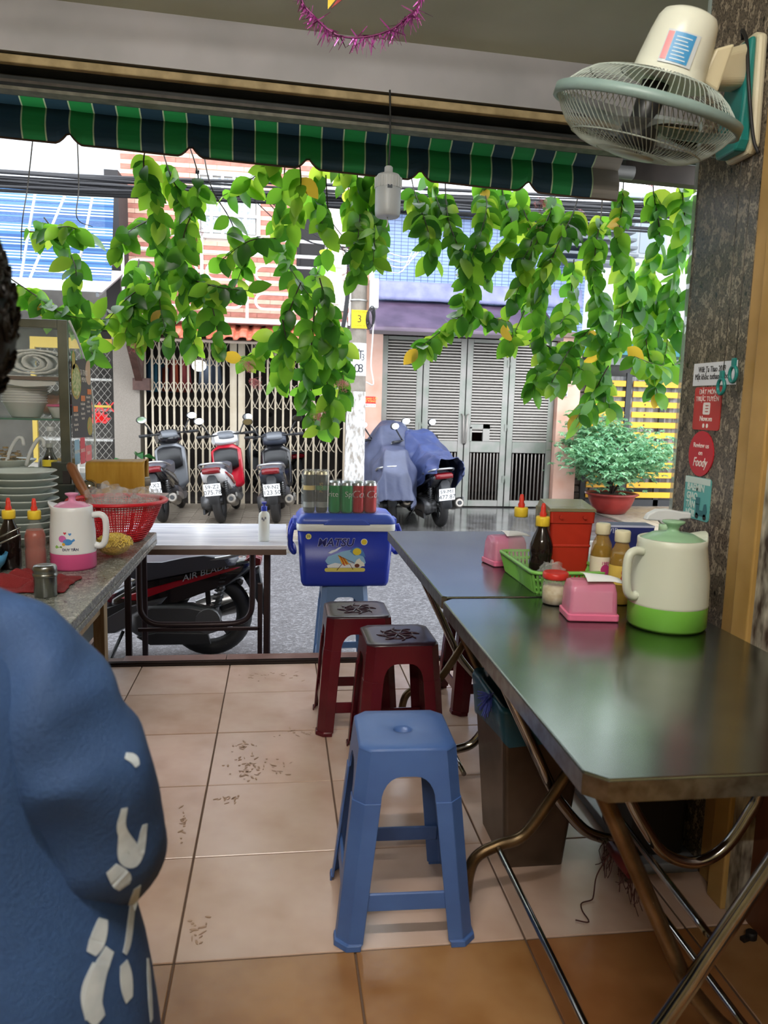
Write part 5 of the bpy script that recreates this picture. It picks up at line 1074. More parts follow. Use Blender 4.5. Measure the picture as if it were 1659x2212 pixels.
stuff(mb.build('foliage', [leafmat('shrub_leaf', '74a884', '9fcf98', .35), leafmat('shrub_leaf_pale', 'a3cfa8', 'b9dfa8', .35)], pot))
# low plant by the stone pillar
lp = thing('low_leafy_plant', 'low dark green plant at the foot of the stone pillar', 'plant', tuple(at(285, 1040, Y=10.4)-Vector((0, 0, .45))))
lp.location.z = -.2
MB().lathe([(.1, 0), (.14, .2), (.15, .22), (.13, .22)], 16, cap0=True, cap1=True).build('pot', clay_p, lp)
for i in range(26):
    a = random.uniform(0, 6.28); L_ = random.uniform(.3, .5); d = Vector((cos(a), sin(a), 0)); s_ = Vector((-sin(a), cos(a), 0))*.06; z0 = random.uniform(.4, .75)
    MB().tube([(0, 0, .2), d*L_*.4+Vector((0, 0, z0))], .005, 5).build('stem', bark, lp)
    MB().add([d*L_*.35+Vector((0, 0, z0)), d*L_*.6+s_+Vector((0, 0, z0+.03)), d*L_*.95+Vector((0, 0, z0-.06)), d*L_*.6-s_+Vector((0, 0, z0+.03))], [(0, 1, 2, 3)]).build('leaf', leafmat('dark_plant_leaf', '2f6a3a', '4f9a48', .3), lp)
# ================================================ left counter
gran2 = speckle('grey_green_granite', ('3f413d', '8a8d86', '5d615a', 'a7a8a0', '6d6a62'), 45, .22)
ctr = thing('counter_cabinet', 'low wooden counter cabinet under the granite worktop at the left', 'cabinet', (-.95, 2.5, 0))
wood_o = mat('old_pale_wood', '8d7a5c', .65, var='6f5c42', vs=8, stretch=(4, 4, .6)); CZT = .68
def CB(mb, nm, m=wood_o, bevel=.002): o = mb.build(nm, m, ctr, bevel=bevel); o.location = (.95, -2.5, 0); return o
for y in (1.92, 3.28): 
    for x in (-.745, -1.3): CB(MB().box(x-.02, x+.025, y-.03, y+.03, 0, CZT-.03), 'post')
CB(MB().box(-.76, -.735, 1.95, 3.26, .33, .365), 'shelf_edge'); CB(MB().box(-1.3, -.74, 1.95, 3.26, .335, .355), 'shelf', mat('shelf_board', '7d6c50', .7))
CB(MB().box(-.765, -.74, 1.95, 3.26, .59, .65), 'top_rail'); CB(MB().box(-.76, -.74, 1.95, 3.26, .05, .09), 'bottom_rail'); CB(MB().box(-1.32, -1.3, 1.9, 3.3, 0, .65), 'back_panel', mat('back_panel', '5f513e', .7))
gt = thing('granite_worktop', 'speckled grey green granite worktop carrying jug, basket and bottles', 'worktop', (-.9, 2.55, CZT-.03))
MB().box(-.5, .4, -.7, .69, 0, .03).build('slab', gran2, gt, bevel=.004); MB().box(.385, .401, -.7, .69, -.018, 0).build('front_lip', gran2, gt, bevel=.002)
bgp = thing('bundled_bag', 'pale crumpled bag stored on the cabinet shelf', 'bag', (-.95, 2.75, .365)); crumple((0, 0, .1), .13, .3, 2.5, (1, 1.2, .75), 4).build('film', mat('dull_bag', '9c948a', .6), bgp)
# pink and white jug
jw = mat('white_jug_plastic', 'dfe3e6', .3)
j2 = jug('white thermal jug with pink base and a printed bird picture on the counter', (-.655, 2.55, CZT), -.05, jw, mat('pink_jug_base', 'd0568c', .35), film('pink_lid', 'e79ac0', .8, .25), .20, .070, .062)
for ch in j2.children:
    if ch.name.split('.')[0] in ('handle', 'body'): ch.rotation_euler = (0, 0, pi)
def onjug(nm, poly, c, k=0, r=.0695):
    o = decal(nm, poly, mat('jugprint_'+c, c, .4), j2, Matrix.Identity(4), .0003)
    for v in o.data.vertices: a = v.co.x/r-.05; v.co = ((r+.0006+.0004*k)*sin(a), -(r+.0006+.0004*k)*cos(a), v.co.y)
onjug('bird_print', ell(.012, .011, 14, -.008, .105), 'd06ab0'); onjug('bird_print', ell(.014, .010, 14, .008, .095), '4a8fd0', 1); onjug('tail_print', [(.018, .092), (.03, .1), (.027, .106), (.018, .1)], '4a8fd0', 1); onjug('flower_print', ell(.005, .005, 10, -.004, .088), 'e0b040', 2)
onjug('grass_print', [(-.035, .078), (-.028, .085), (-.02, .078), (-.012, .083), (-.008, .076), (-.03, .073)], '8fc060'); onjug('heart_print', [(.0, .118), (.005, .124), (.003, .127), (0, .125), (-.003, .127), (-.005, .124)], 'd04050'); onjug('heart_print', [(.015, .115), (.02, .121), (.018, .124), (.015, .122), (.012, .124), (.01, .121)], '4a8fd0')
o = text('brand_lettering', 'DUY TÂN', .011, mat('jug_ink', '3a4068', .5), j2, Matrix.Identity(4), ext=.0002, bold=.0004)
for v in o.data.vertices: a = (v.co.x+.012)/.0695-.0; v.co = (.0702*sin(a), -.0702*cos(a), .07+v.co.y)
sauce('chili_sauce_bottle', 'red chili sauce bottle with yellow cap and clear wrap on the counter', (-.765, 2.53, CZT), chili_l, clear, .14, 1.0, None, film('bottle_wrap', 'd8c4bc', .06, .2, .6, 70))
sauce('soy_sauce_bottle', 'black soy sauce bottle with yellow cap beside the chili sauce on the counter', (-.845, 2.54, CZT), soy_l, mat('soy_glass', '1c1412', .12), .13)
shk = thing('pepper_shaker', 'small steel pepper shaker at the counter edge', 'shaker', (-.635, 2.175, CZT)); st_m = mat('brushed_steel', '8f9290', .28, 1)
MB().lathe([(.028, 0), (.03, .003), (.03, .056)], 28, cap0=True).build('can', st_m, shk); MB().lathe([(.031, .056), (.032, .058), (.032, .064), (.0295, .066), (.031, .068), (.031, .082), (.028, .087), (.02, .089)], 28, cap0=True, cap1=True).build('lid', st_m, shk)
rc = thing('red_cloth', 'crumpled dark red cloth lying under the steel shaker', 'cloth', (-.715, 2.3, CZT))
MB().grid(lambda u, v: ((u-.5)*.24+.02*noise.noise((u*4, v*4, 3)), (v-.5)*.2+.02*noise.noise((u*4, v*4, 8)), .006+.034*abs(noise.noise((u*4.5, v*4.5, 1)))*min(1, 6*u*(1-u))*min(1, 6*v*(1-v))*2), 26, 22).build('fabric', mat('dark_red_cloth', '7a1f22', .85, bump=.3, bs=300), rc, solid=.004, sub=1)
# red strainer basket
rbk = thing('strainer_basket', 'round red plastic strainer basket with bags at the counter end', 'basket', (-.615, 3.05, CZT)); red_b2 = mat('bright_red_plastic', 'c8202c', .35)
MB().lathe([(.085, 0), (.092, .006), (.09, .01), (.02, .012)], 40, cap0=True, cap1=True).build('bottom', red_b2, rbk)
MB().lathe([(.168, .148), (.185, .15), (.19, .157), (.185, .163), (.17, .163), (.164, .155)], 48).build('rim', red_b2, rbk)
def wr_(t): return .092+(.168-.092)*t**.75
mb = MB()
for i in range(96): a = 2*pi*i/96; mb.tube([(wr_(t)*cos(a), wr_(t)*sin(a), .006+.146*t) for t in (0, .33, .66, 1)], .0021, 4, cap=False)
for k in range(17): t = k/16; mb.tube([(wr_(t)*cos(2*pi*i/48), wr_(t)*sin(2*pi*i/48), .006+.146*t) for i in range(48)], .0022, 4, closed=True)
for a0 in range(6): 
    a = 2*pi*a0/6+.3; mb.grid(lambda u, v: (wr_(v)*1.004*cos(a+.12*(u-.5)), wr_(v)*1.004*sin(a+.12*(u-.5)), .006+.146*v), 2, 6)
stuff(mb.build('woven_wall', red_b2, rbk))
for i, (x, y, z, r) in enumerate(((.03, -.02, .15, .06), (-.05, .02, .155, .065), (.1, .03, .16, .05))):
    b = thing('plastic_bag', ('crumpled clear bag heaped in the middle of the red basket', 'crumpled clear bag at the left inside the red basket', 'crumpled clear bag at the right rim of the red basket')[i], 'plastic bag', (-.615+x, 3.05+y, CZT+z), 0, 'bags in the basket'); crumple((0, 0, 0), r, .5, 3, (1.1, .9, .8), i*5).build('film', film('bag_film', '', .3, .2), b)
nb = thing('noodle_bag', 'clear bag of yellow egg noodles beside the pink jug', 'bag', (-.565, 2.73, CZT))
crumple((0, 0, .042), .076, .18, 2, (.9, 1.2, .56), 2).build('film', film('noodle_film', 'eee6c8', .08, .12), nb)
MB().ball((0, 0, .04), .061, 14, 0, (.88, 1.15, .55)).build('noodle_mass', mat('noodle_core', 'b8922a', .6, bump=.8, bs=120), nb)
mb = MB()
for i in range(300):
    a_ = random.uniform(0, 6.28); e_ = random.uniform(.1, 1.4); c_ = Vector((.052*cos(a_)*cos(e_), .068*sin(a_)*cos(e_), .042+.032*sin(e_))); a = random.uniform(0, 6.28); r = random.uniform(.006, .012); mb.tube([c_+Vector((r*cos(a+t), r*1.2*sin(a+t), .006*sin(3*t+i))) for t in [k*.45 for k in range(8)]], .0023, 4, cap=False)
stuff(mb.build('egg_noodles', mat('yellow_noodle', 'e0c04a', .45), nb))
# stack of plates, bowl with spoons, chopstick cup
dish = mat('pale_celadon', 'c3cdc8', .25); dish_i = mat('celadon_glaze', 'b3c8c2', .12)
for i in range(10):
    t = thing('soup_plate', ('topmost celadon soup plate of the tall stack', 'bottom soup plate of the tall stack on the counter')[0 if i == 9 else 1] if i in (0, 9) else 'soup plate number %s from the top of the tall stack' % ('nine eight seven six five four three two'.split()[i-1]), 'plate', (-.93+random.uniform(-.004, .004), 2.95+random.uniform(-.004, .004), CZT+.026*i), 0, 'stacked soup plates')
    if i == 0: po = MB().lathe([(.05, 0), (.055, .004), (.075, .012), (.112, .036), (.122, .041), (.121, .044), (.11, .040), (.072, .016), (.05, .009), (0.001, .008)], 40).build('plate', dish, t)
    else: o = dup(po, t)
bwl = thing('blue_bowl', 'sky blue plastic bowl with ladles at the left edge of the counter', 'bowl', (-.90, 2.46, CZT)); MB().lathe([(.035, 0), (.04, .004), (.062, .03), (.072, .062), (.07, .062), (.058, .03), (.03, .008)], 32, cap0=True, cap1=True).build('shell', mat('sky_blue_plastic', '4f9fd0', .35), bwl)
mbw = thing('steel_bowl', 'small steel bowl resting inside the blue bowl', 'bowl', (-.905, 2.46, CZT+.045)); MB().lathe([(.02, 0), (.04, .012), (.06, .04), (.0605, .042), (.038, .015), (.005, .004)], 28).build('shell', st_m, mbw)
for i, (a, l) in enumerate(((.5, 'steel spoon leaning out of the blue bowl, upper one'), (.25, 'steel spoon leaning out of the blue bowl, lower one'))):
    t = thing('steel_spoon', l, 'spoon', (-.905, 2.44, CZT+.06), 0, 'spoons in the blue bowl'); MB().tube([(0, 0, .0), (.06, -.01, .035+.02*i), (.13, -.015, .07+.02*i)], .0035, 6).build('handle', st_m, t); MB().ball((-.01, 0, -.002), .018, 12, 0, (1.3, .9, .45)).build('bowl', st_m, t)
cu = thing('chopstick_cup', 'white printed cup of chopsticks at the far left of the counter', 'cup', (-.955, 2.68, CZT)); MB().lathe([(.04, 0), (.042, .004), (.046, .1), (.044, .1), (.04, .006)], 28, cap0=True).build('cup', jw, cu)
for i in range(4): decal('flower_print', ell(.008, .008, 10, -.02+.014*i, .05+.012*(i % 2)), mat('flower_%d' % i, ('c0392b', '2e8b57', 'd98a2b', 'c0392b')[i], .5), cu, plane((0, -.0455, 0), (1, 0, 0), (0, 0, 1)))
for i in range(10): MB().tube([(random.uniform(-.025, .025), random.uniform(-.025, .025), .006), (random.uniform(-.045, .045), random.uniform(-.045, .045), .2)], .003, 5).build('chopstick', mat('chopstick_red' if i % 3 else 'chopstick_pale', 'a8552f' if i % 3 else 'd8c8a8', .5), cu)
# ================================================ food cart with glass case
crt = thing('food_cart', 'stainless street food cart with a curved glass display case', 'food cart', (-1.2, 3.55, 0))
fr = mat('cart_steel', '7d8480', .28, 1, var='6a706c', vs=8); X0, X1, Y0, Y1, ZB, ZT = -1.75, -.862, 3.36, 3.79, .865, 1.535
def K(mb, nm, m, bevel=0): o = mb.build(nm, m, crt, bevel=bevel); o.location = (1.2, -3.55, 0); return o
K(MB().box(X0, X1-.005, Y0, Y1+.02, .1, .80), 'cabinet', mat('cart_sheet', '8a8d8b', .35, .8)); K(MB().box(X0, X1+.02, Y0-.03, Y1+.06, .80, ZB), 'counter_slab', fr, .003)
K(MB().box(X1+.02, -.50, 3.34, 3.62, .775, .80), 'side_shelf', fr, .003)
for x in (X0+.05, X1-.08): 
    for y in (Y0+.04, Y1-.04): K(MB().box(x-.02, x+.02, y-.02, y+.02, 0, .1), 'foot', fr)
def prof(z):  # street-side curve of the case
    t = (z-ZB)/(ZT-ZB); return Y0+.035+(Y1-Y0-.035)*min(1, max(0, 1-max(0, (t-.32)/.68)**2.4))
# posts and frame on the near side
K(MB().box(X1-.04, X1, Y0, Y0+.02, ZB-.0, ZT), 'post', fr, .002); K(MB().box(X0, X0+.04, Y0, Y0+.02, ZB, ZT), 'post', fr, .002)
K(MB().box(X0+.04, X1-.04, Y0, Y0+.02, ZT-.035, ZT), 'frame_rail', fr, .002); K(MB().box(X1-.075, X1-.005, Y0-.02, Y0+.03, ZB, ZB+.09), 'post_bracket', fr, .003); K(MB().box(X1-.03, X1+.0, Y0-.0202, Y0-.02, ZB+.0, ZB+.055), 'bracket_slot', mat('dark_slot', '2a2422', .6))
gl = film('case_glass', 'cfe0d8', .07, .03); gl_c = film('case_acrylic', 'dfe6e2', .16, .08)
K(MB().box(X0+.04, X1-.04, Y0+.006, Y0+.01, ZB+.03, ZT-.035), 'near_pane', gl)
zz = [ZB+(ZT-ZB)*i/14 for i in range(15)]
K(MB().prism([(Y0+.02, z) for z in zz]+[(prof(z), z) for z in reversed(zz)], lambda a, b, c: (X1-.006+c, a, b), .004), 'end_pane', gl_c)
K(MB().grid(lambda u, v: (X0+(X1-X0)*u, prof(ZB+(ZT-ZB)*v), ZB+(ZT-ZB)*v), 4, 20), 'curved_pane', gl)
K(MB().tube([(X1, prof(z)+.002, z) for z in zz], .005, 6), 'edge_trim', mat('clear_trim', 'cdd3cf', .2))
K(MB().box(X0+.04, X1-.045, Y0+.03, Y1-.06, 1.125, 1.133), 'glass_shelf', mat('green_glass_shelf', '2f6a58', .1, spec=.6)); K(MB().box(X0+.04, X1-.045, Y0+.03, Y1-.12, 1.29, 1.305), 'upper_shelf', mat('brown_shelf', '5a3a2c', .5))
K(MB().grid(lambda u, v: (X0+.1+(X1-.06-X0-.1)*u, Y0+.02+.3*v, 1.308+.012*noise.noise((u*8, v*5, 0))-.03*max(0, .12-v)/.12*(1+.5*sin(u*9))), 24, 10), 'shelf_liner', mat('white_liner', 'd3d4d2', .6))
# menu board on the end pane
MENU = lambda y, z: plane((X1+.2-.0+1.0*0, 0, 0), (0, 1, 0), (0, 0, 1))
mn = thing('menu_poster', 'black menu poster with noodle bowl photos on the cart end glass', 'poster', (X1+.004, Y0+.2, ZB+.2))
ME = plane((0, 0, 0), (0, 1, 0), (0, 0, 1)); mblk = mat('menu_black', '2b2826', .45); my0 = -.18
def m2(k): return ME @ Matrix.Translation((0, 0, .0005+.0006*k))
pp_ = [(my0, -.01), (.155, -.02), (.165, .1), (.15, .26), (.12, .31), (.05, .33), (my0, .305)]
decal('sheet', pp_, mblk, mn, m2(0))
decal('bowl_photo', [(max(my0+.004, a), b) for a, b in ell(.085, .075, 28, my0+.075, .225)], mat('bowl_orange', 'c98a3a', .5, var='7fa04a', vs=60), mn, m2(1)); decal('bowl_photo', [(max(my0+.01, a), b) for a, b in ell(.068, .06, 28, my0+.08, .225)], mat('noodle_photo', 'd8cf9a', .5, var='6f8f3c', vs=70), mn, m2(2))
decal('bowl_photo', [(min(.163, a), b) for a, b in ell(.05, .042, 24, .12, .03)], mat('bowl_orange', '', .5), mn, m2(1)); decal('bowl_photo', [(min(.15, a), b) for a, b in ell(.06, .055, 24, .12, .27) if 1], mat('bowl_pale', 'c9a582', .5), mn, m2(1))
for x, z in ((my0+.06, .11), (.01, .155), (.125, .185)): decal('orange_heading', rect(x-.04, x+.03, z-.012, z+.012), mat('heading_orange', 'd8742e', .5), mn, m2(2))
wm = mat('menu_text', 'd9d2c8', .5)
text('lettering', 'TA THAO', .035, wm, mn, m2(2) @ Matrix.Translation((.03, .265, 0)), sx=.8); text('lettering', 'MENU', .03, wm, mn, m2(2) @ Matrix.Translation((.03, .235, 0)))
for x, z0 in ((my0+.06, .085), (.0, .13), (.1, .16)):
    for k, s_ in enumerate(('Hủ tiếu 40k', 'Mì 40k', 'Bò viên 45k', 'Nui 40k')): text('lettering', s_, .015, wm, mn, m2(2) @ Matrix.Translation((x, z0-.021*k, 0)))
for nm, lab, y0, y1, z0, z1, c, tx in (('teal_tag', 'pale blue sticker under the menu poster on the glass', -.155, -.075, -.125, -.02, '8fb8cc', 'BAEMIN'), ('red_tag', 'red hanging tag under the menu poster', -.06, .02, -.13, -.015, 'd8404a', 'ORDER'), ('shop_sticker', 'coral square sticker low on the cart glass', .03, .14, -.125, -.055, 'e06a6a', 'SHOP')):
    t = thing(nm, lab, 'sticker', (X1+.004, Y0+.2, ZB+.2)); decal('card', [(p.x, p.y) for p in rring(y1-y0, z1-z0, .008, 0, 3, ((y0+y1)/2, (z0+z1)/2))], mat('tag_'+c, c, .4), t, m2(0)); text('lettering', tx, .022, wm, t, m2(1) @ Matrix.Translation(((y0+y1)/2, (z0+z1)/2, 0)))
ic = thing('green_card', 'small green and gold hanging card inside the cart glass', 'card', (X1+.004, Y0+.065, 1.36)); decal('card', [(p.x, p.y) for p in rring(.07, .11, .012, 0)], mat('card_green', '1f7a4a', .4), ic, m2(0)); decal('gold_print', [(-.02, -.02), (.02, -.02), (.025, .04), (.0, .06), (-.025, .04)], mat('card_gold', 'b8a24a', .4), ic, m2(1))
# contents of the case
tw_ = thing('rolled_towel', 'rolled white towel lying on top shelf of the cart case', 'towel', (-1.0, Y0+.14, 1.312))
sp2 = [(-.0+(.15-.028*k/12)*cos(2*pi*k/12)*(1-k/60), .052+(.05-.0085*k/12*1.2)*sin(2*pi*k/12)) for k in range(0, 40)]
MB().loft([[Vector((a-.02, y, b)) for a, b in sp2] for y in (-.07, .0, .09)], cap0=False, cap1=False, closed=False).build('terry_cloth', mat('white_towel', 'd9dcda', .9, bump=.5, bs=200), tw_, solid=.008)
fm = mat('foam_white', 'dfe0de', .5)
for i in range(7):
    t = thing('foam_bowl', 'white foam bowl, %s in the nested stack inside the cart' % ('lowest', 'second', 'third', 'fourth', 'fifth', 'sixth', 'topmost')[i], 'foam bowl', (-1.08, Y0+.15, 1.134+.011*i), 0, 'nested foam bowls')
    if i == 0: fo = MB().lathe([(.055, 0), (.06, .004), (.088, .06), (.094, .064), (.094, .067), (.085, .06), (.057, .008)], 36, cap0=True, cap1=True).build('bowl', fm, t)
    else: dup(fo, t)
ck_m = mat('roast_brown', '9c5a34', .35, var='7d4224', vs=10)
for l, x, y, z, s_ in (('roasted brown meat piece leaning behind the pink lidded bowl', -.955, .2, 1.19, 1), ('smaller roasted brown meat piece under the big one', -.97, .25, 1.165, .62)):
    t = thing('roast_meat', l, 'meat', (x, Y0+y, z), .3, 'roast meat pieces'); crumple((0, 0, .0), .07*s_, .3, 2.2, (1.1, .9, .75), 3+s_).build('flesh', ck_m, t)
pbw = thing('lidded_bowl', 'white bowl with pink lid beside the roast meat', 'bowl', (-.918, Y0+.09, 1.134)); MB().lathe([(.03, 0), (.034, .003), (.055, .048)], 28, cap0=True).build('bowl', fm, pbw); MB().lathe([(.058, .048), (.06, .052), (.056, .058), (.02, .06)], 28, cap0=True, cap1=True).build('lid', mat('pink_bowl_lid', 'd84a86', .35), pbw)
ob = thing('oil_bottle', 'clear cooking oil bottle half full of yellow oil inside the cart', 'bottle', (-.965, Y0+.09, ZB)); MB().lathe([(.036, 0), (.038, .006), (.038, .15), (.02, .19), (.014, .2), (.014, .215)], 24, cap0=True).build('bottle', clear, ob); MB().lathe([(.035, .003), (.0365, .1)], 24, cap0=True, cap1=True).build('oil', mat('yellow_oil', 'c9a23a', .15), ob); MB().lathe([(.016, .212), (.017, .215), (.017, .232), (.014, .235)], 16, cap0=True, cap1=True).build('cap', jw, ob)
o2 = thing('oil_bottle', 'second clear bottle half hidden behind the cart post', 'bottle', (-.90, Y0+.1, ZB))
for ch in list(ob.children): dup(ch, o2)
sb = thing('soy_sauce_bottle', 'short dark soy bottle with yellow label inside the cart', 'sauce bottle', (-.955, Y0+.03, ZB)); MB().lathe([(.028, 0), (.03, .004), (.03, .1), (.018, .125), (.013, .14), (.013, .15)], 24, cap0=True, cap1=True).build('bottle', mat('soy_glass', '', .12), sb); MB().lathe([(.0305, .07), (.0305, .098)], 24).build('label_band', mat('soy_yellow', 'e0cf3a', .5), sb); MB().lathe([(.0145, .148), (.015, .165)], 16, cap1=True).build('cap', mat('grey_cap', '9aa09c', .4), sb)
for i, (x, r, z, l) in enumerate(((-1.05, .11, 0, 'shallow white serving dish at the cart counter edge'), (-1.14, .1, .045, 'white plate heaped with fried garnish inside the cart'))):
    t = thing('serving_dish', l, 'dish', (x, Y0+.02+.1*i, ZB+z), 0, 'cart dishes'); MB().lathe([(r*.5, 0), (r*.6, .006), (r*1.0, .042), (r*1.02, .046), (r*.96, .042), (r*.5, .012)], 36, cap0=True, cap1=True).build('dish', dish, t)
    mb = MB()
    for k in range(60): mb.ball((random.gauss(0, r*.33), random.gauss(0, r*.33), .03+abs(random.gauss(0, .012+.02*i))), random.uniform(.006, .013), 6, 0, (1.3, .8, .7))
    stuff(mb.build('garnish', mat('garnish_%d' % i, ('5f7a3c', 'a8864a')[i], .6, var=('8a9a5a', '7d5a2c')[i], vs=40), t))
for i, (p, l) in enumerate((((-1.13, Y0+.09, ZB+.13), 'white plastic scoop stuck in the garnish plate'), ((-1.03, Y0+.03, ZB+.13), 'white plastic ladle handle hanging inside the cart'))):
    t = thing('plastic_scoop', l, 'scoop', p, 0, 'plastic scoops'); MB().tube(smooth([(-.02, 0, -.06), (0, 0, 0), (.03, 0, .05), (.05, 0, .05), (.055, 0, .02)], 4), [.008]*17, 8).build('handle', jw, t); MB().ball((-.03, 0, -.08), .03, 12, 0, (1, .8, .6)).build('scoop', jw, t)
# yellow tub, rolling pin, ladle on the side shelf
yb = thing('yellow_tub', 'old yellow plastic tub lying on its side at the cart shelf', 'tub', (-.69, 3.44, .80), .06)
ym = mat('old_yellow_plastic', 'b8903a', .45, var='a67c28', vs=6, stretch=(8, 1, 1))
MB().loft([[Vector((x, p.x, .085+p.y)) for p in rring(w_, h_, .02, 0, 4)] for x, w_, h_ in ((-.12, .15, .135), (-.115, .16, .145), (.11, .17, .155), (.118, .178, .163))], cap1=False).build('shell', ym, yb, solid=.004)
rp = thing('wooden_pestle', 'brown wooden pestle handle leaning over the counter end', 'pestle', (-.80, 3.2, CZT)); MB().tube([(-.03, 0, .28), (-.02, -.005, .27), (.02, -.03, .2), (.07, -.06, .12), (.075, -.062, .112)], [.012, .019, .019, .017, .01], 14).build('rod', mat('brown_wood_rod', '8a5a34', .45, var='74482a', vs=8), rp); MB().cyl((.05, -.05, 0), (.055, -.05, .15), .012, 10).build('stem', mat('brown_wood_rod', '', .45), rp)
lb = thing('steel_ladle', 'steel ladle with round polished bowl behind the red basket', 'ladle', (-.79, 3.36, .80)); MB().ball((0, 0, .05), .036, 18).build('bowl', mat('polished_steel', 'b9b9b6', .1, 1), lb); MB().tube([(.03, 0, .055), (.1, .02, .06), (.24, .05, .075)], [.014, .018, .02], 12).build('handle', mat('ladle_handle', '8f877c', .4, .5), lb)
# ================================================ awning over the opening
YW = 4.0; hz = (at(20, 300, Y=YW).z+at(1300, 425, Y=YW).z)/2; tz_ = (at(0, 200, Y=YW).z+at(1200, 322, Y=YW).z)/2+.05
awx1 = at(1333, 400, Y=YW).x; awx0 = -2.68; sw_ = .107
awn = thing('striped_awning', 'rolled green and navy striped awning valance hanging over the opening', 'awning', (0, YW, hz))
agreen, anavy, aline, apale = mat('awning_green', '1f6b38', .75), mat('awning_navy', '1e2f38', .75), mat('awning_line', 'a3b08a', .7), mat('awning_pale', '8c8478', .75)
for m_, c in ((agreen, '2c9048'), (anavy, '2a4450'), (aline, 'b9c79a')):
    N = m_.node_tree.nodes; L = m_.node_tree.links; t_ = N.new('ShaderNodeBsdfTranslucent'); t_.inputs[0].default_value = srgb(c); mx = N.new('ShaderNodeMixShader'); mx.inputs[0].default_value = .3
    L.new(N['Principled BSDF'].outputs[0], mx.inputs[1]); L.new(t_.outputs[0], mx.inputs[2]); L.new(mx.outputs[0], N['Material Output'].inputs[0])
cuts = [(awx1, awx1-.14, 3)]; x = awx1-.14; k = 1
while x > awx0: cuts.append((x, x-.007, 2)); cuts.append((x-.007, x-sw_, k)); k = 1-k; x -= sw_
mb = MB(); H_ = tz_-hz
def scal(x):
    p = ((awx1-x+.08) % .56)/.56; return .055*max(0, 1-min(p, 1-p)/.11)**1.6
def aw_pt(x, v):
    z = H_*(1-v)+scal(x)*v**3; y = -.06*sin(pi*min(1, v/.42)) if v < .42 else -.025*sin((v-.42)/.58*pi*.9)
    return (x, y+.012*noise.noise((x*3, v*2, 0))*v, z-.034*x)
cols_ = []
for a, b, mi in cuts:
    n = max(1, int((a-b)/.02))
    for i in range(n):
        xa, xb = a+(b-a)*i/n, a+(b-a)*(i+1)/n; cols_.append((xa, xb, mi))
for xa, xb, mi in cols_:
    for j in range(12): mb.add([aw_pt(xa, j/12), aw_pt(xb, j/12), aw_pt(xb, (j+1)/12), aw_pt(xa, (j+1)/12)], [(0, 1, 2, 3)], mi, True)
mb.build('valance', [agreen, anavy, aline, apale], awn)
MB().tube([aw_pt(awx0+(awx1-awx0)*i/260, 1) for i in range(261)], .005, 5).build('hem_binding', mat('brown_binding', '4a3626', .7), awn)
MB().cyl((awx0, .04, H_*.62-.034*awx0), (awx1+.1, .04, H_*.62-.034*(awx1+.1)), .035, 12).build('roller_tube', mat('roller_steel', '5c5a56', .4, .5), awn)
struct(MB().hexa([(awx0, YW+.02, hz+.2), (2.3, YW+.02, hz+.15), (2.3, YW+.5, hz+.22), (awx0, YW+.5, hz+.27)], [(awx0, YW+.02, hz+.26), (2.3, YW+.02, hz+.21), (2.3, YW+.5, hz+.28), (awx0, YW+.5, hz+.33)]).build('canopy_roof', mat('canopy_tin', '6f7470', .6)))
# hanging lamp
bp = at(838, 424, Y=3.35)
lamp = thing('bulb_lamp', 'white cylindrical bulb lamp hanging on a cord before the awning', 'lamp', tuple(bp))
wp = mat('lamp_white_plastic', 'd3d9dc', .35)
MB().lathe([(.045, -.085), (.052, -.078), (.054, -.06), (.054, .03)], 32, cap0=True).build('diffuser', mat('frosted_diffuser', 'c3ccd2', .4), lamp)
mb = MB().lathe([(.055, .03), (.055, .07), (.045, .085), (.018, .09), (.017, .115), (.012, .12)], 40, cap1=True); mb.build('heat_sink', wp, lamp)
for i in range(24): a = 2*pi*i/24; MB().box(.053, .058, -.002, .002, .03, .072).build('fin', wp, lamp).rotation_euler = (0, 0, a)
MB().tube(smooth([(0, 0, .12), (.003, 0, .25), (-.002, .01, 2.515-bp.z)], 4), .004, 6).build('cord', mat('dark_cord', '2a2c2b', .6), lamp); MB().box(-.01, .01, -.0556, -.054, .02, .034).build('maker_label', mat('label_navy', '4a5560', .5), lamp)
MB().tube(smooth([(0, 0, -.085), (.002, 0, -.11), (-.004, 0, -.125)], 3), .003, 5).build('pull_tip', wp, lamp)
# ================================================ wall fan
FC = at(1395, 243, Y=1.74)
nU = Vector((.33*.99-.27*.458, -.33*.137-.27*.889, 1)).normalized(); fx = Vector((.99, -.137, 0)); fx = (fx-nU*fx.dot(nU)).normalized(); fy = nU.cross(fx)
FM = Matrix(((fx.x, fy.x, nU.x, FC.x), (fx.y, fy.y, nU.y, FC.y), (fx.z, fy.z, nU.z, FC.z), (0, 0, 0, 1)))
fan = thing('wall_fan', 'cream and teal wall fan tilted down on the granite pillar', 'fan', (1.13, 1.86, 1.83))
FI = Matrix.Translation(-Vector((1.13, 1.86, 1.83)))
def F(mb, nm, m, par=None, world=False, bevel=0):
    o = mb.build(nm, m, fan if par is None else par, bevel=bevel); o.data.transform(FI if world else FI @ FM); return o
wire = mat('pale_green_wire', 'a9b5ad', .4); cream = mat('aged_cream_plastic', 'cfc9ae', .35, var='c2b894', vs=4); body_f = mat('fan_body_white', 'd6dacb', .3); tealp = mat('teal_plastic', '1f7a74', .3)
RF = .205
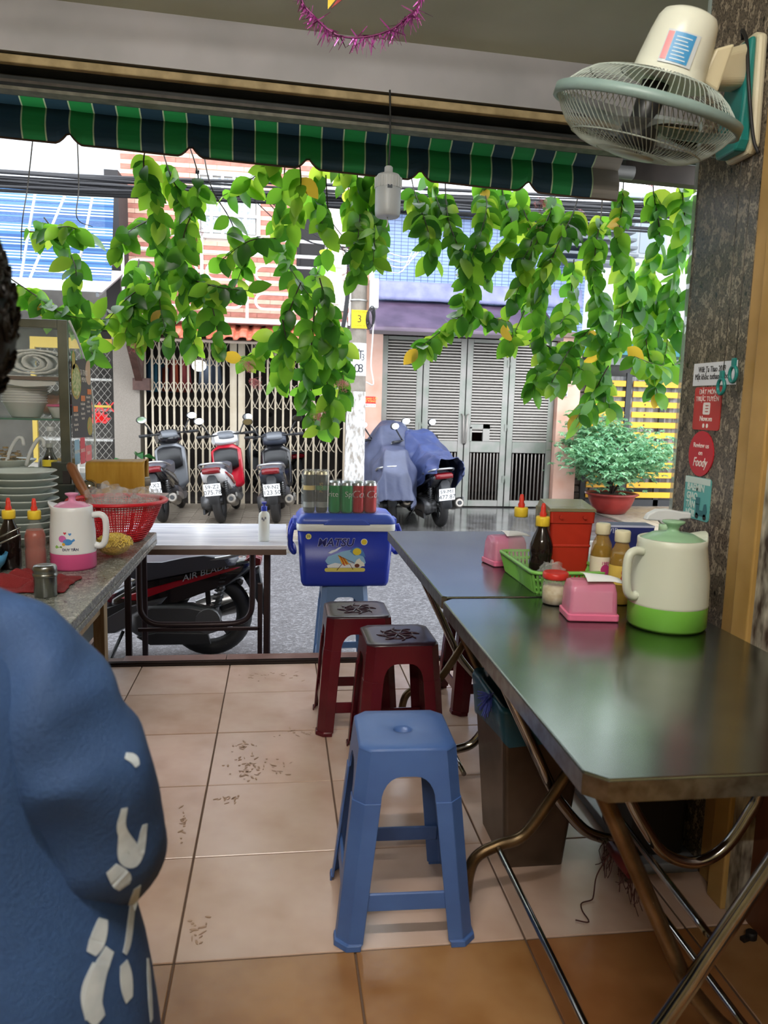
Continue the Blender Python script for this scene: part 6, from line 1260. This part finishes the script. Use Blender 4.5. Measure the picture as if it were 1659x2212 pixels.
def guard(sgn, dep, n, hub):
    mb = MB()
    for i in range(n):
        a = 2*pi*i/n; pts = []
        for k in range(9):
            t = k/8; r = hub+(RF-hub)*t; z = sgn*dep*(1-(max(0, (r-hub))/(RF-hub))**3.2) if 1 else 0
            b = a+.5*(1-t)*(1 if sgn < 0 else .35); pts.append((r*cos(b), r*sin(b), z))
        mb.tube(pts, .001, 4, cap=False)
    for rr_ in (.4, .72): 
        r = RF*rr_; z = sgn*dep*(1-((r-hub)/(RF-hub))**3.2); mb.tube([(r*cos(2*pi*i/48), r*sin(2*pi*i/48), z) for i in range(48)], .0018, 4, closed=True)
    return mb
F(guard(-1, .088, 90, .05), 'front_guard', wire); F(guard(1, .07, 90, .06), 'rear_guard', wire)
F(MB().lathe([(RF-.002, -.011), (RF+.006, -.011), (RF+.006, .011), (RF-.002, .011), (RF-.002, -.011)], 64), 'rim_band', mat('grey_green_band', '7d9490', .4))
F(MB().lathe([(.052, -.089), (.05, -.094), (.01, -.096)], 32, cap1=True), 'front_badge', mat('badge_green', 'b3c3bc', .4))
F(MB().cyl((0, 0, -.07), (0, 0, .06), .03, 20).cyl((0, 0, -.075), (0, 0, -.03), .042, 20), 'hub', mat('black_hub', '1f2223', .4))
blade_m = film('smoky_blade', '8f9896', .6, .25)
for i in range(3):
    a0 = 2*pi*i/3+.6; F(MB().grid(lambda u, v: ((.035+.155*v)*cos(a0+(u-.5)*1.5*(.55+.45*v)), (.035+.155*v)*sin(a0+(u-.5)*1.5*(.55+.45*v)), -.03+.05*(u-.5)*(1.1-.3*v)), 10, 8), 'blade', blade_m)
MX = Matrix.Translation((.018, .0, 0)) @ Matrix.Rotation(.03, 4, 'Y')
mot = F(MB().lathe([(.09, .066), (.092, .072), (.080, .078), (.078, .1), (.071, .155), (.065, .185), (.058, .197), (.042, .204), (.01, .206)], 40, cap0=True, cap1=True, mx=MX), 'motor_housing', body_f)
# rating label wrapped on the motor, facing the room
import math as _m
tocam = FM.inverted() @ Vector((0, 0, CAMH)); ac = math.atan2(tocam.y, tocam.x)
def onmot(poly, off): 
    vs = []
    for a, b in poly:
        r = .0785-(b-.1)*.127+off; an = ac+a/r; vs.append(MX @ Vector((r*cos(an), r*sin(an), b)))
    return vs
def lab(nm, x0, x1, z0, z1, m, off):
    n = 8; P_ = [(x0+(x1-x0)*i/n, z0) for i in range(n+1)]+[(x1-(x1-x0)*i/n, z1) for i in range(n+1)]; vs = onmot(P_, off); mb = MB().add(vs, [(i, i+1, 2*n-i, 2*n+1-i) for i in range(n)]); return F(mb, nm, m)
lab('rating_label', -.034, .038, .086, .15, mat('label_rim', 'c3ccd0', .4), .0012); lab('blue_panel', -.018, .028, .09, .147, mat('label_blue', '3f8fc4', .4), .0018); lab('pink_strip', -.032, -.019, .092, .146, mat('label_pink', 'd98a90', .4), .0018)
for k in range(7): lab('label_print', -.012+.0, .022-.004*(k % 3), .095+.007*k, .097+.007*k, mat('label_white2', 'cfe0ea', .5), .0024)
# neck, arm and wall plate
J = at(1524, 157, Y=1.80); JP = Vector(J)
F(MB().hexa([FM @ MX @ Vector(p) for p in ((.065, -.03, .085), (.11, -.03, .075), (.11, .03, .075), (.065, .03, .085))], [FM @ MX @ Vector(p) for p in ((.07, -.03, .15), (.105, -.03, .17), (.105, .03, .17), (.07, .03, .15))]), 'neck', cream, None, True, .005)
pa, pb2 = JP, Vector((1.112, 1.865, 2.06)); d_ = (pb2-pa).normalized(); sd = d_.cross(Vector((0, 0, 1))).normalized(); upv = sd.cross(d_)
rings = []
for t, hh_, ww in ((-.02, .022, .022), (0, .034, .026), (.5, .042, .03), (1, .05, .034)):
    c_ = pa.lerp(pb2, t) if t >= 0 else pa-d_*.03; rings.append([c_+sd*(ww*q[0])+upv*(hh_*q[1]) for q in ((1, .7), (.7, 1), (-.7, 1), (-1, .7), (-1, -.7), (-.7, -1), (.7, -1), (1, -.7))])
F(MB().loft(rings, sm=False), 'arm', cream, None, True, .006)
nd = -sd if sd.y > 0 else sd
F(MB().cyl(pa+nd*.02+d_*.005, pa+nd*.032+d_*.005, .012, 14), 'pivot_bolt', mat('dark_bolt', '2a2622', .5), None, True)
F(MB().cyl(pa-sd*.02-d_*.035, pa+sd*.02-d_*.035, .028, 16), 'knuckle', cream, None, True)
# wall plate: teal shell with cream sides
F(MB().prism([(-.06, .02), (-.053, .268), (-.03, .28), (.03, .28), (.053, .268), (.06, .02), (.045, 0), (-.045, 0)], lambda a, b, c: (1.13-c, 1.86+a, 1.845+b), .024), 'plate_side', cream, None, True, .008)
pf_ = F(MB().prism([(-.052, .03), (-.045, .265), (.045, .265), (.052, .03), (.04, .008), (-.04, .008)], lambda a, b, c: (1.106-c-.02*max(0, (.14-b)/.14)*(c > .01), 1.86+a, 1.845+b), .014), 'plate_front', tealp, None, True, .006)
F(MB().prism([(-.036, .05), (-.033, .14), (.033, .14), (.036, .05)], lambda a, b, c: (1.092-.021*max(0, (.14-b)/.14)-c, 1.86+a, 1.845+b), .003), 'control_panel', mat('panel_cream', 'ccd0bd', .4), None, True)
nm_ = text('maker_lettering', 'SENKO', .02, ink, fan, FI @ plane((1.0855, 1.86, 1.845+.126), (0, -1, 0), (.15, 0, 1)), bold=.0006, shear=.2)
F(MB().cyl((1.084, 1.86, 1.845+.08), (1.062, 1.86, 1.845+.077), .019, 20), 'speed_knob', tealp, None, True)
F(MB().tube(smooth([(1.12, 1.90, 2.14), (1.105, 1.88, 2.15), (1.09, 1.83, 2.10), (1.085, 1.80, 2.0), (1.105, 1.795, 1.88), (1.12, 1.79, 1.84)], 5), .0045, 6), 'power_cord', mat('black_cord', '1d1d1d', .5), None, True)
for (xx, yy, Yp) in ((1562, 812, 1.87), (1588, 785, 1.825)):
    p = at(xx, yy, X=1.1); pc_ = F(MB().cyl((p.x+.0, p.y, p.z+.01), (1.1, p.y, 1.83), .0011, 5), 'pull_cord', mat('cord_grey', '4a4a46', .6), None, True)
    ringp = [(p.x-.003, p.y+.015*sin(a), p.z-.026+.019*cos(a)) for a in [2*pi*i/20 for i in range(20)]]
    F(MB().tube(ringp, .0045, 8, closed=True), 'pull_ring', tealp, pc_, True); F(MB().box(p.x-.007, p.x+.001, p.y-.007, p.y+.007, p.z-.006, p.z+.013), 'ring_clip', tealp, pc_, True, .002)
# ================================================ tinsel garland
YT = 2.3; gp = [at(x, y, Y=YT) for x, y in ((612, -330), (635, -90), (652, 0), (676, 32), (706, 62), (745, 80), (800, 78), (848, 62), (880, 36), (905, 8), (930, -80), (955, -330))]
gar = thing('tinsel_garland', 'magenta foil tinsel garland looping down from the ceiling', 'garland', tuple(gp[5]))
g0 = gp[5]; path = smooth([p-g0 for p in gp], 8)
mb = MB(); mb.tube(path, .003, 5, 1)
for i in range(420):
    t = random.random(); k = int(t*(len(path)-1)); p = path[k]; dn = 1 if 24 < k < 72 else .6
    d = Vector((random.gauss(0, .6), random.gauss(0, .6), random.gauss(-.55, .6))).normalized(); L_ = random.uniform(.012, .05)*dn; s_ = d.cross(Vector((random.random(), random.random(), random.random()))).normalized()*random.uniform(.0008, .0022)
    q = p+d*L_*.5+Vector((0, 0, -.004)); e = p+d*L_+Vector((0, 0, -.008)); mb.add([p-s_, p+s_, q+s_, q-s_], [(0, 1, 2, 3)], random.choice((0, 0, 1))); mb.add([q-s_, q+s_, e+s_*.5, e-s_*.5], [(0, 1, 2, 3)], random.choice((0, 1)))
stuff(mb.build('foil_strips', [mat('foil_magenta', 'c85ab8', .3, .4), mat('foil_plum', '7a3a68', .35, .4)], gar))
sp_ = at(708, 20, Y=YT-.02)-g0
MB().prism([(0, 0), (.016, .02), (.07, .09), (.03, .12), (.0, .09)], lambda a, b, c: sp_+Vector((a, c, b)), .003).build('star_point', mat('foil_gold', 'd9b43a', .3, .4), gar); MB().prism([(.008, .004), (.04, .03), (.09, .09), (.07, .09)], lambda a, b, c: sp_+Vector((a, .004+c, b)), .003).build('red_point', mat('foil_red', '8c2a2a', .35, .3), gar)
# ================================================ creeper hanging over the opening
def leaf_mesh(L_, W_, curl, name):
    mb = MB(); n = 7; prof = [(0, .02), (.12, .55), (.3, .95), (.5, 1), (.7, .82), (.86, .45), (.95, .16), (1, 0)]
    vs = []
    for t, w_ in prof:
        z = -curl*t*t*L_; vs += [(-w_*W_/2, t*L_, z+.18*w_*W_/2), (0, t*L_, z), (w_*W_/2, t*L_, z+.18*w_*W_/2)]
    fs = []
    for i in range(len(prof)-1): fs += [(3*i, 3*i+1, 3*i+4, 3*i+3), (3*i+1, 3*i+2, 3*i+5, 3*i+4)]
    return MB().add(vs, fs, 0, True).mesh(name)
lm = [leafmat('creeper_leaf_%d' % i, c, tc, tr, .32) for i, (c, tc, tr) in enumerate((('4f8a2e', '9ccc3a', .55), ('3f7a2a', '80bf35', .5), ('2c5f22', '5a9a2c', .42), ('6fa03a', 'bcd848', .6)))]
lm_y = leafmat('yellow_leaf', 'c9a23a', 'e0b83a', .5)
LV = []
for i, (L_, W_, cu_) in enumerate(((.12, .073, .12), (.132, .08, .2), (.104, .066, .3))):
    row = []
    for j, m_ in enumerate(lm+[lm_y]):
        me = leaf_mesh(L_, W_, cu_, 'leaf'); me.materials.append(m_); row.append(me)
    LV.append(row)
twig = mat('creeper_twig', '3a3226', .7); pinkf = mat('pink_blossom', 'd9707c', .6, var='e8a3a8', vs=40)
def creeper(label, stems, seed, flowers=()):
    rnd = random.Random(seed); anchor = at(*stems[0][0][0], Y=stems[0][1])
    t = thing('flowering_creeper', label, 'creeper', tuple(anchor), 0, 'creeper sprays'); cnt = 0
    for pts, Y, dens, *rest in stems:
        P_ = []
        for k, (x, y) in enumerate(pts): P_.append(at(x, y, Y=Y+.18*sin(k*1.7+seed))-anchor)
        path = smooth(P_, 7); n = len(path)
        MB().tube(path, [.0042*(1-.6*i/n) for i in range(n)], 5).build('stem', twig, t)
        if not dens: continue
        d = 0; nxt = .02; Lt = sum((path[i+1]-path[i]).length for i in range(n-1)); tot = 0
        for i in range(n-1):
            seg = path[i+1]-path[i]; l = seg.length; tot += l
            while nxt < tot:
                if tot/Lt > (rest[0] if rest else .06):
                    p = path[i]+seg*((nxt-(tot-l))/l); ax = seg.normalized()
                    side = Vector((1, 0, 0)) if abs(ax.x) < .8 else Vector((0, 0, -1)); rot = Matrix.Rotation(rnd.choice((0, 1.57))+rnd.uniform(-.5, .5), 3, ax)
                    for sg in (1, -1):
                        if rnd.random() < .08: continue
                        ld_ = (rot @ side*sg*rnd.uniform(.5, 1)+ax*rnd.uniform(.1, .5)+Vector((0, rnd.uniform(-.35, .35), -rnd.uniform(.35, .95)))).normalized()
                        nr = Vector((rnd.gauss(0, .45), -1+rnd.gauss(0, .25), rnd.gauss(.25, .5))); nr = (nr-ld_*nr.dot(ld_)); nr = nr.normalized() if nr.length > .05 else ld_.orthogonal().normalized(); xx = ld_.cross(nr)
                        mi = rnd.choices((0, 1, 2, 3, 4), (27, 34, 32, 10, 1.2))[0]; o = bpy.data.objects.new('leaf', LV[rnd.randrange(3)][mi]); COL.objects.link(o); o.parent = t; s_ = rnd.uniform(.8, 1.18)
                        o.matrix_local = Matrix(((xx.x*s_, ld_.x*s_, nr.x*s_, p.x), (xx.y*s_, ld_.y*s_, nr.y*s_, p.y), (xx.z*s_, ld_.z*s_, nr.z*s_, p.z), (0, 0, 0, 1))); cnt += 1
                nxt += dens*rnd.uniform(.75, 1.25)
    for x, y, Y in flowers:
        c = at(x, y, Y=Y)-anchor; mb = MB()
        for k in range(26):
            d = Vector((rnd.gauss(0, 1), rnd.gauss(0, 1), rnd.gauss(-.4, 1))).normalized(); p = c+d*rnd.uniform(.02, .055); mb.tube([c+Vector((0, 0, .02)), p], .0008, 3, cap=False)
            u_ = d.orthogonal().normalized(); v_ = d.cross(u_)
            for q in range(5):
                a = 2*pi*q/5; e = (u_*cos(a)+v_*sin(a)); f_ = (u_*cos(a+.5)+v_*sin(a+.5)); mb.add([p, p+e*.008+f_*.002, p+e*.016, p+e*.008-f_*.004], [(0, 1, 2, 3)])
        stuff(mb.build('flower_cluster', pinkf, t))
    print('CREEPER', label, cnt)
    return cnt
D = .041
NL = 0
NL += creeper('creeper spray at far left hanging over the cart glass case', [([(165, 250), (170, 400), (166, 470), (200, 490)], 4.5, 0), ([(75, 260), (60, 400), (48, 480), (45, 560)], 4.5, 0), ([(95, 470), (150, 545), (165, 600), (150, 660)], 4.5, D), ([(45, 500), (90, 500), (150, 490), (205, 520)], 4.55, D), ([(20, 600), (80, 640), (140, 680), (220, 690)], 4.5, D*.9), ([(150, 620), (185, 690), (200, 770)], 4.6, D*.9)], 1)
NL += creeper('dense creeper spray covering the brick house window', [([(340, 250), (310, 350), (340, 450), (350, 560), (345, 650), (362, 730)], 4.45, D*.9, .25), ([(330, 250), (365, 370), (400, 450), (385, 550), (330, 650), (300, 745)], 4.6, D*.9, .25), ([(390, 260), (430, 400), (395, 520), (400, 640), (420, 745)], 4.5, D, .3), ([(435, 300), (455, 400), (500, 480), (525, 560), (500, 640)], 4.55, D*1.6, .5), ([(330, 470), (280, 500), (245, 545)], 4.5, D), ([(345, 600), (280, 640), (225, 700)], 4.6, D), ([(400, 600), (470, 620), (550, 630)], 4.45, D), ([(430, 590), (460, 670), (475, 750)], 4.5, D), ([(300, 560), (290, 660), (270, 720)], 4.65, D)], 2, ((245, 555, 4.5), (425, 505, 4.5), (295, 748, 4.5)))
NL += creeper('thin creeper branches crossing before the balcony door', [([(600, 280), (592, 345), (530, 395), (478, 425)], 4.5, D*1.3, .3), ([(620, 280), (612, 400), (600, 470), (598, 520), (640, 600), (690, 665)], 4.6, D*1.5, .3), ([(598, 515), (540, 520), (480, 560)], 4.55, D*1.7), ([(640, 300), (650, 400), (630, 480), (625, 560)], 4.5, D*1.3, .3), ([(700, 300), (705, 400), (710, 520), (690, 580), (680, 600)], 4.7, D*2, .6)], 3)
NL += creeper('creeper spray hanging lowest beside the utility pole', [([(690, 600), (715, 700), (705, 800), (718, 915)], 4.4, D*.85), ([(650, 610), (610, 700), (560, 755), (520, 775)], 4.5, D*.9), ([(680, 660), (670, 770), (655, 850), (690, 925)], 4.5, D*.9), ([(680, 640), (735, 720), (740, 800), (722, 890)], 4.55, D*.85), ([(610, 690), (620, 760), (600, 820)], 4.5, D)], 4, ((535, 790, 4.5), (550, 825, 4.5), (690, 900, 4.5), (740, 830, 4.5)))
NL += creeper('creeper column hanging left of the bulb lamp', [([(770, 280), (772, 380), (778, 450), (772, 530), (768, 595)], 4.4, D*.7, .3), ([(700, 280), (690, 380), (682, 430), (700, 495)], 4.5, D, .3), ([(800, 290), (806, 400), (812, 480), (806, 565)], 4.45, D*.8, .3), ([(740, 290), (748, 380), (762, 460)], 4.5, D*.9, .3)], 5, ((755, 545, 4.5), (752, 595, 4.5)))
NL += creeper('creeper spray right of the bulb lamp before the blue mosaic', [([(880, 290), (890, 390), (905, 440), (925, 500), (935, 560)], 4.5, D, .35), ([(965, 300), (962, 400), (970, 480), (1000, 560), (1010, 630), (1000, 690)], 4.45, D*.85, .25), ([(1000, 680), (960, 710), (900, 755)], 4.45, D*.9), ([(1030, 300), (1045, 400), (1050, 460), (1015, 570)], 4.55, D*.85, .25), ([(1090, 310), (1085, 410), (1105, 490), (1060, 560), (1020, 620)], 4.6, D*.85, .25), ([(1130, 320), (1125, 430), (1150, 510), (1125, 570)], 4.5, D*.9, .3), ([(1000, 640), (1050, 680), (1100, 695)], 4.5, D), ([(920, 310), (935, 400), (950, 450)], 4.5, D*.9, .3)], 6, ((1160, 490, 4.5), (1030, 600, 4.5)))
NL += creeper('dense creeper spray in front of the louvred door right end', [([(1215, 330), (1195, 440), (1145, 555), (1110, 650)], 4.5, D*.9, .25), ([(1260, 330), (1245, 440), (1200, 540), (1165, 640), (1172, 750), (1150, 845)], 4.4, D*.8, .2), ([(1300, 340), (1300, 450), (1285, 560), (1300, 690), (1298, 800), (1318, 885)], 4.45, D*.75, .2), ([(1180, 560), (1120, 700), (1100, 740)], 4.6, D), ([(1300, 690), (1235, 750), (1190, 830)], 4.4, D*.85), ([(1315, 790), (1275, 860), (1245, 905)], 4.4, D*.85), ([(1172, 740), (1230, 780), (1260, 800)], 4.5, D), ([(1240, 560), (1230, 660), (1210, 700)], 4.6, D)], 7, ((1170, 440, 4.5), (1250, 470, 4.6)))
NL += creeper('creeper spray nearest the granite pillar', [([(1350, 330), (1345, 430), (1340, 520), (1372, 640), (1405, 725)], 4.4, D*.85, .25), ([(1410, 330), (1412, 420), (1425, 510), (1400, 600), (1440, 720), (1430, 800)], 4.5, D*.85, .2), ([(1470, 330), (1475, 420), (1478, 500), (1450, 640), (1478, 770)], 4.45, D*.85, .2), ([(1490, 780), (1430, 790), (1370, 770)], 4.4, D*.9), ([(1500, 360), (1520, 500), (1500, 640), (1520, 760)], 4.6, D*.9, .2), ([(1340, 540), (1345, 660), (1330, 760)], 4.6, D*.9), ([(1380, 640), (1400, 760), (1420, 850)], 4.55, D*.9)], 8, ((1440, 580, 4.55), (1455, 600, 4.55), (1405, 395, 4.6), (1485, 480, 4.6)))
print('creeper leaves', NL)
# ================================================ seated person at the left edge
PX, PY = -.42, .84
sk = bpy.data.meshes.new('person')
J_ = [((PX, PY-.02, .52), .13, .11), ((PX, PY-.01, .72), .135, .1), ((PX, PY, .93), .14, .1), ((PX, PY+.01, 1.06), .075, .07), ((PX+.01, PY+.03, 1.15), .055, .055), ((PX+.015, PY+.05, 1.22), .075, .085), ((PX+.015, PY+.045, 1.32), .085, .1)]
E_ = [(0, 1), (1, 2), (2, 3), (3, 4), (4, 5), (5, 6)]
def limb(par, pts):
    for p, r in pts: J_.append((p, r, r)); E_.append((par, len(J_)-1)); par = len(J_)-1
    return par
for s_ in (1, -1):
    w_ = limb(2, [((PX+s_*.12, PY, .955), .045), ((PX+s_*.185, PY, .86), .045), ((PX+s_*.205, PY-.01, .755), .043), ((PX+s_*.2, PY+.13, .735), .04), ((PX+s_*.13, PY+.25, .74), .03), ((PX+s_*.11, PY+.30, .74), .034)])
    for k in range(5): limb(w_, [((PX+s_*(.11+.024*(k-1.5)) if k < 4 else PX+s_*.06, PY+(.35 if k < 4 else .32), .738), .0095), ((PX+s_*(.108+.026*(k-1.5)) if k < 4 else PX+s_*.045, PY+((.39, .4, .395, .38)[k] if k < 4 else .35), .725), .0085)])
    limb(0, [((PX+s_*.1, PY+.05, .50), .085), ((PX+s_*.09, PY+.42, .49), .06), ((PX+s_*.09, PY+.43, .25), .05), ((PX+s_*.09, PY+.41, .08), .036), ((PX+s_*.09, PY+.52, .035), .032)])
sk.from_pydata([j[0] for j in J_], E_, []); person = bpy.data.objects.new('person', sk); COL.objects.link(person)
tag(person, 'seated person with dark curly hair and blue printed shirt at the left edge', 'person')
md = person.modifiers.new('skin', 'SKIN')
for v, j in zip(sk.skin_vertices[0].data, J_): v.radius = (j[1], j[2])
sk.skin_vertices[0].data[0].use_root = True
md2 = person.modifiers.new('sub', 'SUBSURF'); md2.levels = md2.render_levels = 2
skin_m = mat('skin_tone', 'b98a6c', .5); sk.materials.append(skin_m)
# shirt: torso shell and loose sleeves with folds
def shirt_pt(p, n_, amp=1):
    q = Vector(p); f1 = (.5-abs(noise.noise(Vector((q.x*4+q.z*7, q.y*4, q.z*8-q.x*6)))*2))*.016+(.5-abs(noise.noise(Vector((q.x*9+q.z*5+3, q.y*8, q.z*12-q.x*9)))*2))*.008
    return q+n_*f1*amp
prof_t = [(.40, .30, .19), (.48, .295, .188), (.56, .285, .18), (.64, .262, .168), (.72, .228, .158), (.8, .205, .152), (.87, .195, .148), (.93, .178, .138), (.985, .145, .115), (1.01, .11, .09), (1.03, .078, .07)]
mb = MB(); rings = []
for z, a, b in prof_t:
    ring = []
    for j in range(40):
        an = 2*pi*j/40; n_ = Vector((cos(an), sin(an), 0)); ring.append(shirt_pt((PX+a*cos(an), PY-.01+b*sin(an)+.04*max(0, (z-.9)), z), n_))
    rings.append(ring)
mb.loft(rings, cap0=False, cap1=False)
for s_ in (1, -1):
    ax_ = smooth([(PX+s_*.05, PY+.01, .985), (PX+s_*.105, PY, .965), (PX+s_*.15, PY-.0, .92), (PX+s_*.185, PY-.01, .86), (PX+s_*.205, PY-.01, .79), (PX+s_*.207, PY+.02, .72), (PX+s_*.19, PY+.07, .685)], 5); rr2 = [.04, .058, .068, .074, .077, .077, .078]
    rs = []
    for i in range(len(ax_)):
        t = i/(len(ax_)-1)*(len(rr2)-1); k = min(int(t), len(rr2)-2); r = rr2[k]+(rr2[k+1]-rr2[k])*(t-k); rs.append(r)
    tmp = MB().tube(ax_, rs, 28, cap=False); n = 28
    vs = []
    for i in range(len(ax_)):
        for j in range(n): p = Vector(tmp.v[i*n+j]); vs.append(shirt_pt(p, (p-ax_[i]).normalized(), 1.3))
    mb.add(vs, tmp.f, 0, True)
shirt_m = mat('blue_shirt_cotton', '27446f', .75, var='203a60', vs=5, bump=.15, bs=220)
shirt = mb.build('shirt', shirt_m, person, sub=1)
MB().loft([[Vector((PX+r*cos(2*pi*j/24), PY+.01+r*.85*sin(2*pi*j/24), z)) for j in range(24)] for r, z in ((.085, 1.04), (.078, 1.07), (.066, 1.095), (.07, 1.07))], cap0=False, cap1=False).build('collar', shirt_m, person)
for s_ in (1, -1): MB().tube([(PX+s_*.09, PY+.0, .52), (PX+s_*.1, PY+.25, .52), (PX+s_*.09, PY+.43, .50), (PX+s_*.09, PY+.45, .3), (PX+s_*.09, PY+.43, .1)], [.11, .1, .085, .075, .07], 20).build('trouser_leg', mat('dark_trousers', '23252c', .8), person)
# head details and hair
hc_ = Vector((PX+.015, PY+.05, 1.30)); MB().tube([hc_+Vector((0, .1, .0)), hc_+Vector((0, .118, -.02)), hc_+Vector((0, .1, -.035))], [.008, .014, .01], 8).build('nose', skin_m, person)
for s_ in (1, -1):
    MB().ball(hc_+Vector((s_*.032, .088, .01)), .012, 10).build('eye', mat('eye_white', 'e6e2dc', .2), person); MB().ball(hc_+Vector((s_*.088, .0, -.02)), .022, 10, 0, (.4, .8, 1.2)).build('ear', skin_m, person)
MB().tube([hc_+Vector((-.025, .095, -.06)), hc_+Vector((0, .102, -.062)), hc_+Vector((.025, .095, -.06))], [.004, .007, .004], 6).build('mouth', mat('lip', '8f5a50', .5), person)
hair_m = mat('black_hair', '14110f', .55)
crumple(tuple(hc_+Vector((0, -.02, .015))), .118, .22, 5, (1, 1.08, 1.25), 2, 30).build('hair', hair_m, person, sub=2)
mb = MB()
for i in range(900):
    a, e = random.uniform(0, 6.28), random.uniform(-.9, 1.5); d = Vector((cos(a)*cos(e), sin(a)*cos(e)*1.05, sin(e)*1.2))
    if d.y > .55 and d.z < .5: continue
    c = hc_+Vector((0, -.02, .015))+d*.118; u_ = d.orthogonal().normalized(); v_ = d.cross(u_).normalized(); r = random.uniform(.005, .009); mb.tube([c+d*.0016*k+(u_*cos(k*1.1)+v_*sin(k*1.1))*r for k in range(7)], .003, 4, cap=False)
stuff(mb.build('hair_curls', hair_m, person))
# white brush print on the sleeve side, laid on the cloth
from mathutils.bvhtree import BVHTree
bpy.context.view_layer.update()
ev = shirt.evaluated_get(bpy.context.evaluated_depsgraph_get()); bv = BVHTree.FromObject(shirt, bpy.context.evaluated_depsgraph_get())
pr_m = mat('white_print_ink', 'b9c3cb', .7, var='a3afba', vs=30)
def stroke(pts, wd):
    P_ = []
    for x, y in [(p.x, p.y) for p in smooth([(a, b, 0) for a, b in pts], 6)]:
        d = _r*((x-829.5)/FPX)-_u*((y-1106)/FPX)+_f; h_ = bv.ray_cast(Vector((0, 0, CAMH)), d.normalized())
        if h_[0] is not None: P_.append((h_[0]+h_[1]*.0012, h_[1]))
    if len(P_) < 3: return
    vs = []
    for i, (p, n_) in enumerate(P_):
        tg = (P_[min(i+1, len(P_)-1)][0]-P_[max(i-1, 0)][0]).normalized(); s_ = tg.cross(n_).normalized()*wd*(.55+.45*sin(pi*(i+.6)/len(P_))); vs += [p-s_, p+s_]
    MB().add(vs, [(2*i, 2*i+1, 2*i+3, 2*i+2) for i in range(len(P_)-1)]).build('brush_print', pr_m, person, solid=.0006)
for pts, wd in (([(268, 1745), (262, 1790), (285, 1830), (300, 1845), (308, 1800), (312, 1780)], .006), ([(262, 1800), (266, 1850), (290, 1862), (306, 1840)], .006), ([(240, 1875), (262, 1900), (268, 1915)], .010), ([(296, 1915), (285, 1960), (276, 2030), (268, 2060)], .007), ([(222, 1985), (210, 2030), (196, 2060)], .011), ([(236, 2050), (210, 2110), (200, 2170), (215, 2205)], .012), ([(205, 2080), (185, 2140), (190, 2200)], .006), ([(266, 2080), (272, 2120), (278, 2160)], .010), ([(270, 1632), (288, 1640), (296, 1655)], .005), ([(318, 2070), (322, 2140), (326, 2205)], .007)): stroke(pts, wd)
stool('plastic_stool', 'maroon plastic stool under the seated person', maroon_p, (PX, PY-.02, 0), 0, .152, .12, .447, False, 'maroon stools', relief_m, maroon_top)
